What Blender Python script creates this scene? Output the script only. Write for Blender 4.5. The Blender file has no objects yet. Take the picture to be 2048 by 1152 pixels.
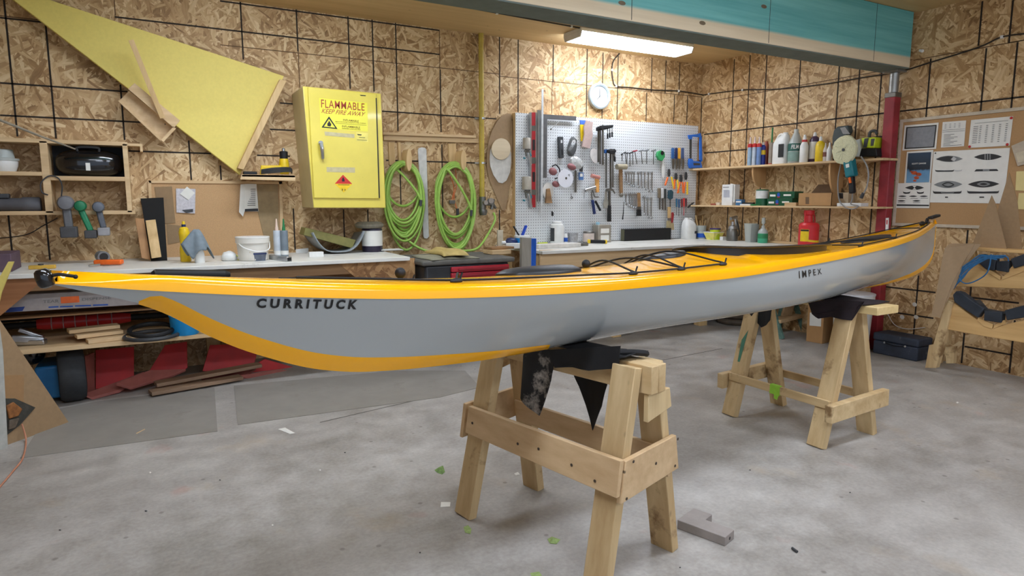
import bpy, bmesh, math, random
from mathutils import Vector, Matrix
random.seed(7)
SC = bpy.context.scene
COL = SC.collection
PI = math.pi
V = Vector

# ------------------------------------------------------------------ camera, world, exposure
CAM = V((0.0, 0.0, 1.2)); FPX = 1303.0
YAW, PITCH = math.radians(28.94), math.radians(7.68)
cam_d = bpy.data.cameras.new('camera'); cam = bpy.data.objects.new('camera', cam_d); COL.objects.link(cam)
cam.location = CAM; cam.rotation_euler = (PI/2 - PITCH, 0, -YAW)
cam_d.sensor_width = 36.0; cam_d.lens = FPX/2048*36.0; cam_d.clip_start = 0.02
SC.camera = cam
SC.view_settings.view_transform = 'Standard'; SC.view_settings.look = 'None'
SC.view_settings.gamma = 1.0; SC.view_settings.use_curve_mapping = False
SC.view_settings.exposure = 0.0
wd = bpy.data.worlds.new('workshop_world'); SC.world = wd; wd.use_nodes = True
wd.node_tree.nodes['Background'].inputs[0].default_value = (0.86, 1.0, 1.24, 1)
wd.node_tree.nodes['Background'].inputs[1].default_value = 0.75     # cool ambient fill, added through the unbuilt side behind the camera
TUBE_POWER = 25.0      # emission strength of the shop light tubes seen in the photo
FRONT_POWER = 25.0      # the other shop lights on the ceiling on the camera side of the beam
XW, YB, ZC = 5.16, 5.20, 2.60      # right wall, back wall, ceiling
BZ, BY, BX = 0.80, 4.39, 4.46      # bench top height, front edge of the back benches, front edge of the right bench

# ------------------------------------------------------------------ pixel -> place helpers
_F = V((math.sin(YAW)*math.cos(PITCH), math.cos(YAW)*math.cos(PITCH), -math.sin(PITCH)))
_R = V((math.cos(YAW), -math.sin(YAW), 0)); _U = _R.cross(_F)
def ray(x, y): return _R*(x-1024) + _U*(576-y) + _F*FPX
def BW(x, y, off=0.0):            # on the back wall (or a plane off metres in front of it)
    d = ray(x, y); return CAM + d*((YB-off)/d.y)
def RW(x, y, off=0.0):            # on the right wall
    d = ray(x, y); return CAM + d*((XW-off)/d.x)
def FL(x, y, z=0.0):              # on a level surface
    d = ray(x, y); return CAM + d*((z-CAM.z)/d.z)
def PL(x, y, p, n):               # on any plane
    d = ray(x, y); return CAM + d*((V(p)-CAM).dot(n)/d.dot(n))
def mpp(p): return (V(p)-CAM).dot(_F)/FPX     # metres per pixel at a point

# ------------------------------------------------------------------ objects
def tag(o, label=None, cat=None, group=None, kind=None):
    if label: o['label'] = label
    if cat: o['category'] = cat
    if group: o['group'] = group
    if kind: o['kind'] = kind
    return o
def T(name, label, cat, loc, group=None):
    o = bpy.data.objects.new(name, None); COL.objects.link(o); o.location = V(loc); o.empty_display_size = 0.05
    return tag(o, label, cat, group)
def rootloc(p):
    l = V((0, 0, 0))
    while p: l = l + p.location; p = p.parent
    return l
class MB:
    def __init__(s, M=None): s.bm = bmesh.new(); s.M = M; s.mi = 0
    def m(s, i): s.mi = i; return s
    def v(s, p):
        p = V(p)
        if s.M: p = s.M @ p
        return s.bm.verts.new(p)
    def f(s, vs):
        try: fc = s.bm.faces.new(vs); fc.material_index = s.mi; return fc
        except ValueError: return None
    def hexa(s, c):      # 8 corners: bottom 4, top 4
        vs = [s.v(p) for p in c]
        for q in ((3,2,1,0),(4,5,6,7),(0,1,5,4),(1,2,6,5),(2,3,7,6),(3,0,4,7)): s.f([vs[i] for i in q])
        return s
    def box(s, lo, hi):
        x0,y0,z0 = lo; x1,y1,z1 = hi
        return s.hexa([(x0,y0,z0),(x1,y0,z0),(x1,y1,z0),(x0,y1,z0),(x0,y0,z1),(x1,y0,z1),(x1,y1,z1),(x0,y1,z1)])
    def cbox(s, c, size, R=None):
        hx,hy,hz = [k/2 for k in size]; c = V(c)
        pts = [(-hx,-hy,-hz),(hx,-hy,-hz),(hx,hy,-hz),(-hx,hy,-hz),(-hx,-hy,hz),(hx,-hy,hz),(hx,hy,hz),(-hx,hy,hz)]
        return s.hexa([c + ((R @ V(p)) if R else V(p)) for p in pts])
    def bar(s, a, b, w, t, up=(0,0,1)):  # rectangular bar from a to b; w along 'side', t along 'up-ish'
        a, b = V(a), V(b); d = (b-a).normalized(); u = V(up); u = (u - d*u.dot(d)).normalized(); sd = d.cross(u)
        o = [sd*(-w/2)-u*(t/2), sd*(w/2)-u*(t/2), sd*(w/2)+u*(t/2), sd*(-w/2)+u*(t/2)]
        return s.hexa([a+k for k in o] + [b+k for k in o])
    def ring(s, c, r, ax, n=20, e1=None, rx=1.0):
        ax = V(ax).normalized(); e1 = V(e1) if e1 else (V((1,0,0)) if abs(ax.x) < .9 else V((0,1,0)))
        e1 = (e1 - ax*e1.dot(ax)).normalized(); e2 = ax.cross(e1)
        return [s.v(V(c) + e1*(math.cos(2*PI*k/n)*r*rx) + e2*(math.sin(2*PI*k/n)*r)) for k in range(n)]
    def bridge(s, A, B):
        n = len(A)
        for k in range(n): s.f([A[k], A[(k+1)%n], B[(k+1)%n], B[k]])
    def lathe(s, c, prof, ax=(0,0,1), n=20, cap=True, rx=1.0, e1=None):
        ax = V(ax).normalized(); rs = []
        for r, h in prof: rs.append(s.ring(V(c)+ax*h, max(r, 1e-4), ax, n, e1, rx))
        for A, B in zip(rs, rs[1:]): s.bridge(A, B)
        if cap: s.f(list(reversed(rs[0]))); s.f(rs[-1])
        return s
    def cyl(s, a, b, r, r2=None, n=16):
        a, b = V(a), V(b); L = (b-a).length
        return s.lathe(a, [(r, 0), (r if r2 is None else r2, L)], b-a, n)
    def tube(s, pts, r, n=8, closed=False):
        pts = [V(p) for p in pts]; rs = []; N = len(pts); e = None
        for i, p in enumerate(pts):
            if closed: d = pts[(i+1)%N] - pts[i-1]
            else: d = pts[min(i+1, N-1)] - pts[max(i-1, 0)]
            d.normalize()
            if e is None: e = d.orthogonal().normalized()
            e = (e - d*e.dot(d)); e = e.normalized() if e.length > 1e-6 else d.orthogonal().normalized()
            e2 = d.cross(e); rr = r[i] if isinstance(r, (list, tuple)) else r
            rs.append([s.v(p + e*(math.cos(2*PI*k/n)*rr) + e2*(math.sin(2*PI*k/n)*rr)) for k in range(n)])
        for A, B in zip(rs, rs[1:]): s.bridge(A, B)
        if closed: s.bridge(rs[-1], rs[0])
        else: s.f(list(reversed(rs[0]))); s.f(rs[-1])
        return s
    def prism(s, pts, ext):       # polygon + extrusion vector
        pts = [V(p) for p in pts]; e = V(ext)
        nrm = V((0,0,0))
        for i in range(len(pts)): nrm += pts[i].cross(pts[(i+1)%len(pts)])
        if nrm.dot(e) < 0: pts.reverse()
        A = [s.v(p) for p in pts]; B = [s.v(p+e) for p in pts]
        s.f(list(reversed(A))); s.f(B); s.bridge(A, B); return s
    def wp(s, px, off, th):       # polygon traced on a plane 'off' in front of the back wall, thickness th towards the wall
        return s.prism([BW(x, y, off) for x, y in px], (0, th, 0))
    def rp(s, px, off, th):
        return s.prism([RW(x, y, off) for x, y in px], (th, 0, 0))
    def ball(s, c, r, n=14, sc=(1,1,1), R=None):
        c = V(c); rows = []
        m = max(5, n//2+1)
        for i in range(1, m):
            t = PI*i/m
            row = []
            for k in range(n):
                p = V((math.sin(t)*math.cos(2*PI*k/n)*r*sc[0], math.sin(t)*math.sin(2*PI*k/n)*r*sc[1], math.cos(t)*r*sc[2]))
                row.append(s.v(c + ((R @ p) if R else p)))
            rows.append(row)
        for A, B in zip(rows, rows[1:]): s.bridge(B, A)
        t0 = V((0,0,r*sc[2])); 
        if R: t0 = R @ t0
        a = s.v(c+t0); b = s.v(c-t0)
        for k in range(n): s.f([a, rows[0][k], rows[0][(k+1)%n]]); s.f([b, rows[-1][(k+1)%n], rows[-1][k]])
        return s
    def torus(s, c, R_, r, ax=(0,0,1), n=28, k=8, sc=1.0, e1=None):
        ax = V(ax).normalized(); e1 = V(e1) if e1 else ax.orthogonal(); e1 = (e1-ax*e1.dot(ax)).normalized(); e2 = ax.cross(e1)
        return s.tube([V(c)+e1*(math.cos(2*PI*i/n)*R_)+e2*(math.sin(2*PI*i/n)*R_*sc) for i in range(n)], r, k, True)
    def grid(s, fn, nu, nv):
        g = [[s.v(fn(i/nu, j/nv)) for j in range(nv+1)] for i in range(nu+1)]
        for i in range(nu):
            for j in range(nv): s.f([g[i][j], g[i+1][j], g[i+1][j+1], g[i][j+1]])
        return s
    def build(s, name, mats, parent=None, smooth=35, bevel=0, solid=0, sub=0, recalc=True):
        bm = s.bm
        if recalc: bmesh.ops.recalc_face_normals(bm, faces=bm.faces[:])
        if parent: L = rootloc(parent)
        else:
            xs = [v.co for v in bm.verts]
            L = V(((min(p.x for p in xs)+max(p.x for p in xs))/2, (min(p.y for p in xs)+max(p.y for p in xs))/2, min(p.z for p in xs)))
        for v in bm.verts: v.co -= L
        me = bpy.data.meshes.new(name); bm.to_mesh(me); bm.free()
        for mm in (mats if isinstance(mats, (list, tuple)) else [mats]): me.materials.append(mm)
        if smooth:
            for p in me.polygons: p.use_smooth = True
            me.set_sharp_from_angle(angle=math.radians(smooth))
        o = bpy.data.objects.new(name, me); COL.objects.link(o)
        if parent: o.parent = parent
        else: o.location = L
        if solid: md = o.modifiers.new('solid', 'SOLIDIFY'); md.thickness = solid; md.offset = 0
        if sub: md = o.modifiers.new('sub', 'SUBSURF'); md.levels = sub; md.render_levels = sub
        if bevel: md = o.modifiers.new('bevel', 'BEVEL'); md.width = bevel; md.segments = 2; md.limit_method = 'ANGLE'; md.angle_limit = math.radians(40)
        return o
def text_mesh(body, size=1.0, bold=0.0, shear=0.0, spacing=1.0, align='LEFT'):
    cu = bpy.data.curves.new('lettering', 'FONT'); cu.body = body; cu.size = size; cu.offset = bold; cu.shear = shear
    cu.space_character = spacing; cu.align_x = align; cu.resolution_u = 3
    o = bpy.data.objects.new('lettering', cu); COL.objects.link(o)
    dg = bpy.context.evaluated_depsgraph_get(); dg.update()
    me = bpy.data.meshes.new_from_object(o.evaluated_get(dg))
    vs = [v.co.copy() for v in me.vertices]; fs = [list(p.vertices) for p in me.polygons]
    bpy.data.objects.remove(o); bpy.data.curves.remove(cu); bpy.data.meshes.remove(me)
    x0 = min(v.x for v in vs); x1 = max(v.x for v in vs); y0 = min(v.y for v in vs); y1 = max(v.y for v in vs)
    return [((v.x-x0)/(x1-x0), (v.y-y0)/(y1-y0)) for v in vs], fs
def put_text(mb, body, fn, **k):     # fn(u,v) with u,v in 0..1 -> place
    vs, fs = text_mesh(body, **k)
    vv = [mb.v(fn(u, w)) for u, w in vs]
    for f in fs: mb.f([vv[i] for i in f])
def bil(a, b, c, d):                  # a bottom-left, b bottom-right, c top-right, d top-left
    a, b, c, d = V(a), V(b), V(c), V(d)
    return lambda u, v: a*(1-u)*(1-v) + b*u*(1-v) + c*u*v + d*(1-u)*v
def spline(pts, n=8, closed=False):
    pts = [V(p) for p in pts]; N = len(pts); out = []
    rng = range(N if closed else N-1)
    for i in rng:
        p0 = pts[(i-1)%N] if (closed or i > 0) else pts[0]*2-pts[1]
        p1 = pts[i]; p2 = pts[(i+1)%N]
        p3 = pts[(i+2)%N] if (closed or i+2 < N) else pts[-1]*2-pts[-2]
        for k in range(n):
            t = k/n
            out.append(0.5*((2*p1) + (p2-p0)*t + (2*p0-5*p1+4*p2-p3)*t*t + (3*p1-p0-3*p2+p3)*t**3))
    if not closed: out.append(pts[-1])
    return out
def interp(tab, x):
    if x <= tab[0][0]: return tab[0][1]
    for (a, p), (b, q) in zip(tab, tab[1:]):
        if x <= b: t = (x-a)/(b-a); return p+(q-p)*t
    return tab[-1][1]
def copy_tree(o, parent=None):
    c = o.copy(); COL.objects.link(c)
    if parent: c.parent = parent
    for ch in o.children: copy_tree(ch, c)
    return c

# ------------------------------------------------------------------ materials
def s2l(c): return tuple(((k/255)/12.92 if k/255 <= .04045 else ((k/255+.055)/1.055)**2.4) for k in c) + (1,)
def newmat(name):
    m = bpy.data.materials.new(name); m.use_nodes = True; nt = m.node_tree; b = nt.nodes['Principled BSDF']
    return m, nt, b
def nd(nt, t, **k):
    n = nt.nodes.new(t)
    for a, v in k.items(): setattr(n, a, v)
    return n
def ramp(nt, fac, stops):
    r = nd(nt, 'ShaderNodeValToRGB'); el = r.color_ramp.elements
    while len(el) < len(stops): el.new(0.5)
    for e, (p, c) in zip(el, stops): e.position = p; e.color = c
    nt.links.new(fac, r.inputs[0]); return r.outputs[0]
def mix(nt, fac, a, b, mode='MIX'):
    n = nd(nt, 'ShaderNodeMix', data_type='RGBA', blend_type=mode)
    for sk, val in ((n.inputs[0], fac), (n.inputs[6], a), (n.inputs[7], b)):
        if hasattr(val, 'links') or isinstance(val, bpy.types.NodeSocket): nt.links.new(val, sk)
        else: sk.default_value = val
    return n.outputs[2]
def math_(nt, op, a, b=0.0):
    n = nd(nt, 'ShaderNodeMath', operation=op)
    for sk, val in ((n.inputs[0], a), (n.inputs[1], b)):
        if isinstance(val, bpy.types.NodeSocket): nt.links.new(val, sk)
        else: sk.default_value = val
    return n.outputs[0]
def coords(nt, scale=(1,1,1), rot=(0,0,0), src='Object'):
    tc = nd(nt, 'ShaderNodeTexCoord'); mp = nd(nt, 'ShaderNodeMapping')
    mp.inputs['Scale'].default_value = scale; mp.inputs['Rotation'].default_value = rot
    nt.links.new(tc.outputs[src], mp.inputs[0]); return mp.outputs[0]
def noise(nt, vec, scale, detail=4, rough=.55, out='Fac'):
    n = nd(nt, 'ShaderNodeTexNoise'); n.inputs['Scale'].default_value = scale; n.inputs['Detail'].default_value = detail; n.inputs['Roughness'].default_value = rough
    nt.links.new(vec, n.inputs['Vector']); return n.outputs[out]
def bump(nt, b, h, st=.2, dist=.01):
    n = nd(nt, 'ShaderNodeBump'); n.inputs['Strength'].default_value = st; n.inputs['Distance'].default_value = dist
    nt.links.new(h, n.inputs['Height']); nt.links.new(n.outputs[0], b.inputs['Normal'])
def pm(name, rgb, rough=.5, metal=0., var=.12, vs=18., coat=0., trans=0., dirt=None, alpha=1., bmp=0.):
    m, nt, b = newmat(name); b.inputs['Roughness'].default_value = rough; b.inputs['Metallic'].default_value = metal
    c = s2l(rgb)
    vec = coords(nt); f = noise(nt, vec, vs, 4)
    d = tuple(k*(1-var*1.3) for k in c[:3])+(1,); l = tuple(min(1, k*(1+var)) for k in c[:3])+(1,)
    col = ramp(nt, f, [(.3, d), (.7, l)])
    if dirt:
        f2 = noise(nt, vec, dirt[2] if len(dirt) > 2 else 6., 6, .7)
        msk = ramp(nt, f2, [(dirt[1], (0,0,0,1)), (dirt[1]+.12, (1,1,1,1))])
        col = mix(nt, msk, col, s2l(dirt[0]))
    nt.links.new(col, b.inputs['Base Color'])
    if coat: b.inputs['Coat Weight'].default_value = coat; b.inputs['Coat Roughness'].default_value = .04
    if trans: b.inputs['Transmission Weight'].default_value = trans; b.inputs['IOR'].default_value = 1.45
    if bmp: bump(nt, b, noise(nt, vec, vs*4, 5), bmp, .004)
    return m
def wood(name, lo, hi, axis=0, sc=1.0, rough=.6, knots=.0, stain=None):
    m, nt, b = newmat(name); b.inputs['Roughness'].default_value = rough
    s = [26*sc]*3; s[axis] = 1.6*sc
    vec = coords(nt, tuple(s)); f = noise(nt, vec, 1.0, 5, .6)
    s2 = [9*sc]*3; s2[axis] = .8*sc
    f2 = noise(nt, coords(nt, tuple(s2)), 1.0, 3)
    a = math_(nt, 'ADD', math_(nt, 'MULTIPLY', f, .55), math_(nt, 'MULTIPLY', f2, .45))
    col = ramp(nt, a, [(.32, s2l(lo)), (.62, s2l(hi))])
    if knots:
        vo = nd(nt, 'ShaderNodeTexVoronoi'); s3 = [7.]*3; s3[axis] = 3.5
        nt.links.new(coords(nt, tuple(s3)), vo.inputs[0]); vo.inputs['Scale'].default_value = 1.
        k = ramp(nt, vo.outputs['Distance'], [(.06*knots, (1,1,1,1)), (.13*knots, (0,0,0,1))])
        col = mix(nt, k, col, s2l(tuple(q*.55 for q in lo)))
    if stain:
        f3 = noise(nt, coords(nt), 5., 5, .65); ms = ramp(nt, f3, [(stain[1], (0,0,0,1)), (stain[1]+.1, (1,1,1,1))])
        col = mix(nt, ms, col, s2l(stain[0]))
    nt.links.new(col, b.inputs['Base Color']); bump(nt, b, f, .15, .002)
    return m
def osb(name, plane, cols, scale=1.0):
    m, nt, b = newmat(name); b.inputs['Roughness'].default_value = .62
    tc = nd(nt, 'ShaderNodeTexCoord'); sx = nd(nt, 'ShaderNodeSeparateXYZ'); nt.links.new(tc.outputs['Object'], sx.inputs[0])
    cb = nd(nt, 'ShaderNodeCombineXYZ')
    nt.links.new(sx.outputs[plane[0]], cb.inputs[0]); nt.links.new(sx.outputs[plane[1]], cb.inputs[1])
    nz = nd(nt, 'ShaderNodeTexNoise'); nz.inputs['Scale'].default_value = 5.; nz.inputs['Detail'].default_value = 3; nt.links.new(cb.outputs[0], nz.inputs['Vector'])
    ad = nd(nt, 'ShaderNodeVectorMath', operation='MULTIPLY_ADD'); nt.links.new(nz.outputs['Color'], ad.inputs[0]); ad.inputs[1].default_value = (.035,.035,0); nt.links.new(cb.outputs[0], ad.inputs[2])
    best_h = None; best_c = None; grains = None
    for k, (ang, fx, fy) in enumerate(((12, 4.2, 24), (48, 5, 28), (84, 5.5, 32), (118, 5, 26), (152, 4.2, 30), (30, 8, 50), (100, 8, 46), (165, 8, 54), (66, 7, 44), (136, 7, 48))):
        mp = nd(nt, 'ShaderNodeMapping'); mp.inputs['Rotation'].default_value = (0, 0, math.radians(ang)); mp.inputs['Location'].default_value = (k*3.1, k*1.7, k*.37)
        nt.links.new(ad.outputs[0], mp.inputs[0])
        sc2 = nd(nt, 'ShaderNodeVectorMath', operation='MULTIPLY'); nt.links.new(mp.outputs[0], sc2.inputs[0]); sc2.inputs[1].default_value = (fx*scale, fy*scale, 1)
        vo = nd(nt, 'ShaderNodeTexVoronoi', voronoi_dimensions='2D', distance='CHEBYCHEV'); vo.inputs['Scale'].default_value = 1.; nt.links.new(sc2.outputs[0], vo.inputs['Vector'])
        sp = nd(nt, 'ShaderNodeSeparateColor'); nt.links.new(vo.outputs['Color'], sp.inputs[0])
        g = nd(nt, 'ShaderNodeTexNoise'); g.inputs['Scale'].default_value = 1.3; g.inputs['Detail'].default_value = 2
        nt.links.new(sc2.outputs[0], g.inputs['Vector'])
        h = sp.outputs[0]
        c = math_(nt, 'ADD', math_(nt, 'MULTIPLY', sp.outputs[1], .52), math_(nt, 'MULTIPLY', g.outputs['Fac'], .52))
        if best_h is None: best_h, best_c = h, c
        else:
            gt = math_(nt, 'GREATER_THAN', h, best_h)
            mx = nd(nt, 'ShaderNodeMix', data_type='FLOAT'); nt.links.new(gt, mx.inputs[0]); nt.links.new(best_c, mx.inputs[2]); nt.links.new(c, mx.inputs[3])
            best_c = mx.outputs[0]; best_h = math_(nt, 'MAXIMUM', h, best_h)
    big = noise(nt, cb.outputs[0], 2.2, 4, .6)
    tot = math_(nt, 'ADD', math_(nt, 'MULTIPLY', best_c, .74), math_(nt, 'MULTIPLY', big, .38))
    col = ramp(nt, tot, [(.24, s2l(cols[0])), (.42, s2l(cols[1])), (.59, s2l(cols[2])), (.80, s2l(cols[3]))])
    nt.links.new(col, b.inputs['Base Color']); bump(nt, b, best_h, .12, .003)
    return m
M = {}
OSBC = ((108, 76, 44), (162, 126, 82), (196, 162, 116), (224, 198, 154))
M['osb_back'] = osb('oriented_strand_board', (0, 2), OSBC, 1.25)
M['osb_right'] = osb('oriented_strand_board_side', (1, 2), OSBC, 1.2)
M['line'] = pm('black_chalk_line', (38, 28, 20), .8)
M['seam'] = pm('panel_joint', (96, 68, 42), .8)
M['ply'] = wood('ceiling_plywood', (190, 160, 110), (214, 186, 136), 0, .4, .6, .35)
M['pine'] = wood('pine_board', (186, 152, 108), (220, 190, 146), 1, 1., .6)
M['pineX'] = wood('pine_board_long', (186, 152, 108), (220, 190, 146), 0, 1., .6)
M['pineZ'] = wood('pine_upright', (186, 150, 98), (220, 188, 136), 2, 1., .6, .5)
M['horse'] = wood('sawhorse_lumber', (176, 144, 98), (214, 188, 142), 2, .8, .62, .6, ((136, 106, 68), .57))
M['horseY'] = wood('sawhorse_beam_lumber', (180, 148, 102), (216, 190, 144), 1, .8, .62, .55, ((136, 106, 68), .58))
M['fir'] = wood('fir_plywood', (182, 148, 106), (214, 184, 142), 1, .8, .6, .35)
M['darkwood'] = wood('weathered_lumber', (112, 82, 54), (160, 124, 84), 0, 1., .7, .4)
M['particle'] = pm('hardboard', (154, 126, 92), .65, 0, .06, 40)
M['black'] = pm('black_rubber', (17, 17, 18), .62, 0, .2, 25)
M['blackgloss'] = pm('black_gloss', (16, 16, 18), .15, 0, .2, 25, .5)
M['white'] = pm('white_plastic', (226, 226, 222), .4, 0, .05)
M['whitepaint'] = pm('white_bench_laminate', (222, 220, 212), .4, 0, .05, 8, 0, 0, ((160, 152, 138), .60, 7.))
M['grey'] = pm('grey_plastic', (120, 122, 124), .5)
M['dgrey'] = pm('dark_grey_plastic', (58, 60, 62), .5)
M['steel'] = pm('bright_steel', (190, 192, 194), .28, .9, .1)
M['dsteel'] = pm('dull_steel', (120, 118, 112), .42, .8, .15)
M['red'] = pm('red_plastic', (190, 40, 38), .4, 0, .1)
M['blue'] = pm('blue_plastic', (28, 84, 178), .4, 0, .1)
M['dblue'] = pm('navy_plastic', (26, 44, 92), .4)
M['yellow'] = pm('yellow_plastic', (232, 196, 32), .4)
M['orange'] = pm('orange_plastic', (236, 106, 34), .4)
M['green'] = pm('green_plastic', (30, 120, 66), .4)
M['teal'] = pm('teal_plastic', (24, 120, 132), .4)
M['lime'] = pm('lime_plastic', (190, 205, 40), .4)
M['paper'] = pm('white_paper', (226, 224, 216), .7, 0, .03)
M['card'] = pm('cardboard', (176, 134, 86), .75, 0, .05)
M['clear'] = pm('clear_plastic', (224, 228, 226), .12, 0, .02, 10, 0, .85)
M['cloud'] = pm('cloudy_plastic', (206, 212, 206), .35, 0, .05, 10, 0, .35)
M['ink'] = pm('black_print', (24, 24, 24), .5)
M['inkgrey'] = pm('grey_print', (120, 120, 118), .6)
def BP(x, y, z):                  # on a bench top, never nearer than a hand's breadth to the walls behind it
    p = FL(x, y, z)
    if p.y > YB-.14: p = PL(x, y, (0, YB-.14, 0), V((0,1,0)))
    if p.x > XW-.11: p = PL(x, y, (XW-.11, 0, 0), V((1,0,0)))
    return V((p.x, p.y, z))
# ------------------------------------------------------------------ the setting
def floor_mat():
    m, nt, b = newmat('concrete_floor'); vec = coords(nt)
    f = noise(nt, vec, 1.1, 8, .62); f2 = noise(nt, vec, 7., 6, .65); f3 = noise(nt, vec, 60., 3, .6)
    a = math_(nt, 'ADD', math_(nt, 'MULTIPLY', f, .5), math_(nt, 'ADD', math_(nt, 'MULTIPLY', f2, .32), math_(nt, 'MULTIPLY', f3, .18)))
    col = ramp(nt, a, [(.35, s2l((126, 121, 113))), (.5, s2l((161, 156, 149))), (.65, s2l((188, 184, 177)))])
    vo = nd(nt, 'ShaderNodeTexVoronoi'); vo.inputs['Scale'].default_value = 7.5; nt.links.new(vec, vo.inputs[0])
    sp = ramp(nt, vo.outputs['Distance'], [(.05, (1,1,1,1)), (.085, (0,0,0,1))])
    col = mix(nt, math_(nt, 'MULTIPLY', sp, .5), col, s2l((92, 86, 78)))
    st = ramp(nt, noise(nt, coords(nt, (1, 1, 1), (0, 0, .6)), 2.3, 5, .6), [(.60, (0,0,0,1)), (.72, (1,1,1,1))])
    col = mix(nt, math_(nt, 'MULTIPLY', st, .35), col, s2l((176, 154, 120)))
    rs = ramp(nt, noise(nt, coords(nt, (1, 1, 1), (0, 0, 2.1)), 3.1, 3, .5), [(.68, (0,0,0,1)), (.74, (1,1,1,1))])
    col = mix(nt, math_(nt, 'MULTIPLY', rs, .22), col, s2l((190, 120, 100)))
    nt.links.new(col, b.inputs['Base Color']); b.inputs['Roughness'].default_value = .5
    rr = ramp(nt, f2, [(.35, (.38,.38,.38,1)), (.65, (.62,.62,.62,1))]); nt.links.new(rr, b.inputs['Roughness'])
    bump(nt, b, f2, .06, .004)
    return m
def structure(mb, name, mats): return tag(mb.build(name, mats, smooth=0, recalc=False), kind='structure')
mb = MB(); mb.f([mb.v(p) for p in ((-3, -3, 0), (XW, -3, 0), (XW, YB, 0), (-3, YB, 0))])
mb.m(1)
for (x0, y0), (x1, y1) in (((1215, 742), (1445, 697)), ((640, 845), (965, 770))):        # saw cuts in the slab
    a, b_ = FL(x0, y0), FL(x1, y1); n = (b_-a).normalized().cross(V((0,0,1)))*.005
    mb.f([mb.v(p+V((0,0,.0008))) for p in (a-n, a+n, b_+n, b_-n)])
fl = structure(mb, 'floor', [floor_mat(), pm('slab_joint', (96, 92, 86), .8)])
mb = MB(); mb.f([mb.v(p) for p in ((-3, YB, ZC), (XW, YB, ZC), (XW, -3, ZC), (-3, -3, ZC))]); structure(mb, 'ceiling', M['ply'])
def strips(mb, P, lines, w, eps, vert=True):
    for (x0, y0), (x1, y1) in lines:
        a, b_ = P(x0, y0, eps), P(x1, y1, eps)
        if abs(a.z-b_.z) > (V((a.x-b_.x, a.y-b_.y, 0))).length:
            h = (V((a.x+b_.x, a.y+b_.y, 0)))/2; a, b_ = V((h.x, h.y, max(a.z, b_.z))), V((h.x, h.y, min(a.z, b_.z)))
            n = V((w/2, 0, 0)) if P is BW else V((0, w/2, 0))
        else:
            z = (a.z+b_.z)/2; a.z = z; b_.z = z; n = V((0, 0, w/2))
        mb.f([mb.v(p) for p in (a-n, a+n, b_+n, b_-n)])
mb = MB(); mb.f([mb.v(p) for p in ((-3, YB, 0), (XW, YB, 0), (XW, YB, ZC), (-3, YB, ZC))])
mb.m(1)
strips(mb, BW, [((8,0),(35,273)), ((19,425),(23,520)), ((91,44),(112,277)), ((93,425),(98,520)), ((241,169),(249,280)), ((379,281),(381,360)), ((441,331),(442,360)),
  ((0,36),(89,44)), ((0,165),(255,184)), ((0,230),(283,245)), ((255,300),(460,310)),
  ((480,0),(487,119)), ((592,8),(596,103)), ((696,26),(700,178)), ((745,33),(747,183)), ((791,40),(796,262)), ((880,139),(882.5,264)),
  ((229,31),(879,111)), ((440,0),(879,62.5)), ((764,221),(993,239)), ((540,258),(600,262)), ((514,310),(580,313)), ((560,206),(590,208)),
  ((999,73),(999.5,228)), ((1036.6,79),(1036,225)), ((1107.7,89.5),(1105,164)), ((1175,98),(1172,233)), ((1206.7,105),(1203.5,237)), ((1236.5,108),(1234,239)),
  ((1305.5,116),(1301,185)), ((1333,121),(1329.7,187)), ((1361,125),(1356.6,190)), ((1293.6,185),(1291.8,242)), ((1349.5,190),(1347,244)), ((1375.6,192),(1373,247)), ((1402,195),(1398,400)),
  ((799,285),(802,410)), ((882.6,289),(887,440)), ((687,419),(689,480)), ((735.7,419),(737,480)), ((587,417),(590,500)), ((772,319),(973,328)), ((999,420),(999,490)), ((1005,239),(1028,240))], .0105, .0012)
mb.m(2)
strips(mb, BW, [((0,36),(120,40)), ((440,86),(998,151)), ((998,151),(1403,195)), ((229,0),(230,31)), ((879,62),(879.5,139)), ((1105,164),(1103,228)), ((596,103),(600,175))], .006, .001)
structure(mb, 'wall_back', [M['osb_back'], M['line'], M['seam']])
mb = MB(); mb.f([mb.v(p) for p in ((XW, YB, 0), (XW, -3, 0), (XW, -3, ZC), (XW, YB, ZC))])
mb.m(1)
strips(mb, RW, [((1470,118),(1452,480)), ((1500.6,110),(1483,480)), ((1532.5,104),(1517,484)), ((1602,114),(1580,487)), ((1679.5,126),(1655,492)), ((1720,132),(1695,494)), ((1763,140),(1738,500)),
  ((1965.7,2),(1956,92)), ((2026,0),(2018,86)), ((1861.5,117),(1851.7,240)), ((1974,96),(1960,223)), ((2036.5,84),(2021,218)), ((1936,460),(1933,487)), ((1927,666),(1924.5,726.5)), ((2027.7,640),(2020.5,746.6)), ((1837,551),(1825.5,690)), ((1942,560),(1940,610)),
  ((1408,269.6),(1775,224.5)), ((1408,305.5),(1494,299.6)), ((1747,275.6),(1771,271.6)), ((1800,222),(2048,194)), ((1772,573.6),(1871,585)), ((1760.6,623),(1867,634)), ((1929,693.5),(2023,709)), ((1942,595),(2038,606)), ((1820,320),(1830,322))], .012, .0012)
mb.m(2)
strips(mb, RW, [((1827,120),(2048,81)), ((1408,195),(1790,150)), ((2018,86),(2048,80))], .006, .001)
structure(mb, 'wall_right', [M['osb_right'], M['line'], M['seam']])
mb = MB(); mb.f([mb.v(p) for p in ((-3, -3, 0), (-3, YB, 0), (-3, YB, ZC), (-3, -3, ZC))]); structure(mb, 'wall_left', M['osb_right'])

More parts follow.
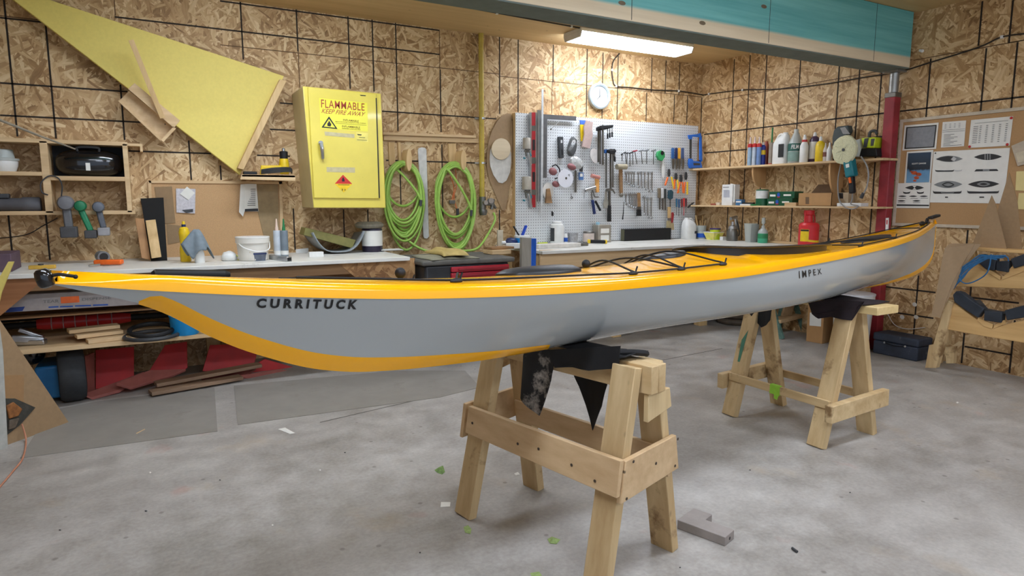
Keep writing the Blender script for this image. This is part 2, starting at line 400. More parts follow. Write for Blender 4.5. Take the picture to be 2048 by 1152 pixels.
# beam under the ceiling and its post
def beam_mat():
    m, nt, b = newmat('teal_stained_timber'); vec = coords(nt, (.8, 6, 20)); f = noise(nt, vec, 1., 5)
    tc = nd(nt, 'ShaderNodeTexCoord'); sx = nd(nt, 'ShaderNodeSeparateXYZ'); nt.links.new(tc.outputs['Object'], sx.inputs[0])
    z = math_(nt, 'ADD', sx.outputs[2], math_(nt, 'MULTIPLY', f, .03))
    teal = ramp(nt, f, [(.3, s2l((84, 160, 160))), (.7, s2l((122, 194, 190)))])
    cream = ramp(nt, f, [(.3, s2l((206, 190, 158))), (.7, s2l((226, 212, 182)))])
    k = ramp(nt, z, [(.085, (0,0,0,1)), (.105, (1,1,1,1))])
    nt.links.new(mix(nt, k, cream, teal), b.inputs['Base Color']); b.inputs['Roughness'].default_value = .6
    return m
t = T('ceiling_beam', 'teal stained laminated timber beam running along the ceiling above the kayak', 'beam', (2, 3.1, 2.19))
BF = 3.02
mb = MB(); mb.box((-3, BF, 2.195), (XW-.045, BF+.18, 2.598)).m(1)
for x, y0, y1 in ((1263, 0, 42), (1537, 0, 88), (1747, 22, 122)):
    p = PL(x, y1, (0, BF, 0), V((0,1,0))); mb.box((p.x-.003, BF-.0012, 2.20), (p.x+.003, BF+.01, 2.597))
mb.build('timber', [beam_mat(), M['ink']], t, bevel=.003)
mb = MB(); mb.box((-3, BF+.002, 2.187), (XW-.05, BF+.20, 2.1951)); mb.build('underside_strip', pm('grey_green_underside', (104, 116, 110), .7, 0, .1, 10), t)
kn = MB()
for x, y in ((1405, 46), (1528, 13), (1244, 6)):
    p = PL(x, y, (0, BF-.001, 0), V((0,1,0))); kn.lathe(p, [(.012, 0), (.002, .002)], (0,-1,0), 10, rx=2.2, e1=(1,0,0))
kn.build('knot', pm('knot_dark', (110, 96, 76), .7), t)
pc = V((5.095, BF+.10, 0))
t = T('steel_post', 'red painted steel post under the end of the teal beam', 'post', pc)
mb = MB(); mb.box((pc.x-.04, pc.y-.04, 0), (pc.x+.04, pc.y+.04, 2.02)); mb.build('shaft', pm('red_oxide_paint', (146, 40, 48), .55, 0, .22, 9, 0, 0, ((150, 70, 74), .60, 5.)), t, bevel=.006)
mb = MB(); mb.cyl((pc.x, pc.y, 2.02), (pc.x, pc.y, 2.17), .034); mb.box((pc.x-.06, pc.y-.06, 2.172), (pc.x+.055, pc.y+.06, 2.186)); mb.build('jack_head', pm('galvanised', (150, 150, 146), .4, .7), t)
mb = MB(); mb.box((pc.x-.043, pc.y-.043, 1.985), (pc.x+.043, pc.y+.043, 2.022)); mb.build('collar', M['dsteel'], t, bevel=.004)

# ceiling lights: housing, end caps, wrap-round lens that glows
def emis(name, rgb, st):
    m, nt, b = newmat(name); b.inputs['Emission Color'].default_value = rgb+(1,); b.inputs['Emission Strength'].default_value = st; b.inputs['Base Color'].default_value = (.9,.9,.9,1)
    return m
LENS = emis('lit_lens', (.97, 1.06, 1.22), TUBE_POWER); LENS2 = emis('lit_lens_front', (.95, 1.06, 1.25), FRONT_POWER)
WHITEM = pm('white_enamel', (220, 214, 204), .45, 0, .03)
def shop_light(c, L, W, label, lens, ang=0.0, group=None):
    t = T('ceiling_light', label, 'light', (c[0], c[1], ZC-.085), group)
    Mx = Matrix.Translation((c[0], c[1], ZC)) @ Matrix.Rotation(ang, 4, 'Z')
    mb = MB(Mx); mb.box((-L/2, -W/2, -.030), (L/2, W/2, -.001)); mb.build('housing', WHITEM, t, bevel=.003)
    for sx in (-1, 1):
        mb = MB(Mx); x = sx*L/2; pr = [(x, -W/2, -.03), (x, -W/2+.02, -.075), (x, W/2-.02, -.075), (x, W/2, -.03)]
        mb.prism(pr, (-sx*.012, 0, 0)); mb.build('end_cap', WHITEM, t)
    mb = MB(Mx); l = L/2-.013
    mb.prism([(-l, -W/2+.004, -.031), (-l, -W/2+.024, -.073), (-l, W/2-.024, -.073), (-l, W/2-.004, -.031)], (2*l, 0, 0)); mb.build('lens', lens, t, smooth=0)
    return t
shop_light((3.79, 4.70), 1.24, .26, 'lit fluorescent shop light on the ceiling above the wall clock', LENS)
shop_light((0.75, 3.75), 1.5, .26, 'fluorescent shop light on the ceiling behind the beam, out of the photo', LENS)
for (x, y) in ((0.2, 1.0), (2.5, 1.2), (0.9, -1.2), (3.6, -1.0)):
    shop_light((x, y), 1.5, .26, 'fluorescent shop light on the ceiling on the near side of the beam', LENS2, 0, 'near side shop lights')
# ------------------------------------------------------------------ kayak
KO = V((2.381, 2.057, 0)); KA = math.radians(10.09)
KD = V((math.cos(KA), math.sin(KA), 0)); KN = V((-math.sin(KA), math.cos(KA), 0))     # along (bow at left is negative s), away from camera
S0, S1 = -2.612, 2.272
ZS = [(-2.612,1.035),(-2.453,1.011),(-2.084,.968),(-1.823,.946),(-1.506,.930),(-1.142,.920),(-.612,.917),(-.231,.924),(.182,.935),(.60,.947),(.978,.959),(1.40,.977),(1.75,1.000),(2.0,1.020),(2.272,1.045)]
ZK = [(-2.612,1.033),(-2.554,1.012),(-2.447,.974),(-2.40,.949),(-2.313,.887),(-2.216,.832),(-2.053,.766),(-1.929,.740),(-1.744,.722),(-1.475,.709),(-1.2,.706),(0,.705),(.9,.705),(1.35,.705),(1.743,.716),(2.0,.746),(2.1,.772),(2.18,.812),(2.225,.87),(2.25,.95),(2.272,1.040)]
ZT = [(-2.612,1.060),(-2.43,1.038),(-2.04,.999),(-1.466,.964),(-1.15,.960),(-1.05,.964),(-.9,.966),(-.7,.974),(-.55,.986),(-.45,.992),(-.3,.985),(.05,.962),(.3,.952),(.55,.946),(1.0,.966),(1.458,.992),(1.9,1.028),(2.272,1.073)]
def smooth_tab(tab, x):           # monotone cubic through a table
    if x <= tab[0][0]: return tab[0][1]
    if x >= tab[-1][0]: return tab[-1][1]
    n = len(tab); i = next(k for k in range(n-1) if x <= tab[k+1][0])
    sl = lambda k: (tab[k+1][1]-tab[k][1])/(tab[k+1][0]-tab[k][0])
    def tg(k):
        if k == 0: return sl(0)
        if k == n-1: return sl(n-2)
        a, b = sl(k-1), sl(k); return 0.0 if a*b <= 0 else 2*a*b/(a+b)
    h = tab[i+1][0]-tab[i][0]; t = (x-tab[i][0])/h
    return (2*t**3-3*t*t+1)*tab[i][1]+(t**3-2*t*t+t)*h*tg(i)+(3*t*t-2*t**3)*tab[i+1][1]+(t**3-t*t)*h*tg(i+1)
def kb(s):
    t = min(1, max(0, (s-S0)/(S1-S0))); return max(.006, .272*max(0, 1-abs(2*t-1)**2.1))
def smooth01(t): t = min(1, max(0, t)); return t*t*(3-2*t)
FLAT = [(0,0),(.22,.012),(.45,.035),(.62,.075),(.76,.16),(.86,.29),(.93,.46),(.975,.68),(1,1)]
VEE = [(0,0),(.10,.10),(.21,.22),(.34,.36),(.48,.50),(.62,.63),(.75,.76),(.88,.88),(1,1)]
ROLL = math.radians(6.5); RS, RC_, Z0 = math.sin(ROLL), math.cos(ROLL), .93      # the boat leans a little away from the camera
def zsm(s): return smooth_tab(ZS, s)-kb(s)*RS
def section(s):
    t = (s-S0)/(S1-S0); w = smooth01(min((t-.10)/.44, (1-t)/.42)); b = kb(s); zs, zk = zsm(s), smooth_tab(ZK, s); zk = min(zk, zs-.001)
    return [(b*(f[0]*w+v[0]*(1-w)), zk+(zs-zk)*(f[1]*w+v[1]*(1-w))) for f, v in zip(FLAT, VEE)]
def kp(s, y, z): return KO + KD*s + KN*(y*RC_+(z-Z0)*RS) + V((0, 0, Z0+(z-Z0)*RC_-y*RS))
def hw(s, z):
    sec = section(s)
    for (y0, z0), (y1, z1) in zip(sec, sec[1:]):
        if z <= z1: return y0+(y1-y0)*max(0, (z-z0)/max(1e-6, z1-z0))
    return sec[-1][0]
CS, CL, CW = .05, .50, .190
def c_half(s):
    u = (s-CS)/CL
    return CW*math.sqrt(max(0, 1-u*u))**.8 if abs(u) < 1 else 0.0
def zcoam(s): return smooth_tab([(-.45, .998), (-.28, .980), (0, .971), (.39, .962), (.55, .955)], s)
def zdeck(s, y):
    zs, b = zsm(s), kb(s); e = zs+.032*smooth01(b/.05); zt = smooth_tab(ZT, s)
    yy = min(1, abs(y)/max(b, .01))
    base = e+(zt-e)*(1-yy**2)
    if -1.15 < s < -.3: base = e+(zt-e)*(1-yy**1.3)
    return base
stations = [S0, S0+.01, S0+.03] + [S0+.06+k*(S1-S0-.10)/150 for k in range(151)] + [S1-.015, S1]
for k in range(14):
    u = math.cos(PI*k/26); stations += [CS-CL*u, CS+CL*u]
stations = sorted(set(round(s, 4) for s in stations)); _st = [stations[0]]
for _s in stations[1:]:
    if _s-_st[-1] > .006: _st.append(_s)
stations = _st[:-1]+[S1] if S1-_st[-1] < .008 else _st+[S1]
K_HULL = pm('grey_gelcoat', (176, 181, 181), .15, 0, .015, 3, .25)
K_DECK = pm('yellow_gelcoat', (255, 180, 2), .18, 0, .02, 3, .3)
K_RUB = pm('hatch_rubber', (34, 35, 38), .45)
K_LINE = pm('black_cord', (14, 14, 15), .7)
kay = T('kayak', 'long sea kayak with yellow deck over a glossy grey hull resting on both sawhorses', 'kayak', KO+V((0,0,.70)))
mb = MB(); rows = []
for s in stations:
    sec = section(s); rows.append([mb.v(kp(s, -y, z)) for y, z in reversed(sec)] + [mb.v(kp(s, y, z)) for y, z in sec[1:]])
for A, B in zip(rows, rows[1:]):
    for i in range(len(A)-1): mb.f([A[i], A[i+1], B[i+1], B[i]])
mb.f(rows[0]); mb.f(rows[-1]); hull = mb.build('hull', K_HULL, kay, smooth=60)
# deck: outer band, crease, camber up to the coaming or the centre line
mb = MB(); 
NV = 10
for sd in (-1, 1):
    rows = []
    for s in stations:
        b, zs = kb(s), zsm(s); hb = .030*smooth01(b/.05)+.002; ci = c_half(s); zin = zdeck(s, 0)
        r = [(b+.003, zs-.002), (b+.0035, zs+hb*.55), (b+.001, zs+hb*.85), (max(0, b-.006), zs+hb*1.05), (max(0, b-.014), zdeck(s, max(0, b-.014)))]
        y0 = max(0, b-.02)
        for k in range(NV+1):
            y = y0+(min(ci, y0)-y0)*k/NV; r.append((y, zdeck(s, y)))
        rows.append([mb.v(kp(s, sd*y, z)) for y, z in r])
    for A, B in zip(rows, rows[1:]):
        for i in range(len(A)-1): mb.f([A[i], A[i+1], B[i+1], B[i]])
    tip = [r for r in (rows[0], rows[-1])]
    for r in tip: mb.f(r)
bmesh.ops.remove_doubles(mb.bm, verts=mb.bm.verts[:], dist=.00005)
deck = mb.build('deck', K_DECK, kay, smooth=75)
# keel strips
def strip(sa, sb, wid, name):
    mb = MB(); n = max(24, int((sb-sa)/.02)); rows = []
    for k in range(n+1):
        s = sa+(sb-sa)*k/n; sec = section(s); w = wid(k/n, s)
        pts = [(0, sec[0][1]-.0025)]; acc = 0
        dense = []
        for (y0, z0), (y1, z1) in zip(sec, sec[1:]):
            for q in range(1, 7): dense.append((y0+(y1-y0)*q/6, z0+(z1-z0)*q/6))
        prev = sec[0]; cand = [(0, prev)]
        for p in dense: acc += math.hypot(p[0]-prev[0], p[1]-prev[1]); cand.append((acc, p)); prev = p
        for q in range(1, 6):
            L = w*q/5
            for (a0, p0), (a1, p1) in zip(cand, cand[1:]):
                if L <= a1 or a1 == cand[-1][0]:
                    t_ = min(1, (L-a0)/max(1e-6, a1-a0)); y, z = p0[0]+(p1[0]-p0[0])*t_, p0[1]+(p1[1]-p0[1])*t_
                    dy, dz = p1[0]-p0[0], p1[1]-p0[1]; l = math.hypot(dy, dz) or 1
                    o = .0022 if q < 5 else .0002
                    pts.append((y+dz/l*o, z-dy/l*o)); break
        rows.append([mb.v(kp(s, -y, z)) for y, z in reversed(pts)] + [mb.v(kp(s, y, z)) for y, z in pts[1:]])
    for A, B in zip(rows, rows[1:]):
        for i in range(len(A)-1): mb.f([A[i], A[i+1], B[i+1], B[i]])
    return mb.build(name, K_DECK, kay, smooth=60)
strip(-2.452, -1.27, lambda t, s: .047*math.sqrt(min(1, max(.02, t/.035)))*math.sqrt(min(1, max(.02, (1-t)/.02))), 'keel_strip')
strip(1.10, 2.262, lambda t, s: .022+.012*t, 'keel_strip')
# coaming and cockpit liner
mb = MB(); n = 72; prof = [(0, -.012), (0, .012), (.004, .016), (.026, .015), (.030, .011), (.028, .007), (.006, .006), (.004, -.012)]; rows = []
for k in range(n):
    a = 2*PI*k/n; s = CS+(CL-.002)*math.cos(a); y = (CW-.002)*(abs(math.sin(a))**.8)*(1 if math.sin(a) >= 0 else -1)
    nrm = V((math.cos(a)/CL, math.sin(a)/CW)).normalized(); zc = zcoam(s)
    zb = zdeck(s, y)
    rows.append([mb.v(kp(s+nrm.x*o, y+nrm.y*o, (zc+h) if h > 0 else min(zb, zc)-.01)) for o, h in prof])
for i in range(n): mb.bridge(rows[i], rows[(i+1)%n])
mb.build('coaming', pm('black_coaming', (44, 40, 36), .3, 0, .1, 10), kay, smooth=50)
mb = MB(); rows = []
for q, (sc_, dz) in enumerate(((1.0, None), (.98, -.05), (.95, -.15), (.75, -.21), (.0, -.215))):
    r = []
    for k in range(n):
        a = 2*PI*k/n; s = CS+(CL-.004)*math.cos(a)*sc_; y = (CW-.004)*sc_*(abs(math.sin(a))**.8)*(1 if math.sin(a) >= 0 else -1)
        z = zcoam(s)+.006 if dz is None else max(.95+dz, smooth_tab(ZK, s)+.012)
        r.append(mb.v(kp(s, y, z)))
    rows.append(r)
for A, B in zip(rows, rows[1:]): mb.bridge(A, B)
mb.build('cockpit_liner', M['black'], kay, smooth=60, recalc=False)
# hatch covers
def hatch(s, y, L, W, h, label=None):
    mb = MB(); rows = []
    for q, hh in ((1.0, -.004), (1.0, .006), (.96, .010), (.80, h*.8), (.5, h), (.02, h*1.05)):
        r = []
        for k in range(48):
            a = 2*PI*k/48; ss = s+L/2*math.cos(a)*q; yy = y+W/2*math.sin(a)*q
            r.append(mb.v(kp(ss, yy, zdeck(s+L/2*math.cos(a)*q, yy)+hh)))
        rows.append(r)
    for A, B in zip(rows, rows[1:]): mb.bridge(A, B)
    mb.f(rows[-1]); mb.build('hatch_cover', K_RUB, kay, smooth=50)
hatch(-1.28, .0, .34, .19, .024); hatch(-.60, .03, .22, .17, .014); hatch(1.20, 0, .46, .20, .014)
# lettering on the near side
def on_hull(px, py):
    s, z = -.5, .90
    for _ in range(80):
        p = kp(s, -hw(s, z), z); q = PL(px, py, p, KN); s += .7*((q-p).dot(KD)); z += .7*(q.z-p.z); z = min(max(z, .72), zsm(s)-.002)
    return V((s, z, 0))
def hull_text(body, bl, br, tr, tl, **k):
    C = bil(*[on_hull(*p) for p in (bl, br, tr, tl)]); mb = MB()
    def fn(u, v):
        q = C(u, v); return kp(q.x, -(hw(q.x, q.y)+.0022), q.y)
    put_text(mb, body, fn, **k); mb.build('lettering', M['ink'], kay, smooth=0)
hull_text('C U R R I T U C K', (512, 616), (712, 619), (715, 600), (513, 597), bold=.042, shear=.06, spacing=.98)
hull_text('I M P E X', (1598, 557), (1643, 548), (1641, 537), (1597, 542), bold=.004, shear=.0, spacing=1.0)
# deck lines and fittings
def dk(s, y, h=.006): return kp(s, y, zdeck(s, y)+h)
def cord(pts, r=.0035, name='deck_line'):
    MB().tube(spline([dk(*p) for p in pts], 8), r, 6).build(name, K_LINE, kay)
def fitting(s, y):
    mb = MB(); c = dk(s, y, .004); mb.ball(c, .013, 10, (1.7, .8, .62), Matrix.Rotation(KA, 3, 'Z')); mb.cyl(c+KD*.012+V((0,0,.003)), c+KD*.020+V((0,0,.022)), .003, None, 6)
    mb.build('deck_fitting', M['black'], kay)
for sd in (-1, 1):
    cord([(-2.12, sd*.06), (-1.92, sd*.085), (-1.70, sd*.13), (-1.45, sd*.15), (-1.2, sd*.18)])
    cord([(-1.2, sd*.18), (-1.04, sd*.195), (-.80, sd*.21), (-.56, sd*.22)])
    cord([(.60, sd*.215), (.85, sd*.20), (1.1, sd*.185), (1.5, sd*.145), (1.85, sd*.085), (2.08, sd*.03)])
    for s, y in ((-1.70, .13), (-1.04, .195), (-.80, .21), (-.56, .22), (.62, .215), (1.12, .18)): fitting(s, sd*y)
for a, b_ in (((-1.04, -.195), (-.92, .19)), ((-.92, .19), (-.80, -.21)), ((-.80, -.21), (-.68, .205)), ((-.68, .205), (-.56, -.22))):
    m_ = ((a[0]+b_[0])/2, (a[1]+b_[1])/2); cord([a+(.01,), m_+(.020,), b_+(.01,)], .0035, 'bungee')
for a, b_ in (((-1.70, -.13), (-1.52, .12)), ((.62, -.215), (.86, .19)), ((.86, .19), (1.12, -.18)), ((1.12, -.18), (.95, .19)), ((1.7, -.10), (1.78, .09))):
    m_ = ((a[0]+b_[0])/2, (a[1]+b_[1])/2); cord([a+(.008,), m_+(.014,), b_+(.008,)], .0035, 'bungee')
for s, y in ((-1.80, .0), (-1.02, .04)):
    mb = MB(); c = dk(s, y, .016); mb.ball(c, .016, 12); mb.build('bungee_ball', M['black'], kay)
mb = MB(); c = PL(88, 556, KO, KN)-KN*.012; mb.lathe(c-V((-.005,0,.018)), [(.008, 0), (.013, .003), (.0155, .009), (.016, .024), (.0135, .034), (.009, .038)], V((-.25, -.05, .95)), 18); mb.build('carry_toggle', M['blackgloss'], kay)
mb = MB(); mb.tube(spline([c+KD*.006+V((0,0,.004)), PL(118, 549, KO-KN*.020, KN), PL(136, 551, KO-KN*.026, KN), PL(151, 553, KO-KN*.030, KN)], 8), .0034, 8); mb.ball(PL(151, 553.5, KO-KN*.030, KN), .0046, 10); mb.build('toggle_cord', K_LINE, kay)
mb = MB(); mb.bar(kp(2.14, -.012, 1.083), kp(2.285, -.012, 1.098), .034, .018); mb.build('carry_handle', M['black'], kay, bevel=.006)
mb = MB(); mb.ball(dk(1.98, -.02, .012), .02, 12, (1.5, .8, .8), Matrix.Rotation(KA, 3, 'Z')); mb.torus(dk(2.06, -.02, .016), .016, .006, KN); mb.build('line_keeper', M['black'], kay)

# ------------------------------------------------------------------ sawhorses
def leg(mb, a, b_, along, w=.089, t=.038):
    mb.bar(a, b_, t, w, along)
# near
HN = V((1.245, 1.885, 0)); a1 = V((.16, -.64, 0)).normalized(); c1 = V((-a1.y, a1.x, 0))       # a: towards the camera end, c: to the right
def hp(H, a, c, u, v, z): return H + a*u + c*v + V((0, 0, z))
nh = T('sawhorse', 'nearer wooden sawhorse with plywood rails and end plates under the yellow keel strip', 'sawhorse', HN)
for v in (-.019, .0195):
    mb = MB(); mb.bar(hp(HN, a1, c1, -.40, v, .652), hp(HN, a1, c1, .405, v, .652), .037, .090); mb.build('beam', M['horseY'], nh, bevel=.003)
TL = [(su, sv) for su in (-1, 1) for sv in (-1, 1)]
for su, sv in TL:
    mb = MB(); leg(mb, hp(HN, a1, c1, su*.325, sv*.185, .0), hp(HN, a1, c1, .325 if su > 0 else -.288, sv*.055, .69), a1); mb.build('leg', M['horse'], nh, bevel=.003)
def lv(z): return .185-(.185-.060)*z/.69
for sv, z0, z1 in ((-1, .325, .425), (1, .31, .40)):
    mb = MB(); f = lv((z0+z1)/2)+.030 if sv < 0 else lv((z0+z1)/2)-.030
    tl = .045*sv*-1*(z1-z0)/.35
    o0, o1 = sv*(lv(z0)+(.030 if sv < 0 else -.030)), sv*(lv(z1)+(.030 if sv < 0 else -.030))
    pr = [hp(HN, a1, c1, -.335, o0, z0), hp(HN, a1, c1, .385, o0, z0-.012), hp(HN, a1, c1, .385, o1, z1), hp(HN, a1, c1, -.335, o1, z1)]
    mb.prism(pr, c1*(.018 if sv > 0 else -.018)); mb.build('rail', M['fir'], nh, bevel=.002)
for su in (-1, 1):
    u = su*.372
    mb = MB(); mb.prism([hp(HN, a1, c1, u, -lv(.29)-.025, .29), hp(HN, a1, c1, u, lv(.31)+.025, .315), hp(HN, a1, c1, u, lv(.43)+.025, .435), hp(HN, a1, c1, u, -lv(.43)-.03, .42)], a1*(su*.018)); mb.build('end_plate', M['fir'], nh, bevel=.002)
    mb = MB(); mb.prism([hp(HN, a1, c1, u, -.030, .515), hp(HN, a1, c1, u, lv(.53)+.01, .54), hp(HN, a1, c1, u, lv(.6)+.01, .605), hp(HN, a1, c1, u, -.030, .605)], a1*(su*.018)); mb.build('gusset', M['horse'], nh, bevel=.002)
NL = pm('nail_head', (70, 58, 46), .6)
for (u, v, z) in ((.391, -.10, .41), (.391, .14, .42), (.391, -.13, .30), (.391, .13, .33), (.391, .02, .37)):
    MB().lathe(hp(HN, a1, c1, u, v, z), [(.005, 0), (.005, .0006)], a1, 8).build('nail', NL, nh)
for (u, z) in ((-.3, .37), (-.05, .36), (.05, .37), (.2, .36), (.3, .34)):
    MB().lathe(hp(HN, a1, c1, u, -lv(z)-.0485, z), [(.005, 0), (.005, .0012)], -c1, 8).build('nail', NL, nh)
# far
HF = V((2.995, 2.235, 0)); a2 = V((0.01, -1, 0)).normalized(); c2 = V((-a2.y, a2.x, 0))
fh = T('sawhorse', 'further wooden sawhorse with flat plank top and green tape on its rail', 'sawhorse', HF)
mb = MB(); mb.bar(hp(HF, a2, c2, -.40, .04, .681), hp(HF, a2, c2, .43, .04, .681), .17, .038); mb.build('beam', wood('worn_plank', (196, 164, 106), (228, 202, 146), 1, .8, .62, .3, ((226, 220, 206), .58)), fh, bevel=.003)
def lf(z): return .205-(.205-.035)*z/.66
for su, sv in TL:
    mb = MB(); leg(mb, hp(HF, a2, c2, su*.272, sv*.205, 0), hp(HF, a2, c2, su*.272, sv*.035, .662), a2); mb.build('leg', M['horse'], fh, bevel=.003)
for su in (-1, 1):
    u0 = su*.318; mb = MB(); mb.bar(hp(HF, a2, c2, su*.337, -.225, .185), hp(HF, a2, c2, su*.337, .235, .205), .038, .085); mb.build('cross_rail', M['horseY'], fh, bevel=.003)
for sv, z in ((-1, .215), (1, .20)):
    mb = MB(); mb.bar(hp(HF, a2, c2, -.31, sv*(lf(z)+.028), z), hp(HF, a2, c2, .31, sv*(lf(z)+.028), z), .016, .042); mb.build('side_rail', M['horseY'], fh, bevel=.002)
GPT = pm('green_paint', (74, 128, 104), .6)
p = hp(HF, a2, c2, .0, -(lf(.215)+.028), .215)
mb = MB(); mb.bar(p-a2*.03, p+a2*.03, .022, .05); mb.prism([p-c2*.012+V((0,0,-.02)), p-c2*.012+a2*.03+V((0,0,-.02)), p-c2*.012+a2*.02+V((0,0,-.05)), p-c2*.012+a2*.0+V((0,0,-.045))], -c2*.001); mb.build('tape', pm('green_tape', (150, 205, 60), .55), fh, bevel=.004)
for pts in ([(-.27, .30, -1), (-.26, .48, -1), (-.29, .42, -1), (-.285, .30, -1)], [(.30, .55, 1), (.305, .42, 1), (.26, .42, 1), (.27, .56, 1)]):
    mb = MB(); mb.prism([hp(HF, a2, c2, u, sv*(lf(z)+.0208), z) for u, z, sv in pts], c2*(.0004*pts[0][2])); mb.build('paint_stain', GPT, fh)
# ------------------------------------------------------------------ generic assembling
def thing(name, label, cat, parts, group=None):
    """parts: list of (part name, material(s), MB, options) - or with ('sub', parent part index) in options"""
    if len(parts) == 1:
        _, mats, mb, op = parts[0]; return tag(mb.build(name, mats, **op), label, cat, group)
    xs = [v.co for p in parts for v in p[2].bm.verts]
    L = V(((min(p.x for p in xs)+max(p.x for p in xs))/2, (min(p.y for p in xs)+max(p.y for p in xs))/2, min(p.z for p in xs)))
    r = T(name, label, cat, L, group); made = []
    for pn, mats, mb, op in parts:
        op = dict(op); par = r
        if 'sub' in op: par = made[op.pop('sub')]
        made.append(mb.build(pn, mats, par, **op))
    return r
def P(name, mats, mb, **op): return (name, mats, mb, op)
def box_px(P_, x0, y0, x1, y1, off, th):     # upright rectangle traced between two pixels on a wall plane
    mb = MB(); (mb.wp if P_ is BW else mb.rp)([(x0, y0), (x1, y0), (x1, y1), (x0, y1)], off, th); return mb
def ell(cx, cy, rx, ry, n=28, rot=0.0):
    return [(cx+rx*math.cos(2*PI*k/n)*math.cos(rot)-ry*math.sin(2*PI*k/n)*math.sin(rot), cy+rx*math.cos(2*PI*k/n)*math.sin(rot)+ry*math.sin(2*PI*k/n)*math.cos(rot)) for k in range(n)]
def lath(px, py, z, prof, n=22, rx=1.0, e1=None, dy=0.0):        # standing turned body: base centre pixel on level z, profile in pixels
    c = FL(px, py, z)+V((0, dy, 0)); k = mpp(c); return MB().lathe(c, [(r*k, h*k) for r, h in prof], n=n, rx=rx, e1=e1)
def wpoly(px, off, th): return MB().wp(px, off, th)
def rpoly(px, off, th): return MB().rp(px, off, th)

# ------------------------------------------------------------------ benches
def bench_top(name, label, pts, z, th=.028):
    mb = MB(); mb.prism([V((x, y, z-th)) for x, y in pts], (0, 0, th)); return tag(mb.build(name, M['whitepaint'], bevel=.003), label, 'bench top')
XL0, XL1 = -1.6, 1.60
XR0 = FL(1075, 501, BZ).x
lb = T('workbench', 'long wooden workbench with white top under the yellow foam board', 'workbench', (0, 4.8, 0))
mb = MB(); mb.prism([V((XL0, BY, BZ-.026)), V((XL1, BY, BZ-.026)), V((XL1, YB-.002, BZ-.026)), V((XL0, YB-.002, BZ-.026))], (0, 0, .026)); mb.build('bench_top', M['whitepaint'], lb, bevel=.003)
mb = MB(); mb.box((XL0, BY+.06, BZ-.105), (XL1-.08, BY+.10, BZ-.034)); mb.build('apron', M['darkwood'], lb, bevel=.003)
for x in (-1.35, 1.49):
    mb = MB(); mb.box((x, BY+.10, BZ-.30), (x+.09, BY+.135, BZ-.028)); mb.build('upright', M['pineZ'], lb, bevel=.003)
    mb = MB(); mb.box((x, 4.90, 0), (x+.09, 4.99, BZ-.028)); mb.build('leg', M['pineZ'], lb, bevel=.003)
for x in (-1.35, .3, 1.49):
    mb = MB(); mb.box((x, YB-.12, 0), (x+.09, YB-.03, BZ-.028)); mb.build('leg', M['pineZ'], lb, bevel=.003)
yo = YB-BY-.055
mb = MB(); mb.prism([BW(x, y, yo) for x, y in ((676, 526), (830, 516), (830, 575), (735, 580), (716, 559))], (0, .006, 0)); mb.build('gusset', osb('gusset_strand_board', (0, 2), ((110,72,40),(150,108,66),(176,132,84),(200,160,110))), lb)
mb = MB(); mb.prism([BW(x, y, yo+.002) for x, y in ((-60, 556), (96, 553), (0, 632), (-60, 680))], (0, .008, 0)); mb.build('gusset', wood('reddish_plywood', (150, 96, 56), (186, 132, 86), 0, .8), lb)
zs_ = BW(42, 701, YB-BY-.05).z
mb = MB(); mb.box((XL0, BY+.05, zs_-.025), (XL1-.05, YB-.02, zs_)); mb.build('lower_shelf', M['pineX'], lb, bevel=.002)
mb = MB(); mb.box((XL0, YB-.05, zs_+.06), (XL1-.05, YB-.02, BZ-.05)); mb.build('back_board', wood('brown_plywood', (120, 84, 52), (160, 118, 78), 0, .6), lb)
# right-hand bench: L-shaped
rb = T('workbench', 'corner workbench with white top below the pegboard', 'workbench', (4.0, 4.8, 0))
mb = MB(); mb.prism([V((x, y, BZ-.026)) for x, y in ((XR0, BY), (BX, BY), (BX, 3.2), (XW-.002, 3.2), (XW-.002, YB-.002), (XR0, YB-.002))], (0, 0, .026)); mb.build('bench_top', M['whitepaint'], rb, bevel=.003)
mb = MB(); mb.box((XR0+.02, BY+.05, BZ-.15), (BX+.04, BY+.09, BZ-.03)); mb.build('apron', M['pineX'], rb, bevel=.003)
mb = MB(); mb.box((BX+.04, 3.22, BZ-.15), (BX+.08, BY+.09, BZ-.03)); mb.build('apron', M['darkwood'], rb, bevel=.003)
for x, y in ((XR0+.02, BY+.10), (3.5, BY+.10), (BX+.10, BY+.12), (XR0+.02, YB-.12)):
    mb = MB(); mb.box((x, y, 0), (x+.09, y+.09, BZ-.028)); mb.build('leg', M['pineZ'], rb, bevel=.003)
mb = MB(); mb.prism([BW(x, y, yo) for x, y in ((1080, 500), (1153, 499), (1110, 556), (1080, 556))], (0, .016, 0)); mb.build('gusset', M['fir'], rb)
mb = MB(); mb.box((XR0+.1, BY+.15, .16), (XW-.02, YB-.02, .18)); mb.build('lower_shelf', M['pineX'], rb, bevel=.002)

mb = MB(); mb.box((XW-.04, 3.22, BZ-.12), (XW-.003, YB-.05, BZ-.027)); mb.build('wall_ledger', M['pine'], rb, bevel=.002)
mb = MB(); mb.prism([V((XW-.04, 3.30, BZ-.03)), V((XW-.04, 3.30, .42)), V((XW-.04, 3.30, .36)), V((BX+.2, 3.30, BZ-.03))], (0, .03, 0)); mb.build('brace', M['pine'], rb)
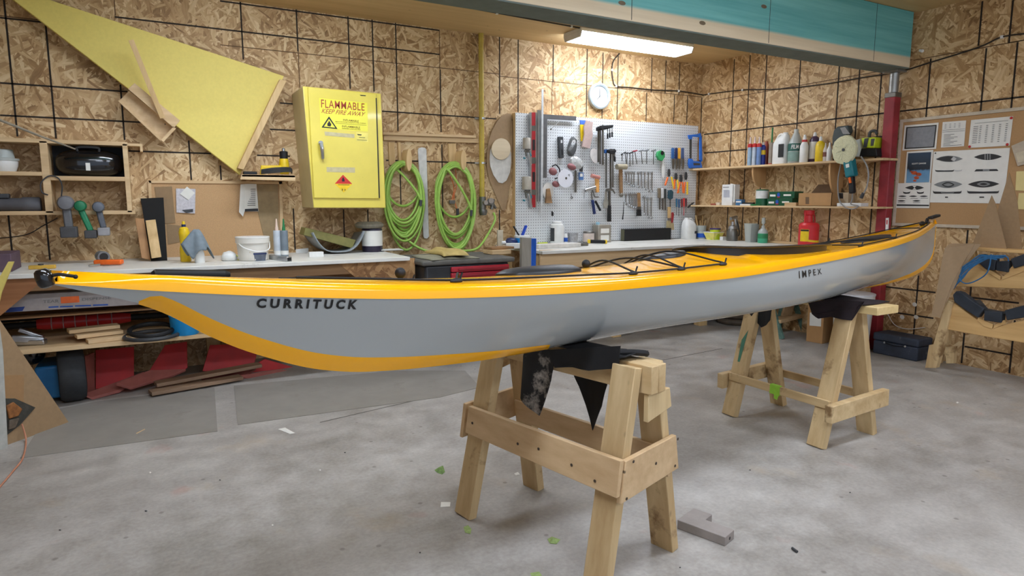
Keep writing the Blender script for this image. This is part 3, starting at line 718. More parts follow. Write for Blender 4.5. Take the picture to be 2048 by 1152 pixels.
# ------------------------------------------------------------------ big board, strip, tray and stick on the back wall
FOAM = pm('yellow_foam', (226, 206, 110), .7, 0, .03, 60)
thing('foam_board', 'big triangular yellow foam board hung on the strand board wall', 'foam board', [P('foam', FOAM, wpoly([(-26, -41), (568, 152), (480, 350)], .12, .05), bevel=.003)])
thing('wooden_strip', 'pale timber strip along the short edge of the yellow foam board', 'strip', [P('s', M['pineZ'], wpoly([(560, 158), (573, 162), (487.5, 340), (475, 336)], .19, .065), bevel=.003)])
mbs = [wpoly([(269, 166), (360, 241), (348, 256), (256, 178)], .20, .008), wpoly([(237, 203), (258, 182), (350, 256), (326, 281)], .135, .006), wpoly([(347, 253), (352, 257), (327, 284), (322, 280)], .20, .06), wpoly([(236, 202), (239, 200), (326, 280), (322, 283)], .16, .03)]
thing('wooden_tray', 'small open plywood tray fixed to the lower edge of the foam board', 'tray', [P('front_panel', M['pineX'], mbs[0], bevel=.001), P('back_panel', M['fir'], mbs[1]), P('end_panel', M['pineX'], mbs[2]), P('bottom_panel', M['pineX'], mbs[3])])
mb = MB(); mb.bar(BW(262, 80, .30), BW(325, 236, .225), .030, .012, (0, -1, 0)); thing('wooden_stick', 'thin wooden stick standing up from the plywood tray', 'stick', [P('s', M['pineZ'], mb)])

# ------------------------------------------------------------------ cubby shelf, left
co = .22
cs = T('cubby_shelf', 'open pine cubby shelf on the wall left of the corkboard', 'shelf', BW(130, 424, co/2))
def cubby(name, x0, y0, x1, y1, o=co): 
    a, b_ = BW(x0, y0, o), BW(x1, y1, o); mb = MB(); mb.box((min(a.x, b_.x), YB-o, min(a.z, b_.z)), (max(a.x, b_.x), YB-.002, max(a.z, b_.z))); mb.build(name, M['pineX'], cs, bevel=.001)
zt, zb_, zm1, zm2 = BW(200, 286, co).z, BW(100, 426, co).z, BW(40, 347, co).z, BW(170, 357, co).z
xr, xd = BW(254, 350, co).x, BW(92, 350, co).x; xl = -1.4
for nm, lo, hi in (('top_board', (xl, zt-.012), (xr+.016, zt+.012)), ('bottom_board', (xl, zb_-.012), (xr+.03, zb_+.012)), ('side_board', (xr-.014, zb_), (xr+.014, zt)), ('divider', (xd-.02, zb_), (xd+.02, zt)), ('shelf_board', (xl, zm1-.012), (xd-.02, zm1+.012)), ('shelf_board', (xd+.02, zm2-.014), (xr-.014, zm2+.014))):
    mb = MB(); mb.box((lo[0], YB-co, lo[1]), (hi[0], YB-.003, hi[1])); mb.build(nm, M['pineX'], cs, bevel=.0015)
mb = MB(); mb.box((xd+.022, YB-.012, zm2+.015), (xr-.015, YB-.003, zt-.013)); mb.build('back_panel', M['black'], cs)  # black sheet added so that this cell reads dark around the case
mb = MB(); mb.box((xr+.016, YB-.14, zt-.006), (xr+.10, YB-.003, zt+.010)); mb.box((xr+.085, YB-.14, zt-.04), (xr+.10, YB-.003, zt-.006)); tag(mb.build('wooden_bracket', M['pineX']), 'small wooden bracket stub at the top right corner of the cubby shelf', 'bracket')
c = V(((xd+xr)/2+.012, YB-.115, (zt+zm2)/2-.012)); w = (xr-xd)/2-.032; zh = (zt-zm2)/2-.026
mb = MB(); mb.ball(c, 1.0, 36, (w, .095, zh)); 
for v in mb.bm.verts:
    q = (v.co-c); q.z = math.copysign(abs(q.z/zh)**.7*zh, q.z); q.x = math.copysign(abs(q.x/w)**.75*w, q.x); v.co = c+q
m2 = MB(); m2.tube(spline([c+V((-.06, -.06, zh*.86)), c+V((-.05, -.075, zh*1.12)), c+V((.05, -.075, zh*1.12)), c+V((.06, -.06, zh*.86))], 6), .008, 8)
m3 = MB(); m3.box((c.x-.018, c.y-.101, c.z-.05), (c.x+.006, c.y-.094, c.z-.002))
thing('carry_case', 'rounded glossy black case lying in the upper right cell of the cubby shelf', 'case', [P('shell', M['blackgloss'], mb, smooth=80), P('handle', M['dgrey'], m2), P('sticker', M['paper'], m3)])
p = FL(6, 343, zm1+.012); p = V((BW(8, 343, .12).x, YB-.12, zm1+.012)); k = mpp(p)
mb = MB(); mb.lathe(p, [(22*k*.9, 0), (24*k, 12*k), (25*k, 20*k), (25*k, 22*k)], n=26); m2 = MB(); m2.lathe(p+V((0,0,22*k)), [(27*k, 0), (27*k, 4*k), (20*k, 5*k), (18*k, 20*k), (16*k, 22*k)], n=26)
thing('storage_tub', 'white plastic tub with clear lid in the top left cell of the cubby shelf', 'tub', [P('tub', M['white'], mb), P('lid', M['cloud'], m2)])
p = V((BW(20, 417, .14).x, YB-.14, zb_+.012)); k = mpp(p)
mb = MB(); mb.lathe(p+V((-.14, 0, 13*k)), [(10*k, 0), (13*k, .02), (13*k, .20), (15*k, .21), (15*k, .29), (13*k, .30)], (1,0,0), 20); m2 = MB(); m2.cbox(p+V((-.06, 0, 30*k)), (.13, .06, 9*k))
thing('angle_grinder', 'dusty grey angle grinder lying in the lower left cell of the cubby shelf', 'grinder', [P('body', pm('dusty_grey', (92, 92, 96), .7), mb), P('guard', M['dgrey'], m2, bevel=.004)])
mb = MB(); mb.tube([BW(-40, 222, .75), BW(0, 240, .62), BW(80, 272, .42), BW(150, 298, .235)], [.008, .008, .007, .005], 8); thing('metal_rod', 'long thin grey rod poking into the cubby shelf from the left', 'rod', [P('s', pm('dusty_metal', (150, 142, 126), .6, .3), mb)])
def drill(x, y0, y1, label, body, hand, batt, tilt, f=1.0):
    p = BW(x, y0+10, co+.03); k = mpp(p); h = (y1-y0)*k
    a = MB(); a.lathe(p+V((0, .10, 0)), [(r_*f, h_) for r_, h_ in ((.016, -.03), (.022, .0), (.030, .03), (.034, .10), (.034, .135), (.028, .150), (.014, .156))], (0, -1, 0), 18)
    b = MB(); q = p+V((tilt, -.02, -h*.74)); b.bar(p+V((0, -.0, -.02)), q, .034*f, .046, (0, 1, 0)); 
    c_ = MB(); c_.cbox(q+V((0, -.01, -.018)), (.066*f, .095, .05*f))
    d = MB(); d.cbox(p+V((0, .075, -.035)), (.014, .014, .03))
    thing('cordless_drill', label, 'drill', [P('motor_housing', body, a), P('grip', hand, b, bevel=.009), P('battery', batt, c_, bevel=.006), P('trigger', M['black'], d)], 'drills hung under the cubby shelf')
dg_ = pm('dusty_dark', (70, 70, 72), .7)
drill(132, 396, 466, 'leftmost of the three hanging drills, dusty grey body and dark battery', pm('drill_grey', (112, 112, 116), .6), pm('drill_grey2', (96, 96, 98), .6), dg_, .006, 1.35)
drill(161, 402, 470, 'green drill with dark battery, middle one of the three hanging drills', pm('drill_green', (26, 116, 76), .5), pm('drill_green2', (30, 126, 84), .5), dg_, .045)
drill(197, 404, 462, 'rightmost hanging drill, grey body with pale battery foot', pm('drill_slate', (98, 104, 114), .6), pm('drill_slate2', (88, 92, 100), .6), pm('pale_battery', (150, 150, 152), .6), .02)
mb = MB(); mb.tube(spline([BW(122, 398, co+.01), BW(124, 372, co+.01), BW(116, 356, co+.005), BW(98, 352, co+.01), BW(82, 366, co+.01), BW(84, 384, co+.005), BW(96, 390, co+.01)], 8), .004, 6); thing('tool_lead', 'thin grey cord looping round the divider of the cubby shelf', 'cord', [P('s', M['dgrey'], mb)])
mb = MB(); mb.tube(spline([BW(115, 436, .012), BW(85, 452, .012), BW(50, 470, .012), BW(-20, 478, .012)], 8), .003, 6); thing('loose_wire', 'thin dark wire running down the wall below the hanging drills', 'wire', [P('s', M['black'], mb)])

# ------------------------------------------------------------------ corkboard left and what hangs on it
cork = pm('cork', (192, 154, 110), .85, 0, .09, 160)
fr = [wpoly([(296, 361), (564, 363), (564, 368), (299, 366)], .022, .022), wpoly([(296, 361), (302, 361), (309, 520), (303, 520)], .022, .022), wpoly([(558, 363), (564, 363), (568, 512), (562, 512)], .022, .022)]
thing('corkboard', 'wood framed corkboard behind the left bench below the foam board', 'corkboard', [P('cork_sheet', cork, wpoly([(299, 363), (562, 365), (566, 512), (306, 520)], .012, .011))]+[P('frame', M['pineX'], f) for f in fr])
CP = pm('grey_card', (146, 120, 88), .8, 0, .05, 40)
thing('card_sheet', 'upright brown grey card with scribbles at the left of the corkboard', 'card', [P('s', CP, wpoly([(309, 374), (344, 373), (351, 446), (322, 448)], .017, .003))])
thing('card_sheet', 'brown card lower down on the corkboard behind the yellow bottle', 'card', [P('s', CP, wpoly([(333, 448), (366, 452), (366, 483), (336, 489)], .016, .002))])
thing('felt_panel', 'greyish thin panel at the right end of the left corkboard', 'panel', [P('s', pm('felt_grey_brown', (150, 128, 94), .85), wpoly([(515, 369), (556, 369), (560, 505), (531, 505), (527, 470), (516, 425)], .0165, .004))])
m1 = wpoly([(352, 377), (391, 378), (390, 427), (353, 425)], .022, .004); m2 = wpoly([(374, 373), (390, 386), (377, 400), (360, 388)], .027, .002); m3 = wpoly([(364, 420), (386, 418), (386, 424), (372, 426)], .026, .003)
thing('zip_bag', 'clear zip bag of small parts pinned to the left corkboard with a white note', 'bag', [P('bag', pm('bag_plastic', (200, 196, 200), .3, 0, .15, 60), m1), P('note', M['paper'], m2), P('contents', M['dgrey'], m3)])
m1 = MB(); m1.hexa([BW(490, 368, .04), BW(513, 368, .021), BW(517, 423, .021), BW(489, 423, .03), BW(490, 368, .042), BW(513, 368, .023), BW(517, 423, .023), BW(489, 423, .032)])
m2 = MB(); m2.hexa([BW(481, 369, .055), BW(490, 368, .04), BW(489, 423, .03), BW(478, 424, .05), BW(481, 369, .057), BW(490, 368, .042), BW(489, 423, .032), BW(478, 424, .052)]); m2.hexa([BW(478, 424, .05), BW(489, 423, .03), BW(486, 433, .035), BW(486, 433.5, .035), BW(478, 424, .052), BW(489, 423, .032), BW(486, 433, .037), BW(486, 433.5, .037)])
m3 = MB(); 
for i in range(9): m3.wp([(495, 378+i*4), (511, 377.6+i*4), (511, 379+i*4), (495, 379.4+i*4)], .0335-.001*0, .001)
m4 = wpoly([(490, 418), (516, 417), (516.5, 422), (489.5, 423)], .034, .001)
thing('flyer', 'white folded flyer with a black band pinned to the left corkboard', 'flyer', [P('sheet', M['paper'], m1), P('folded_flap', M['paper'], m2), P('print_lines', M['inkgrey'], m3, smooth=0), P('black_band', M['ink'], m4)])

# ------------------------------------------------------------------ small shelf with cut-out tool next to the cabinet
sh = [wpoly([(483, 349), (591, 350), (591, 362), (480, 359)], .26, .018)]
p0, p1 = BW(484, 349, .26), BW(590, 350, .26)
mb = MB(); mb.box((p0.x, YB-.26, p0.z-.014), (p1.x, YB-.003, p0.z))
thing('wall_shelf', 'little pine shelf between the foam board and the yellow cabinet', 'shelf', [P('front_lip', M['pineX'], sh[0], bevel=.002), P('shelf_board', M['pineX'], mb)])
sz = p0.z
p = V((BW(569, 347, .15).x, YB-.15, sz)); k = mpp(p)
a = MB(); a.lathe(p+V((0, 0, .012)), [(.030, 0), (.034, .03), (.036, .075), (.030, .11)], n=20); b = MB(); b.lathe(p+V((0, 0, .122)), [(.028, 0), (.030, .05), (.022, .055)], n=20)
c_ = MB(); c_.lathe(p+V((0, 0, .175)), [(.012, 0), (.012, .02), (.005, .026)], n=14)
d = MB(); d.bar(p+V((-.02, -.01, .06)), p+V((-.15, -.02, .055)), .03, .03); d.bar(p+V((-.15, -.02, .07)), p+V((-.16, -.02, .0)), .028, .028)
e = MB(); 
for i in range(4): e.tube(spline([p+V((-.17, -.05-.006*i, .012+.008*i)), p+V((-.08, -.085, .02+.01*i)), p+V((.03, -.06, .03+.008*i)), p+V((.05, -.01, .02))], 6), .005, 6)
thing('power_sander', 'yellow corded power tool with black collar standing on the little shelf beside the cabinet', 'power tool', [P('motor_body', M['yellow'], a), P('collar', M['black'], b), P('spindle', M['steel'], c_), P('handle', M['yellow'], d, bevel=.008), P('cord', M['dgrey'], e)])
mb = MB(); mb.cbox(V((BW(500, 347, .2).x, YB-.2, sz+.012)), (.09, .05, .024)); thing('sanding_block', 'small black block on the left end of the little shelf beside the cabinet', 'block', [P('s', M['black'], mb, bevel=.004)])

# ------------------------------------------------------------------ flammables cabinet
do = .40
def dC(x, y, o): return BW(x, y, o)
fq = [(605, 172), (762, 187), (772, 416), (627, 416)]
F4 = [BW(x, y, do) for x, y in fq]; B4 = [V((p.x, YB-.002, p.z)) for p in F4]
CY = pm('cabinet_yellow', (228, 208, 86), .34, 0, .04, 7, .25, 0, ((110, 96, 44), .685, 34.))
CS_ = pm('cabinet_side', (206, 190, 138), .4, 0, .06, 5)
mb = MB(); mb.hexa([F4[3], F4[2], B4[2], B4[3], F4[0], F4[1], B4[1], B4[0]]); mb.bm.normal_update()
for fc in mb.bm.faces: fc.material_index = 0 if abs(fc.normal.y) > .5 else 1
dr = MB(); dr.wp([(616, 174), (753, 188), (760.5, 397.5), (628, 396)], do+.014, .013)
gp = MB(); gp.wp([(751.5, 196), (753.5, 196), (760, 396), (757.5, 396)], do+.0155, .002); gp.wp([(719, 189.6), (732, 190.8), (731, 192.4), (722, 191.8)], do+.0155, .002)
eo = do+.0152
def ecard(px, th=.0012, o=eo): return wpoly(px, o, th)
LY = pm('label_yellow', (240, 230, 70), .35, 0, .02)
RD = pm('label_red_brown', (172, 66, 36), .45, 0, .05)
lab = ecard([(638.5, 196), (734.6, 205.7), (735.8, 263), (640.9, 257)])
def ptx(body, bl, br, tr, tl, o=eo+.0012, **k):
    m_ = MB(); put_text(m_, body, bil(*[BW(x, y, o) for x, y in (bl, br, tr, tl)]), **k); return m_
tx1 = ptx('FLAMMABLE', (642.5, 215), (729, 221.5), (729, 207), (642, 198.7), bold=.004, spacing=1.08)
put_text(tx1, 'KEEP FIRE AWAY', bil(*[BW(x, y, eo+.0012) for x, y in ((643, 226), (729, 233), (731, 224.8), (644, 217))]), bold=.004, shear=.25)
tx2 = MB()
for body, q in (('INFLAMABLE', ((686, 241.5), (717, 244.5), (717.5, 240.6), (686.5, 237.8))), ('MANTENGASE ALEJADO DEL FUEGO', ((671, 244.4), (732, 248.6), (732, 246.2), (671, 242.2))), ('INFLAMMABLE', ((684, 254.2), (720, 257.2), (720, 253.2), (684, 250.4))), ('GARDER LOIN DU FEU', ((684, 257.6), (721, 260.4), (721, 258.2), (684, 255.6)))):
    put_text(tx2, body, bil(*[BW(x, y, eo+.0012) for x, y in q]), bold=.012)
tx2.wp([(671, 246.2), (733, 250.4), (733, 251), (671, 246.8)], eo+.001, .001)
tri = MB(); o_ = [(658, 232.6), (675, 258), (643, 255)]; i_ = [(658, 237.4), (670.6, 255.4), (647.6, 253.2)]
vo_ = [tri.v(BW(x, y, eo+.0012)) for x, y in o_]; vi_ = [tri.v(BW(x, y, eo+.0012)) for x, y in i_]
for k_ in range(3): tri.f([vo_[k_], vo_[(k_+1)%3], vi_[(k_+1)%3], vi_[k_]])
tri.f([tri.v(BW(x, y, eo+.0012)) for x, y in ((655, 252), (654.6, 247), (657, 244.6), (657.6, 241), (660.2, 244), (660.6, 246.6), (662, 246), (662.4, 250), (661, 253))])
gl = MB(); gl.wp([(649, 263), (709, 268.5), (709, 276), (650, 271)], eo, .001); gl.wp([(653, 334), (710, 335), (710, 345.5), (653.5, 344)], eo, .001)
gs = ecard([(712, 264), (736, 266.5), (736, 284), (712.5, 282)]); 
gk = MB(); gk.wp([(714, 268), (724, 269), (722, 271), (716, 270.4)], eo+.0006, .0005); gk.wp([(714, 279), (734, 280.6), (734, 281.2), (714, 279.8)], eo+.0006, .0005); gk.wp([(718, 274), (730, 275), (730, 276), (718, 275)], eo+.0006, .0005)
dm1 = ecard([(686, 349.5), (704.6, 368), (669.7, 367.4)]); dm2 = ecard([(669.7, 367.4), (704.6, 368), (687.7, 385)])
dmx = MB(); put_text(dmx, '3 3', bil(*[BW(x, y, eo+.0012) for x, y in ((683.5, 381), (691, 381.4), (691, 378), (683.5, 377.6))]), bold=.02)
dmx.f([dmx.v(BW(x, y, eo+.0012)) for x, y in ((684, 363), (684, 358), (686.5, 354), (689, 359), (689.5, 363))])
dmx.wp([(676, 369), (699, 369.4), (699, 370.4), (676, 370)], eo+.001, .0005)
hd = MB(); a_, b_ = BW(642, 286, eo+.03), BW(645.5, 317, eo+.02); hd.cyl(BW(641, 286, eo-.005), a_, .016, None, 14); hd.tube(spline([a_, a_.lerp(b_, .5)+V((0,-.012,0)), b_], 6), [.014]*6+[.012]*7, 10)
kb_ = MB(); kp_ = V((F4[0].x+.0, YB-.22, BW(598, 377, .22).z)); kb_.lathe(V((F4[3].x+.004, YB-.20, BW(600, 376, .2).z)), [(.028, 0), (.028, .008), (.018, .012), (.010, .012)], (-1, 0, 0), 16)
cab = thing('safety_cabinet', 'yellow metal flammables cabinet on the wall left of the green hoses', 'cabinet',
  [P('cabinet_body', [CY, CS_], mb, bevel=.006), P('door', CY, dr, bevel=.004), P('hinge_gap', M['ink'], gp, sub=1), P('warning_label', LY, lab, sub=1), P('red_lettering', RD, tx1, smooth=0, sub=1), P('small_lettering', pm('brown_print', (128, 104, 30), .6), tx2, smooth=0, sub=1), P('flame_triangle', M['ink'], tri, smooth=0, sub=1),
   P('tape_residue', pm('tape_grey', (196, 184, 140), .5, 0, .1, 40), gl, sub=1), P('inspection_label', pm('label_pale', (232, 216, 110), .5), gs, sub=1), P('small_print', M['ink'], gk, sub=1), P('hazard_red', pm('hazard_red_paint', (206, 44, 34), .4), dm1, sub=1), P('hazard_yellow', pm('hazard_yellow_paint', (244, 204, 24), .4), dm2, sub=1), P('hazard_print', M['ink'], dmx, smooth=0, sub=1), P('door_handle', M['steel'], hd, sub=1), P('side_knob', CS_, kb_)])
# ------------------------------------------------------------------ hose rack, hoses, white slat, pipe, templates
mb = [wpoly([(766, 264), (952, 271), (952, 276), (766, 269.5)], .05, .048), wpoly([(768, 270), (957, 277), (957, 286), (768, 280.5)], .03, .028)]
thing('hose_rack', 'pine rail with two round ended pegs holding the green hoses', 'rack', [P('rail', M['pineX'], mb[0], bevel=.002), P('rail', M['pineX'], mb[1], bevel=.002)]
  + [P('upright', M['pineZ'], wpoly(q, .022, .02), bevel=.001) for q in ([(777, 284), (789, 284), (791, 330), (779, 330)], [(796, 284), (801, 284), (803, 326), (798, 326)], [(897, 287), (912, 287), (914, 330), (899, 330)])]
  + [P('peg', M['pineZ'], MB().prism([BW(x, y, .0) + V((0, -.02, 0)) for x, y in ell(x0, y0, 5.5, h_, 20)], (0, -.13, 0)), bevel=.004) for x0, y0, h_ in ((806, 322, 22), (913, 322, 20))])
HOSE = pm('green_hose', (158, 196, 88), .45, 0, .08, 30)
def coil(label, cx, top, specs, tail, seed):
    rnd = random.Random(seed); pts = []
    for i, (w, bot, off, sh) in enumerate(specs):
        n = 14
        for k in range(n):
            a = 2*PI*k/n; yy = (top+bot)/2 - math.cos(a)*(bot-top)/2; t = (yy-top)/(bot-top)
            ww = w*(.94+.10*math.sin(PI*t))
            x = cx+sh*t*1.0+math.sin(a)*ww+i*.3; y = yy+(2.5*i if k in (0, 1, n-1) else 0)*.4
            pts.append(BW(x, y, off+.008*math.sin(a*2+i)))
    pts += [BW(*q) for q in tail]
    mb = MB().tube(spline(pts, 4), .0105, 8)
    e = pts[-1]; f = MB().cyl(BW(tail[0][0], tail[0][1], tail[0][2]+.02), BW(tail[0][0]-1, tail[0][1]+12, tail[0][2]+.02), .012)
    return thing('air_hose', label, 'hose', [P('hose', HOSE, mb, smooth=60), P('fitting', M['dgrey'], f)])
coil('left coil of bright green air hose next to the yellow cabinet', 806, 322, [(34, 412, .05, 0), (31, 440, .075, 0), (36, 446, .10, 1), (35, 466, .06, 1), (33, 474, .115, 2), (37, 452, .09, 0), (30, 460, .055, 2), (38, 482, .10, 1), (35, 470, .08, -1), (34, 500, .07, 4)], [(842, 400, .12), (826, 452, .10), (812, 470, .09), (815, 480, .09), (840, 497, .12), (872, 507, .15)], 3)
coil('right coil of bright green air hose beside the yellow pipe', 909, 324, [(36, 434, .05, 0), (35, 476, .075, 1), (37, 470, .10, 0), (33, 492, .06, 2), (36, 500, .09, 2), (32, 468, .115, 0), (38, 488, .055, 1), (34, 502, .08, 3), (36, 496, .105, -1), (35, 498, .125, 3)], [(943, 420, .12), (935, 480, .13), (915, 499, .12), (940, 501, .15), (958, 494, .14), (975, 470, .10), (990, 440, .09), (987, 425, .08)], 5)
thing('white_stick', 'long white rounded stick hanging between the two green hoses', 'slat', [P('s', pm('white_slat_paint', (206, 204, 198), .5), wpoly([(836, 300), (838, 296), (844, 294.5), (851, 296), (853, 300), (858, 473), (855, 477), (849, 477), (847, 473)], .03, .012), bevel=.002)])
mb = MB(); a_, b_ = BW(966, 69, .035), BW(964, 396, .035); mb.cyl((b_.x, b_.y, b_.z), (b_.x, b_.y, ZC-.001), .022, None, 16)
m2 = MB()
for y in (237, 326): p = BW(965, y, .035); m2.lathe(p-V((0,0,.008)), [(.026, 0), (.026, .016)], n=16); m2.cbox(p+V((-.04, .02, 0)), (.05, .012, .014))
thing('air_pipe', 'yellow painted vertical pipe on the back wall right of the hoses', 'pipe', [P('pipe', pm('pipe_yellow', (186, 160, 62), .5), mb), P('clamp', M['steel'], m2)])
p = BW(966, 405, .06); a = MB(); a.cyl(p+V((0, .01, .05)), p+V((0, .01, -.06)), .03); a.lathe(p+V((0, 0, -.06)), [(.034, 0), (.038, -.02), (.03, -.05)][::-1], n=16); a.cyl(p+V((0, 0, -.01)), p+V((.09, -.01, -.015)), .014); 
b = MB(); b.lathe(p+V((.05, -.03, .015)), [(.024, 0), (.024, .03)], (0, -1, 0), 18); b.lathe(p+V((.0, -.03, .0)), [(.020, 0), (.020, .03)], (0, -1, 0), 18)
c_ = MB(); c_.cyl(p+V((.08, -.01, -.06)), p+V((.095, -.01, .03)), .016); c_.cyl(p+V((.095, -.01, -.015)), p+V((.12, -.01, -.05)), .011)
thing('air_regulator', 'dull metal air regulator at the bottom end of the yellow pipe', 'regulator', [P('body', M['dsteel'], a), P('gauge', M['steel'], b), P('valve', M['dsteel'], c_)])
thing('shape_template', 'big brown hardboard drop shaped template hung left of the pegboard', 'template', [P('s', M['particle'], wpoly([(1022, 228), (1014, 227.5), (1004, 231), (994, 243), (984, 262), (977, 284), (973.5, 310), (973.5, 332), (979, 360), (992, 392), (1004, 421), (1010.5, 421), (1016, 395), (1022, 353), (1025, 300), (1025, 251)], .020, .006))])
thing('shape_template', 'white oval template hung on the brown hardboard template', 'template', [P('s', pm('pale_template', (206, 202, 194), .5), wpoly([(979.5, 318), (981, 300), (986, 290), (1000, 284), (1016, 290), (1022, 305), (1022.5, 325), (1020, 345), (1013, 361), (1005, 366.5), (997, 365), (987, 350), (981, 333)], .032, .006))])
thing('wooden_disc', 'round plywood disc hung over the white oval template', 'disc', [P('s', wood('pale_ply', (190, 170, 138), (214, 196, 166), 0, .8), wpoly(ell(1002.5, 298, 19, 21.5), .05, .012), bevel=.001)])
mb = MB().tube(spline([BW(911, 338, .03), BW(913, 370, .03), BW(908, 395, .03), BW(915, 425, .03), BW(910, 440, .03)], 6), .003, 6); mb.tube(spline([BW(900, 352, .03), BW(908, 375, .03), BW(904, 400, .03)], 6), .003, 6); m2 = MB().cbox(BW(904, 404, .03), (.05, .02, .03)); m2b = MB().cbox(BW(915, 424, .03), (.02, .02, .06))
thing('orange_string', 'thin orange string with small clips hanging inside the right hose coil', 'string', [P('string', M['orange'], mb), P('clip', M['dsteel'], m2), P('clip', M['dgrey'], m2b)])
p = BW(1003, 288, .06)

# wall clock
p = BW(1196, 193, .0); R_ = .123
a = MB(); a.lathe(p, [(R_*.98, .0), (R_, .02), (R_*.97, .036), (R_*.86, .042), (R_*.76, .034), (R_*.755, .024)], (0, -1, 0), 48); b = MB(); b.lathe(p, [(R_*.758, .018), (R_*.758, .026)], (0, -1, 0), 48)
c_ = MB()
for h in range(12):
    t_ = 2*PI*h/12; d_ = V((math.sin(t_), 0, math.cos(t_))); c_.bar(p+V((0, -.0268, 0))+d_*R_*.62, p+V((0, -.0268, 0))+d_*R_*.70, .004, .0008, (0, 1, 0))
d = MB()
for ang, L in ((-4, .56), (222, .40)):
    t_ = math.radians(ang); d_ = V((math.sin(t_), 0, math.cos(t_))); d.bar(p+V((0, -.030, 0))-d_*.012, p+V((0, -.030, 0))+d_*R_*L, .0035, .0012, (0, 1, 0))
thing('wall_clock', 'round wall clock with pale rim under the ceiling light', 'clock', [P('rim', pm('clock_rim', (168, 180, 184), .35), a), P('dial', pm('clock_face', (212, 216, 216), .5, 0, .01), b), P('hour_mark', M['inkgrey'], c_), P('hand', M['ink'], d)])

# cables on ceiling and walls with white clips
def cable(pts, label, clips, r=.0055, mat='black'):
    m1 = MB().tube(spline(pts, 8), r, 6); m2 = MB()
    for c_, nrm in clips: m2.cbox(c_, (.016, .016, .02))
    thing('cable', label, 'cable', [P('wire', pm('dark_cable', (44, 38, 32), .6), m1), P('clip', M['white'], m2)])
zc = ZC-.008
cl = [FL(x, y, zc) for x, y in ((855, -8), (900, 10), (994, 26), (1050, 38), (1100, 52), (1143, 53), (1207, 67))]
cl = [FL(x, y, zc) for x, y in ((770, -22), (900, 8), (994, 26), (1143, 53), (1207, 66))] + [FL(1250, 78, zc), FL(1285, 84, zc)]
cable(cl, 'dark cable clipped across the ceiling to the shop light', [(q, 0) for q in (cl[2], cl[3], cl[4], cl[6])])
wl = [BW(x, y, .008) for x, y in ((1239, 107), (1227, 122), (1224, 140), (1226, 160), (1232, 172), (1262, 175), (1310, 180), (1357, 182), (1402, 189))]
wr = [RW(x, y, .008) for x, y in ((1412, 189), (1418, 188), (1485, 180), (1560, 178), (1650, 168), (1720, 156), (1800, 143), (1860, 125), (1956, 95), (2004, 74), (2060, 66))]
cable(wl+[V((XW-.01, YB-.01, wl[-1].z-.004))]+wr, 'dark cable running round the corner and along the right wall to the beam', [(q, 0) for q in (wl[2], wl[4], wl[7], wr[1], wr[2], wr[9])])
thing('screw_hook', 'small white hook on the right wall above the cable', 'hook', [P('s', M['white'], MB().lathe(RW(1845, 102, .0), [(.012, 0), (.012, .01), (.005, .012), (.005, .03), (.009, .034)], (-1, 0, 0), 10))])

# ------------------------------------------------------------------ pegboard
po = .06
def peg_mat():
    m, nt, b = newmat('white_pegboard'); tc = nd(nt, 'ShaderNodeTexCoord'); sx = nd(nt, 'ShaderNodeSeparateXYZ'); nt.links.new(tc.outputs['Object'], sx.inputs[0])
    d2 = None
    for i in (0, 2):
        fr_ = math_(nt, 'FRACT', math_(nt, 'DIVIDE', sx.outputs[i], .0254)); q = math_(nt, 'SUBTRACT', fr_, .5); q = math_(nt, 'MULTIPLY', q, q)
        d2 = q if d2 is None else math_(nt, 'ADD', d2, q)
    k = ramp(nt, d2, [(.020, (1,1,1,1)), (.034, (0,0,0,1))])
    nt.links.new(mix(nt, k, s2l((214, 216, 216)), s2l((92, 92, 94))), b.inputs['Base Color']); b.inputs['Roughness'].default_value = .35
    return m
tl, tr_, br, bl = [BW(x, y, po) for x, y in ((1028, 227), (1395, 250), (1390, 474), (1034, 480))]
px0, px1, pz1 = (tl.x+bl.x)/2, (tr_.x+br.x)/2, (tl.z+tr_.z)/2
a = MB(); a.box((px0, YB-po, BZ+.006), (px1, YB-po+.006, pz1)); fr = []
for lo, hi in (((px0-.0, YB-po+.007, BZ+.006), (px0+.038, YB-.002, pz1)), ((px1-.038, YB-po+.007, BZ+.006), (px1, YB-.002, pz1)), ((px0+.038, YB-po+.007, pz1-.038), (px1-.038, YB-.002, pz1))):
    q = MB(); q.box(lo, hi); fr.append(q)
thing('pegboard', 'large white perforated pegboard of hand tools above the corner bench', 'pegboard', [P('panel', peg_mat(), a, smooth=0)]+[P('batten', M['pineZ'], q) for q in fr])
A = lambda x, y: (1020+x/4.8, 220+y/4.8)
B = lambda x, y: (1200+x/4.8, 220+y/4.8)
def ap(f, pts): return [f(*q) for q in pts]
def rc(f, x0, y0, x1, y1): return ap(f, [(x0, y0), (x1, y0), (x1, y1), (x0, y1)])
def hookmb(f, x, y): return MB().tube([BW(*f(x, y), po-.004), BW(*f(x, y+4), po+.03), BW(*f(x, y-4), po+.035)], .003, 5)
o1 = po+.035
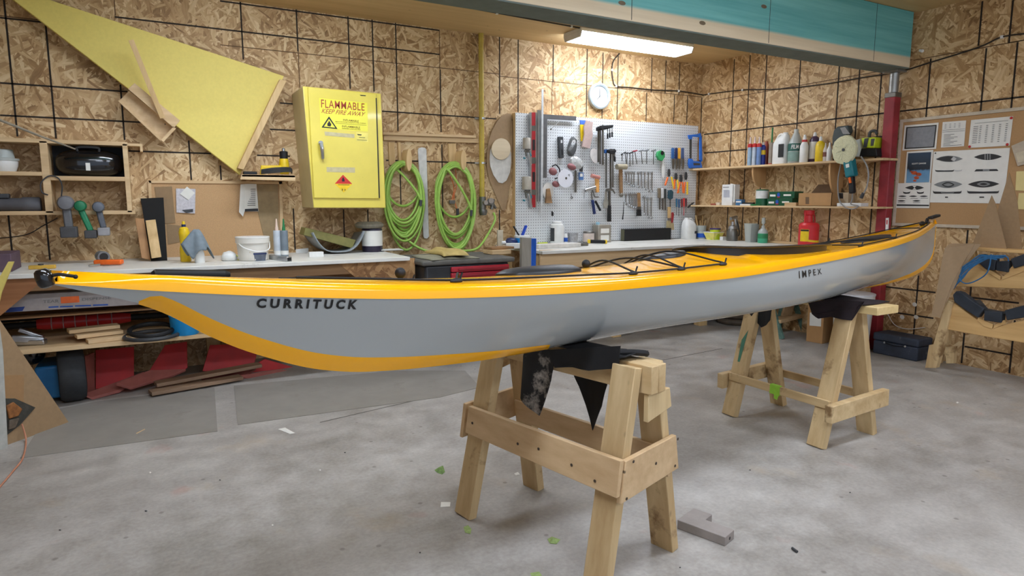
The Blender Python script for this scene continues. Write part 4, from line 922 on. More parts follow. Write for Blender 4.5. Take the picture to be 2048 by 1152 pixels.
# level
lv_ = [P('body', pm('level_red', (158, 32, 38), .4), wpoly(rc(A, 205, 22, 250, 935), o1, .024), bevel=.001), P('edge', M['steel'], wpoly(rc(A, 194, 22, 208, 935), o1+.001, .025)), P('edge', M['steel'], wpoly(rc(A, 245, 22, 257, 935), o1+.001, .025))]
for y0, y1 in ((150, 200), (455, 515), (765, 815)): lv_.append(P('band', M['dsteel'], wpoly(rc(A, 208, y0, 248, y1), o1+.001, .002)))
for y0, y1 in ((285, 385), (595, 690)): lv_.append(P('slot', M['ink'], wpoly(rc(A, 216, y0, 240, y1), o1+.001, .002)))
thing('spirit_level', 'long red spirit level hanging upright at the left of the pegboard', 'level', lv_)
thing('straightedge', 'wide aluminium straightedge hanging beside the red level', 'straightedge', [P('s', M['steel'], wpoly(rc(A, 264, 0, 300, 878), o1, .012))])
thing('steel_rule', 'long thin white rule reaching above the pegboard top edge', 'rule', [P('s', pm('pale_rule', (206, 208, 208), .35, .3), wpoly([(1083.5, 178), (1087.2, 178), (1085.5, 432), (1081.5, 432)], o1+.02, .004))])
thing('framing_square', 'dark steel framing square hooked on the pegboard top', 'square', [P('s', pm('square_steel', (112, 112, 112), .4, .6), wpoly(ap(A, [(318, 40), (636, 60), (634, 103), (358, 88), (354, 650), (318, 652)]), o1, .004))])
def spray_gun(x, y, s, label):
    c0 = BW(*A(x, y), o1+.02); k = mpp(c0)/4.8*s
    q = lambda dx, dy, dz=0: c0+V((dx*k, -dz, -dy*k))
    a = MB().lathe(q(0, 100), [(38*k, 0), (38*k, 98*k), (34*k, 104*k)], n=20); b = MB().bar(q(-18, 112), q(34, 128), .022, .02, (0,1,0)); b.cyl(q(-16, 108), q(-4, 170), .007, None, 8)
    d = MB().bar(q(18, 120), q(48, 250), .02, .016, (0,1,0)); e = MB().bar(q(22, 130), q(44, 170), .026, .012, (0,1,0)); e.bar(q(-36, 185), q(-14, 190), .014, .012, (0,1,0))
    thing('spray_gun', label, 'spray gun', [P('cup', pm('cup_grey', (168, 160, 146), .5, .2), a), P('body', M['dsteel'], b, bevel=.003), P('handle', M['steel'], d, bevel=.004), P('trim', M['teal'], e, bevel=.003)])
spray_gun(160, 272, 1.0, 'upper of the two spray guns left of the red level'); spray_gun(160, 645, 1.18, 'lower of the two spray guns left of the red level')
thing('wire_hook', 'bare wire hook below the framing square', 'hook', [P('s', M['dsteel'], MB().tube([BW(*A(475, 110), o1), BW(*A(430, 150), o1), BW(*A(395, 180), o1)], .003, 6).ball(BW(*A(393, 184), o1), .009, 8))])
thing('rasp_plane', 'narrow black shaping plane hanging near the coiled wire', 'plane', [P('body', M['dgrey'], wpoly(ap(A, [(470, 255), (512, 258), (518, 460), (480, 460)]), o1, .03), bevel=.002), P('slot', pm('light_slot', (200, 200, 200), .5), wpoly(ap(A, [(487, 288), (502, 288), (503, 315), (488, 318)]), o1+.001, .002)), P('slot', M['black'], wpoly(ap(A, [(492, 380), (506, 380), (508, 430), (496, 432)]), o1+.001, .002))])
mb = MB()
for i in range(7): mb.tube(spline([BW(*A(560-i*2, 430-8*i), o1+.004*i), BW(*A(556+i*3, 350), o1+.005*i), BW(*A(590+i*2, 265+i*3), o1+.004*i), BW(*A(628+i*2, 280+i*2), o1+.004*i), BW(*A(638-i*4, 350), o1+.003*i), BW(*A(610-i*6, 430-6*i), o1+.004*i)], 5, True), .0045, 6, True)
thing('wire_coil', 'bundle of grey wire loops hanging beside the black plane', 'wire', [P('s', pm('wire_grey', (98, 100, 100), .5, .4), mb)])
mb = MB(); c0 = BW(*A(640, 505), o1+.02); mb.ball(c0, 1, 16, (.075, .022, .05), Matrix.Rotation(.5, 3, 'Y'))
for v in mb.bm.verts: v.co += V((random.uniform(-1, 1), random.uniform(-1, 1), random.uniform(-1, 1)))*.004
thing('plastic_bag', 'crumpled clear plastic bag hanging under the wire loops', 'bag', [P('s', pm('crumpled_bag', (214, 214, 210), .25, 0, .1, 40, 0, .3), mb, smooth=20), ])
thing('scraper', 'yellow handled scraper with blue end behind the sanding board', 'scraper', [P('handle', M['yellow'], wpoly(ap(A, [(676, 140), (722, 142), (700, 300), (684, 300)]), o1, .012), bevel=.002), P('blade', pm('scraper_blue', (74, 112, 196), .4), wpoly(ap(A, [(672, 96), (726, 98), (722, 140), (676, 138)]), o1, .012), bevel=.002)])
thing('sanding_board', 'pinkish worn sanding board hanging at the pegboard centre', 'sanding board', [P('s', pm('sandpaper_pink', (176, 152, 144), .8, 0, .08, 60), wpoly(ap(A, [(736, 100), (798, 118), (790, 180), (796, 240), (768, 370), (694, 350), (716, 230), (712, 160)]), o1+.03, .014))])
thing('sanding_disc', 'tilted pale round sanding disc below the pink sanding board', 'disc', [P('s', pm('disc_pale', (212, 204, 198), .6), wpoly(ap(A, ell(817, 440, 44, 72, 28, -.25)), o1+.01, .006))])
thing('sanding_disc', 'large white round disc hanging over the pink pads', 'disc', [P('disc', pm('disc_white', (216, 216, 222), .5, 0, .02), wpoly(ap(A, ell(534, 658, 74, 88)), o1+.05, .006)), P('hub', M['dsteel'], wpoly(ap(A, ell(540, 655, 9, 12)), o1+.052, .003)), P('mark', M['inkgrey'], wpoly(ap(A, [(556, 622), (574, 614), (572, 640), (566, 628)]), o1+.052, .002))])
thing('sanding_disc', 'white disc low on the pegboard behind the brown wedge', 'disc', [P('s', pm('disc_cream', (218, 214, 206), .6), wpoly(ap(A, ell(366, 776, 52, 80)), o1, .005))])
PK = pm('pad_pink', (146, 92, 92), .6)
for (x, y, rx, ry, lab_) in ((412, 590, 44, 40, 'pink cupped pad with a black strap left of the large white disc'), (592, 545, 50, 34, 'pink cupped pad partly behind the clear plastic bag'), (440, 712, 40, 32, 'dark pink pad just below left of the large white disc')):
    c0 = BW(*A(x, y), o1+.015); k = mpp(c0)/4.8
    a = MB().ball(c0, 1, 18, (rx*k, .03, ry*k*.9), Matrix.Rotation(.3, 3, 'Y')); b = MB().tube(spline([BW(*A(x-10, y-50), o1+.01), BW(*A(x+30, y-62), o1+.02), BW(*A(x+62, y-25), o1+.02), BW(*A(x+66, y+10), o1+.01)], 5), .006, 6)
    thing('sanding_pad', lab_, 'sanding pad', [P('cup', PK, a), P('strap', M['black'], b)])
thing('wooden_wedge', 'brown wooden wedge hanging in front of the low white disc', 'wedge', [P('s', M['darkwood'], wpoly(ap(A, [(356, 758), (384, 752), (408, 895), (346, 892)]), o1+.02, .025), bevel=.002)])
thing('hook_blade_packet', 'small blue packet hanging right of the large white disc', 'packet', [P('packet', pm('packet_blue', (74, 110, 160), .5), wpoly(rc(A, 664, 598, 706, 672), o1, .01)), P('label', M['paper'], wpoly(rc(A, 672, 610, 698, 640), o1+.001, .002))])
thing('flat_file', 'flat grey file hanging beside the blue packet', 'file', [P('handle', M['dgrey'], wpoly(ap(A, [(670, 520), (705, 530), (700, 595), (676, 590)]), o1+.01, .02), bevel=.003), P('blade', M['dsteel'], wpoly(rc(A, 622, 580, 640, 792), o1, .006))])
thing('ring_washer', 'small dark ring on a hook below the large white disc', 'ring', [P('s', M['dgrey'], MB().torus(BW(*A(592, 842), o1), .009, .0035, (0,1,0), 16, 6).tube([BW(*A(586, 800), o1), BW(*A(590, 832), o1)], .002, 5))])
thing('peg_clip', 'small black clip low on the pegboard under the brown wedge', 'clip', [P('s', M['black'], wpoly(ap(A, [(405, 970), (420, 985), (418, 1018), (404, 1015)]), o1, .015), bevel=.002)])
thing('rubber_mallet', 'small mallet with pink head and orange yellow handle', 'mallet', [P('head', pm('mallet_pink', (196, 130, 118), .5), MB().cyl(BW(*A(782, 630), o1+.01), BW(*A(858, 650), o1+.01), .018)), P('handle', pm('mallet_handle', (232, 170, 96), .5), wpoly(ap(A, [(824, 655), (858, 660), (858, 790), (832, 792)]), o1+.01, .02), bevel=.004)])
thing('rivet_gun', 'chrome rivet gun with navy grips hanging under the mallet', 'rivet gun', [P('barrel', M['steel'], MB().cyl(BW(*A(716, 772), o1+.02), BW(*A(818, 742), o1+.02), .017).cyl(BW(*A(712, 770), o1+.02), BW(*A(712, 850), o1+.02), .006)), P('lever', M['dsteel'], MB().tube(spline([BW(*A(800, 750), o1+.02), BW(*A(785, 800), o1+.02), BW(*A(790, 870), o1+.02)], 5), .007, 6).tube(spline([BW(*A(800, 780), o1+.02), BW(*A(812, 830), o1+.02), BW(*A(850, 835), o1+.02)], 5), .006, 6)), P('grip', M['dblue'], MB().bar(BW(*A(790, 862), o1+.02), BW(*A(812, 1000), o1+.02), .026, .02, (0,1,0)), bevel=.005), P('grip', M['black'], MB().bar(BW(*A(818, 872), o1+.02), BW(*A(868, 966), o1+.02), .02, .018, (0,1,0)), bevel=.005)])
thing('claw_hammer', 'claw hammer with black rubber grip hanging below the blue clamps', 'hammer', [P('head', M['dsteel'], MB().tube(spline([BW(*A(925, 770), o1+.015), BW(*A(960, 765), o1+.015), BW(*A(985, 768), o1+.015), BW(*A(1006, 800), o1+.015)], 5), [.014]*6+[.012]*5+[.008]*5, 8)), P('shaft', M['dsteel'], wpoly(rc(A, 950, 780, 968, 925), o1+.01, .016)), P('grip', M['black'], wpoly(ap(A, [(948, 915), (972, 915), (974, 1072), (945, 1072)]), o1+.015, .024), bevel=.004)])
thing('putty_knife', 'worn grey putty knife hanging left of the claw hammer', 'putty knife', [P('s', pm('worn_grey', (150, 146, 134), .6), wpoly(ap(A, [(918, 770), (932, 770), (934, 850), (952, 900), (940, 945), (905, 942), (895, 900), (914, 850)]), o1, .008))])
def clamp(f, x, y0, y1, hx0, hx1, label, head, w=13, grp=None, o=o1):
    a = MB().bar(BW(*f(x, y0), o+.03), BW(*f(x, y1), o+.03), .012, .006, (1, 0, 0)) if False else wpoly(rc(f, x-w/2, y0, x+w/2, y1), o+.02, .008)
    b = wpoly(ap(f, [(hx0, y0+8), (hx1, y0), (hx1, y0+24), (x+w/2+6, y0+40), (x-w/2-4, y0+44), (hx0, y0+36)]), o+.03, .024)
    c_ = MB().cyl(BW(*f(hx1-12, y0+20), o+.02), BW(*f(hx1-12, y0+115), o+.02), .004, None, 8); 
    d_ = MB().cyl(BW(*f(hx1-12, y0+70), o+.02), BW(*f(hx1-12, y0+118), o+.02), .008, None, 8)
    thing('bar_clamp', label, 'clamp', [P('bar', M['dsteel'], a), P('jaw', head, b, bevel=.003), P('screw', M['dsteel'], c_), P('screw_handle', M['black'], d_, sub=2)], grp)
g1 = 'black bar clamps on the pegboard'; g2 = 'blue bar clamps on the pegboard'
clamp(A, 850, 158, 500, 838, 950, 'leftmost of the black headed bar clamps hanging together', M['black'], 13, g1, o1)
clamp(A, 868, 150, 520, 850, 970, 'second from left of the black headed bar clamps', M['black'], 13, g1, o1+.035)
clamp(A, 893, 142, 526, 876, 992, 'front and rightmost of the black headed bar clamps, with the brightest bar', M['black'], 16, g1, o1+.07)
BC = pm('clamp_blue', (40, 88, 150), .5)
clamp(A, 925, 372, 748, 912, 1000, 'leftmost of the blue and black bar clamps under the black ones', BC, 10, g2, o1)
clamp(A, 968, 372, 755, 940, 1012, 'middle one of the blue and black bar clamps', M['black'], 16, g2, o1+.03)
clamp(A, 990, 380, 745, 962, 1020, 'rightmost of the blue and black bar clamps', M['black'], 12, g2, o1+.06)
# wooden mallet
thing('wooden_mallet', 'wooden mallet with a barrel head left of the hanging wrenches', 'mallet', [P('head', pm('mallet_wood', (156, 146, 122), .6), MB().cyl(BW(*B(160, 545), o1+.02), BW(*B(252, 545), o1+.02), .026)), P('handle', M['darkwood'], wpoly(ap(B, [(190, 568), (218, 568), (222, 800), (196, 800)]), o1+.02, .02), bevel=.004), P('end_knob', pm('knob_grey', (116, 110, 98), .6), MB().ball(BW(*B(205, 815), o1+.012), .022, 12))])
# T-handle keys
for i, (x, y0, y1, dx, red) in enumerate(((212, 425, 490, 0, 0), (240, 410, 520, 14, 0), (262, 415, 525, -6, 0), (288, 415, 540, 0, 0), (312, 405, 525, 4, 0), (334, 395, 520, 20, 1), (395, 392, 518, 12, 0), (448, 388, 518, 0, 0), (515, 390, 522, -2, 0))):
    lab_ = ['shortest hex key at the left end of the upper key row', 'second hex key from the left in the upper row', 'third hex key from the left in the upper row', 'fourth hex key from the left in the upper row', 'fifth hex key from the left in the upper row', 'red handled key in the upper row of hex keys', 'grey T handled key right of the red handled key', 'wide T handled key in the upper row, third from the green tool', 'rightmost T handled key, just left of the green tool'][i]
    a = MB().cyl(BW(*B(x, y0), o1+.01), BW(*B(x+dx, y1), o1), .0045, None, 8); hw_ = 22 if i > 4 else 9
    b = MB().bar(BW(*B(x-hw_, y0+4), o1+.012), BW(*B(x+hw_, y0-6), o1+.012), .014, .016, (0,1,0))
    thing('hex_key', lab_, 'hex key', [P('shaft', M['dsteel'], a), P('grip', pm('key_red', (146, 44, 56), .5) if red else (M['grey'] if i > 5 else M['dgrey']), b, bevel=.004)], 'hex keys in the upper row')
thing('drywall_tool', 'green plastic hand tool with a shiny white blade hanging on the pegboard', 'hand tool', [P('body', pm('tool_green', (52, 158, 92), .4), wpoly(ap(B, [(560, 400), (590, 385), (622, 405), (626, 450), (600, 490), (570, 478), (550, 440)]), o1+.02, .03), bevel=.004), P('knob', M['black'], wpoly(ap(B, ell(600, 412, 14, 20)), o1+.025, .01)), P('blade', M['white'], wpoly(ap(B, [(600, 490), (614, 495), (623, 560), (620, 640), (608, 660), (597, 640), (594, 560)]), o1, .004))])
for x, mt, lab_ in ((703, pm('plier_blue', (44, 92, 150), .5), 'blue handled pliers, left end of the row under the hacksaw side'), (735, M['dblue'], 'navy handled pliers, second in the row left of the hacksaw'), (763, pm('plier_yellow', (226, 164, 52), .5), 'yellow handled pliers left of the hacksaw'), (798, pm('plier_slate', (64, 84, 124), .5), 'slate blue handled pliers nearest the hacksaw')):
    sx_ = random.uniform(-3, 3)
    a = wpoly(ap(B, [(x-11, 365), (x-1, 362), (x-2, 468), (x-12, 466)]), o1+.01, .014); a2_ = wpoly(ap(B, [(x+2, 362), (x+12, 366), (x+11, 468), (x+1, 470)]), o1+.012, .014); b = wpoly(ap(B, [(x-11, 466), (x+11, 466), (x+14, 510), (x+8, 560), (x+2, 572), (x-4, 560), (x-10, 510)]), o1+.008, .01)
    thing('pliers', lab_, 'pliers', [P('handle', mt, a, bevel=.003), P('handle', mt, a2_, bevel=.003), P('jaw', M['dsteel'], b, bevel=.002)], 'pliers in the upper row')
HB = pm('hacksaw_blue', (38, 108, 206), .4)
thing('hacksaw', 'blue framed hacksaw hanging at the right edge of the pegboard', 'hacksaw', [P('frame', HB, wpoly(ap(B, [(850, 240), (945, 230), (968, 222), (978, 260), (985, 490), (975, 498), (962, 480), (962, 262), (890, 255), (885, 280), (862, 280)]), o1+.02, .018), bevel=.002), P('handle', HB, wpoly(ap(B, [(862, 465), (890, 470), (900, 490), (972, 495), (985, 555), (870, 558), (858, 520)]), o1+.025, .028), bevel=.004), P('opening', M['dgrey'], wpoly(ap(B, [(896, 508), (960, 512), (962, 530), (900, 532)]), o1+.026, .002)), P('blade', M['dgrey'], wpoly(ap(B, [(862, 275), (882, 275), (880, 470), (864, 470)]), o1+.015, .006))])
def wrench(x, y0, y1, label, grp):
    x2 = x+2; a = wpoly(rc(B, x-4, y0+8, x+5, y1-8), o1, .006)
    c0, c1_ = BW(*B(x, y0+8), o1), BW(*B(x2, y1-10), o1)
    a.torus(c1_+V((0, -.003, 0)), .009, .0045, (0,1,0), 16, 6); k = mpp(c0)/4.8
    a.wp(ap(B, [(x-10, y0+22), (x-11, y0+4), (x-5, y0-4), (x-4, y0+10), (x+4, y0+10), (x+6, y0-4), (x+12, y0+4), (x+11, y0+22), (x+5, y0+30), (x-5, y0+30)]), o1+.002, .009)
    tag(a.build('wrench', M['steel']), label, 'wrench', grp)
ords = ['first', 'second', 'third', 'fourth', 'fifth', 'sixth', 'seventh', 'eighth', 'ninth']
for i, (x, y1) in enumerate(((252, 705), (278, 725), (302, 740), (326, 745), (368, 750), (397, 755), (430, 772), (465, 788), (498, 792))): wrench(x, 592, y1, '%s combination wrench from the left in the upper wrench row' % ords[i], 'upper row of wrenches')
for i, (x, y0, y1) in enumerate(((248, 802, 912), (284, 800, 930), (305, 800, 940), (325, 798, 948), (346, 798, 950), (427, 825, 1010), (459, 838, 1040), (492, 838, 1045))): wrench(x, y0, y1, '%s combination wrench from the left in the lower wrench row' % ords[i], 'lower row of wrenches')
thing('paint_brush', 'dark bristled brush with brown handle among the lower wrenches', 'brush', [P('handle', M['darkwood'], wpoly(ap(B, [(362, 795), (388, 795), (394, 930), (368, 930)]), o1+.02, .014), bevel=.002), P('bristles', M['black'], wpoly(ap(B, [(360, 955), (396, 955), (398, 1018), (356, 1018)]), o1+.02, .014)), P('ferrule', M['dsteel'], wpoly(rc(B, 362, 928, 396, 956), o1+.021, .016))])
OR = pm('insulated_orange', (238, 112, 48), .4); YL = pm('insulated_yellow', (240, 200, 50), .4)
for i, (jx, jy, h1, h2, lab_) in enumerate(((665, 600, ((650, 645), (625, 725)), ((685, 640), (710, 755)), 'orange and yellow pliers with open handles, leftmost of four'), (732, 640, ((718, 665), (712, 760)), ((742, 670), (756, 795)), 'orange and yellow pliers, second of the four hung together'), (780, 655, ((770, 690), (745, 800)), ((790, 690), (800, 795)), 'orange pliers, third of the four hung together'), (828, 630, ((815, 690), (805, 800)), ((838, 690), (838, 812)), 'orange and yellow cutters with black jaws, rightmost of four'))):
    j = wpoly(ap(B, [(jx-8, jy-35), (jx-2, jy-25), (jx+3, jy-38), (jx+11, jy-25), (jx+14, jy+10), (jx+8, jy+40), (jx-8, jy+40), (jx-12, jy+10)]), o1+.012+.004*i, .012)
    a = MB().bar(BW(*B(*h1[0]), o1+.02+.004*i), BW(*B(*h1[1]), o1+.02+.004*i), .017, .014, (0,1,0)); b = MB().bar(BW(*B(*h2[0]), o1+.02+.004*i), BW(*B(*h2[1]), o1+.02+.004*i), .017, .014, (0,1,0))
    thing('insulated_pliers', lab_, 'pliers', [P('jaw', M['dgrey'], j, bevel=.002), P('handle', OR, a, bevel=.004), P('handle', YL if i in (0, 1, 3) else OR, b, bevel=.004)], 'orange handled pliers')
for x, mt, lab_, y0 in ((575, pm('chisel_brown', (122, 108, 88), .6), 'brown handled chisel, leftmost of the chisels under the orange pliers', 750), (603, pm('chisel_white', (206, 206, 204), .5), 'white handled chisel between the brown and black chisels', 752), (628, pm('chisel_black', (52, 58, 58), .5), 'dark handled chisel under the white blade of the green tool', 756)):
    thing('chisel', lab_, 'chisel', [P('handle', mt, wpoly(rc(B, x-12, y0, x+12, y0+95), o1+.012, .022), bevel=.005), P('blade', M['dsteel'], wpoly(rc(B, x-7, y0+95, x+7, y0+205), o1+.004, .004))], 'chisels on the pegboard')
thing('paint_scraper', 'dark blue green handled scraper right of the chisels', 'scraper', [P('handle', pm('scraper_dark', (40, 74, 86), .5), wpoly(ap(B, [(664, 770), (690, 766), (708, 785), (702, 850), (680, 862), (662, 845)]), o1+.015, .024), bevel=.005), P('shaft', M['dsteel'], wpoly(rc(B, 672, 858, 680, 960), o1+.005, .005))])
thing('paint_brush', 'wide pale brush hanging low at the right of the pegboard', 'brush', [P('handle', M['pineZ'], wpoly(rc(B, 655, 930, 682, 1040), o1+.012, .012), bevel=.002), P('bristles', pm('bristle_tan', (176, 160, 120), .8), wpoly(ap(B, [(648, 1060), (690, 1060), (694, 1140), (642, 1140)]), o1+.014, .014)), P('ferrule', M['steel'], wpoly(rc(B, 648, 1036, 690, 1062), o1+.015, .016))])
thing('paint_brush', 'red handled brush next to the wide pale brush', 'brush', [P('handle', pm('brush_red', (150, 40, 44), .5), wpoly(ap(B, [(692, 985), (706, 980), (712, 1000), (704, 1080), (690, 1085)]), o1+.03, .014), bevel=.003), P('bristles', pm('bristle_brown', (168, 150, 112), .8), wpoly(ap(B, [(690, 1086), (708, 1082), (712, 1150), (684, 1150)]), o1+.03, .014))])
for x, mt, lab_, y0, y1 in ((735, pm('driver_teal', (36, 92, 120), .5), 'teal handled screwdriver, leftmost of the bunch near the hacksaw', 850, 1010), (758, pm('driver_blue', (50, 84, 128), .5), 'blue handled screwdriver, second of the bunch', 856, 1020), (785, pm('driver_darkred', (110, 34, 40), .5), 'dark red handled screwdriver in the bunch', 852, 1000), (806, pm('driver_red', (206, 44, 40), .4), 'bright red screwdriver with a long red shaft', 846, 1012), (826, pm('driver_wine', (84, 30, 40), .5), 'wine coloured screwdriver at the right of the bunch', 848, 990)):
    r_ = mt if 'bright' in lab_ else M['dsteel']
    thing('screwdriver', lab_, 'screwdriver', [P('handle', mt, MB().cyl(BW(*B(x, y0), o1+.015), BW(*B(x, y0+80), o1+.015), .010, .0085, 12)), P('shaft', r_, MB().cyl(BW(*B(x, y0+80), o1+.015), BW(*B(x-2, y1), o1+.012), .0032, None, 8))], 'screwdrivers on the pegboard')
thing('utility_knife', 'dark slanted knife at the right edge of the pegboard', 'knife', [P('s', M['dgrey'], wpoly(ap(B, [(842, 930), (890, 890), (906, 884), (902, 896), (850, 942)]), o1+.01, .012), bevel=.002)])
thing('scribing_awl', 'thin black awl hanging under the wooden mallet', 'awl', [P('s', M['black'], MB().tube([BW(*B(228, 880), o1), BW(*B(224, 980), o1), BW(*B(217, 1052), o1)], [.002, .004, .006], 8))])
# ------------------------------------------------------------------ things on the left bench
def jar(name, label, cat, px, py, z, parts, group=None, dy=0.0):
    """parts: (name, mat, [(r_px, h_px)...], options)"""
    c = BP(px, py, z)+V((0, dy, 0)); k = mpp(c); out = []
    for pn, mt, prof, op in parts: out.append(P(pn, mt, MB().lathe(c, [(r*k, h*k) for r, h in prof], n=op.pop('n', 22), rx=op.pop('rx', 1.0)), **op))
    return thing(name, label, cat, out, group)
fr_XR0 = XR0
jar('squeeze_bottle', 'yellow squeeze bottle with navy cap standing behind the grey rag', 'bottle', 372, 523, BZ, [('bottle', M['yellow'], [(9, 0), (10, 2), (10, 26), (8, 34), (9, 44), (10, 58), (8, 66), (4.5, 69)], {}), ('cap', M['dblue'], [(4, 69), (4, 74)], {}), ('nozzle', M['yellow'], [(3, 74), (2.4, 80)], {})])
jar('spray_bottle', 'white bottle half covered by a grey rag on the left bench', 'bottle', 400, 525, BZ, [('bottle', M['white'], [(9, 0), (9.6, 2), (9, 18), (6, 28), (5, 45), (4, 52)], {}), ('trigger_head', M['white'], [(3.5, 52), (4.5, 54), (4.5, 60), (2, 62)], {})])
c = BP(397, 525, BZ); k = mpp(c)
def rag(u, v):
    a = 2*PI*u; h = 66-v*(44+10*math.sin(3*a+1)+7*math.sin(5*a)); r = (5+22*v**.8)*(1+.22*math.sin(4*a+.5)*v)
    return c + V((math.cos(a)*r*k*.92, math.sin(a)*r*k*.6, max(6, h)*k))
mb = MB(); mb.grid(rag, 36, 10); bmesh.ops.remove_doubles(mb.bm, verts=mb.bm.verts[:], dist=.0015)
thing('rag', 'grey blue rag draped over the white bottle', 'rag', [P('s', pm('rag_grey', (122, 134, 142), .85, 0, .12, 30), mb, smooth=70, solid=.003)])
c = BP(459, 521, BZ); k = mpp(c); mb = MB(); mb.ball(c+V((0, 0, 6*k)), 1, 18, (15*k, .05, 13*k))
for v in mb.bm.verts: v.co += V((random.uniform(-1, 1), random.uniform(-1, 1), random.uniform(-1, 1)))*.004; v.co.z = max(v.co.z, BZ+.001)
m2 = MB(); m2.tube(spline([c+V((12*k, -.03, 10*k)), c+V((22*k, -.02, 5*k)), c+V((14*k, -.04, .004))], 6), .003, 6)
thing('dust_mask', 'crumpled white dust mask lying between the rag and the bucket', 'mask', [P('cup', M['white'], mb, smooth=50), P('strap', M['lime'], m2)])
jar('bucket', 'white plastic bucket with a wire bail on the left bench', 'bucket', 507, 520, BZ, [('pail', pm('bucket_white', (224, 220, 210), .4, 0, .05, 10, 0, 0, ((150, 140, 126), .66, 26.)), [(26, 0), (27.5, 1.5), (30, 34), (32, 35), (32, 45), (31, 46)], {'n': 32}), ('lid', M['white'], [(31.5, 44), (32.5, 45.5), (32, 47), (29, 47)], {'n': 32})])
c = BP(507, 520, BZ); k = mpp(c); mb = MB().tube(spline([c+V((-30*k, -.02, 38*k)), c+V((-20*k, -31*k, 27*k)), c+V((4*k, -36*k, 19*k)), c+V((26*k, -24*k, 22*k)), c+V((32*k, -.0, 36*k))], 8), .004, 6)
o = mb.build('bail', M['white'], [q for q in COL.objects if q.name.startswith('bucket') and not q.parent][0])
c = BP(519, 521, BZ); k = mpp(c)
a = MB().lathe(c, [(14*k, 0), (16*k, 12*k), (17*k, 13*k)], n=4, e1=(1, 1, 0)); b = MB().lathe(c, [(17.5*k, 13*k), (17.5*k, 16*k)], n=4, e1=(1, 1, 0)); d = MB().bar(c+V((-20*k, -.02, 17.5*k)), c+V((26*k, .03, 19*k)), .03, .005)
thing('small_tub', 'small clear tub with blue rim and paint stick in front of the bucket', 'tub', [P('tub', pm('tub_murky', (96, 104, 120), .3, 0, .2, 40), a), P('rim', M['dblue'], b), P('paint_stick', M['pineX'], d)])
a_, b_ = BP(544, 519, BZ), BP(580, 524, BZ)
mb = MB(); mb.bar(a_+V((0, .02, .016)), b_+V((0, .02, .016)), .036, .032); m2 = MB(); q = (b_-a_).normalized(); m2.bar(b_+V((0, .02, .016))+q*.0005, b_+V((0, .02, .016))+q*.002, .026, .022)
thing('metal_channel', 'short length of aluminium channel lying on the left bench', 'channel', [P('channel', M['steel'], mb, bevel=.002), P('open_end', M['ink'], m2)])
for px, top, mt, nz, lab_ in ((556, 463, pm('tube_pale', (196, 204, 212), .4), pm('nozzle_peach', (222, 196, 178), .5), 'pale caulk tube standing left of the grey one by the corkboard'), (570, 462, pm('tube_grey', (120, 132, 142), .4), M['green'], 'grey caulk tube with a green nozzle base by the corkboard')):
    jar('caulk_tube', lab_, 'caulk tube', px, 513, BZ, [('cartridge', mt, [(7, 0), (7.4, 1), (7.4, 50), (7, 52)], {}), ('nozzle', nz, [(3.4, 52), (3, 58), (2.4, 60), (1.2, 75)], {}), ('end_band', M['white'], [(7.5, 4), (7.5, 12)], {})], 'caulk tubes on the left bench')
mb = MB(); mb.wp([(592, 499), (617, 496), (617, 509), (592, 509)], .06, .02); thing('white_block', 'white board offcut standing against the wall behind the grey tray', 'offcut', [P('s', M['white'], mb, bevel=.002)])
mb = MB(); c = BP(633, 514, BZ); mb.cbox(c+V((0, .02, .018)), (.10, .05, .036)); thing('white_block', 'small white block in front of the grey tray', 'block', [P('s', M['white'], mb, bevel=.002)])
# curved grey tray with olive panel
cA, cB = BP(622, 508, BZ), BP(731, 506, BZ); kk = mpp(cA)
def tray(u, v):
    t = u*2-1; x = (cA.x+cB.x)/2 + t*(cB.x-cA.x)/2*(1+.02*v); h = (abs(t)**3.2)*40*kk + 3*kk + .004*math.sin(9*u)*v
    return V((x, cA.y-.10+v*.30, BZ+.004+h*(1-.15*v)))
mb = MB(); mb.grid(tray, 36, 6)
thing('fibreglass_tray', 'curved grey fibreglass tray on the left bench holding an olive board', 'tray', [P('s', pm('fibre_grey', (140, 148, 152), .4, 0, .1, 12), mb, smooth=70, solid=.008)])
yq = YB-(cA.y-.04)
mb = MB(); mb.wp([(611, 455), (712, 480), (705, 497), (607, 470)], yq, .16)
thing('olive_board', 'thick olive green board lying aslant across the grey tray', 'board', [P('s', pm('olive', (128, 122, 66), .6, 0, .1, 30), mb, bevel=.004)])
jar('paint_can', 'dark purple can with white label beside the left hose', 'can', 745, 503, BZ, [('can', pm('can_purple', (40, 32, 54), .4), [(19.5, 0), (20, 1), (20, 44), (19, 46)], {'n': 28}), ('label', M['paper'], [(20.3, 12), (20.3, 42)], {'n': 28})])
c = BP(740, 503, BZ); k = mpp(c)
mb = MB().lathe(c+V((0, 0, 47*k)), [(24*k, 0), (28*k, 4*k), (28*k, 8*k), (22*k, 12*k)], n=30); thing('polishing_pad', 'dusty olive round pad resting on the purple can', 'pad', [P('s', pm('pad_dusty', (134, 128, 112), .85, 0, .15, 50), mb)])
mb = MB(); c = BP(780, 502, BZ); mb.cbox(c+V((0, 0, .012)), (.17, .10, .006)); mb.cbox(c+V((.02, .01, .006)), (.16, .09, .005)); thing('paper_scraps', 'flat white scraps on the bench right of the purple can', 'scraps', [P('s', M['paper'], mb)])
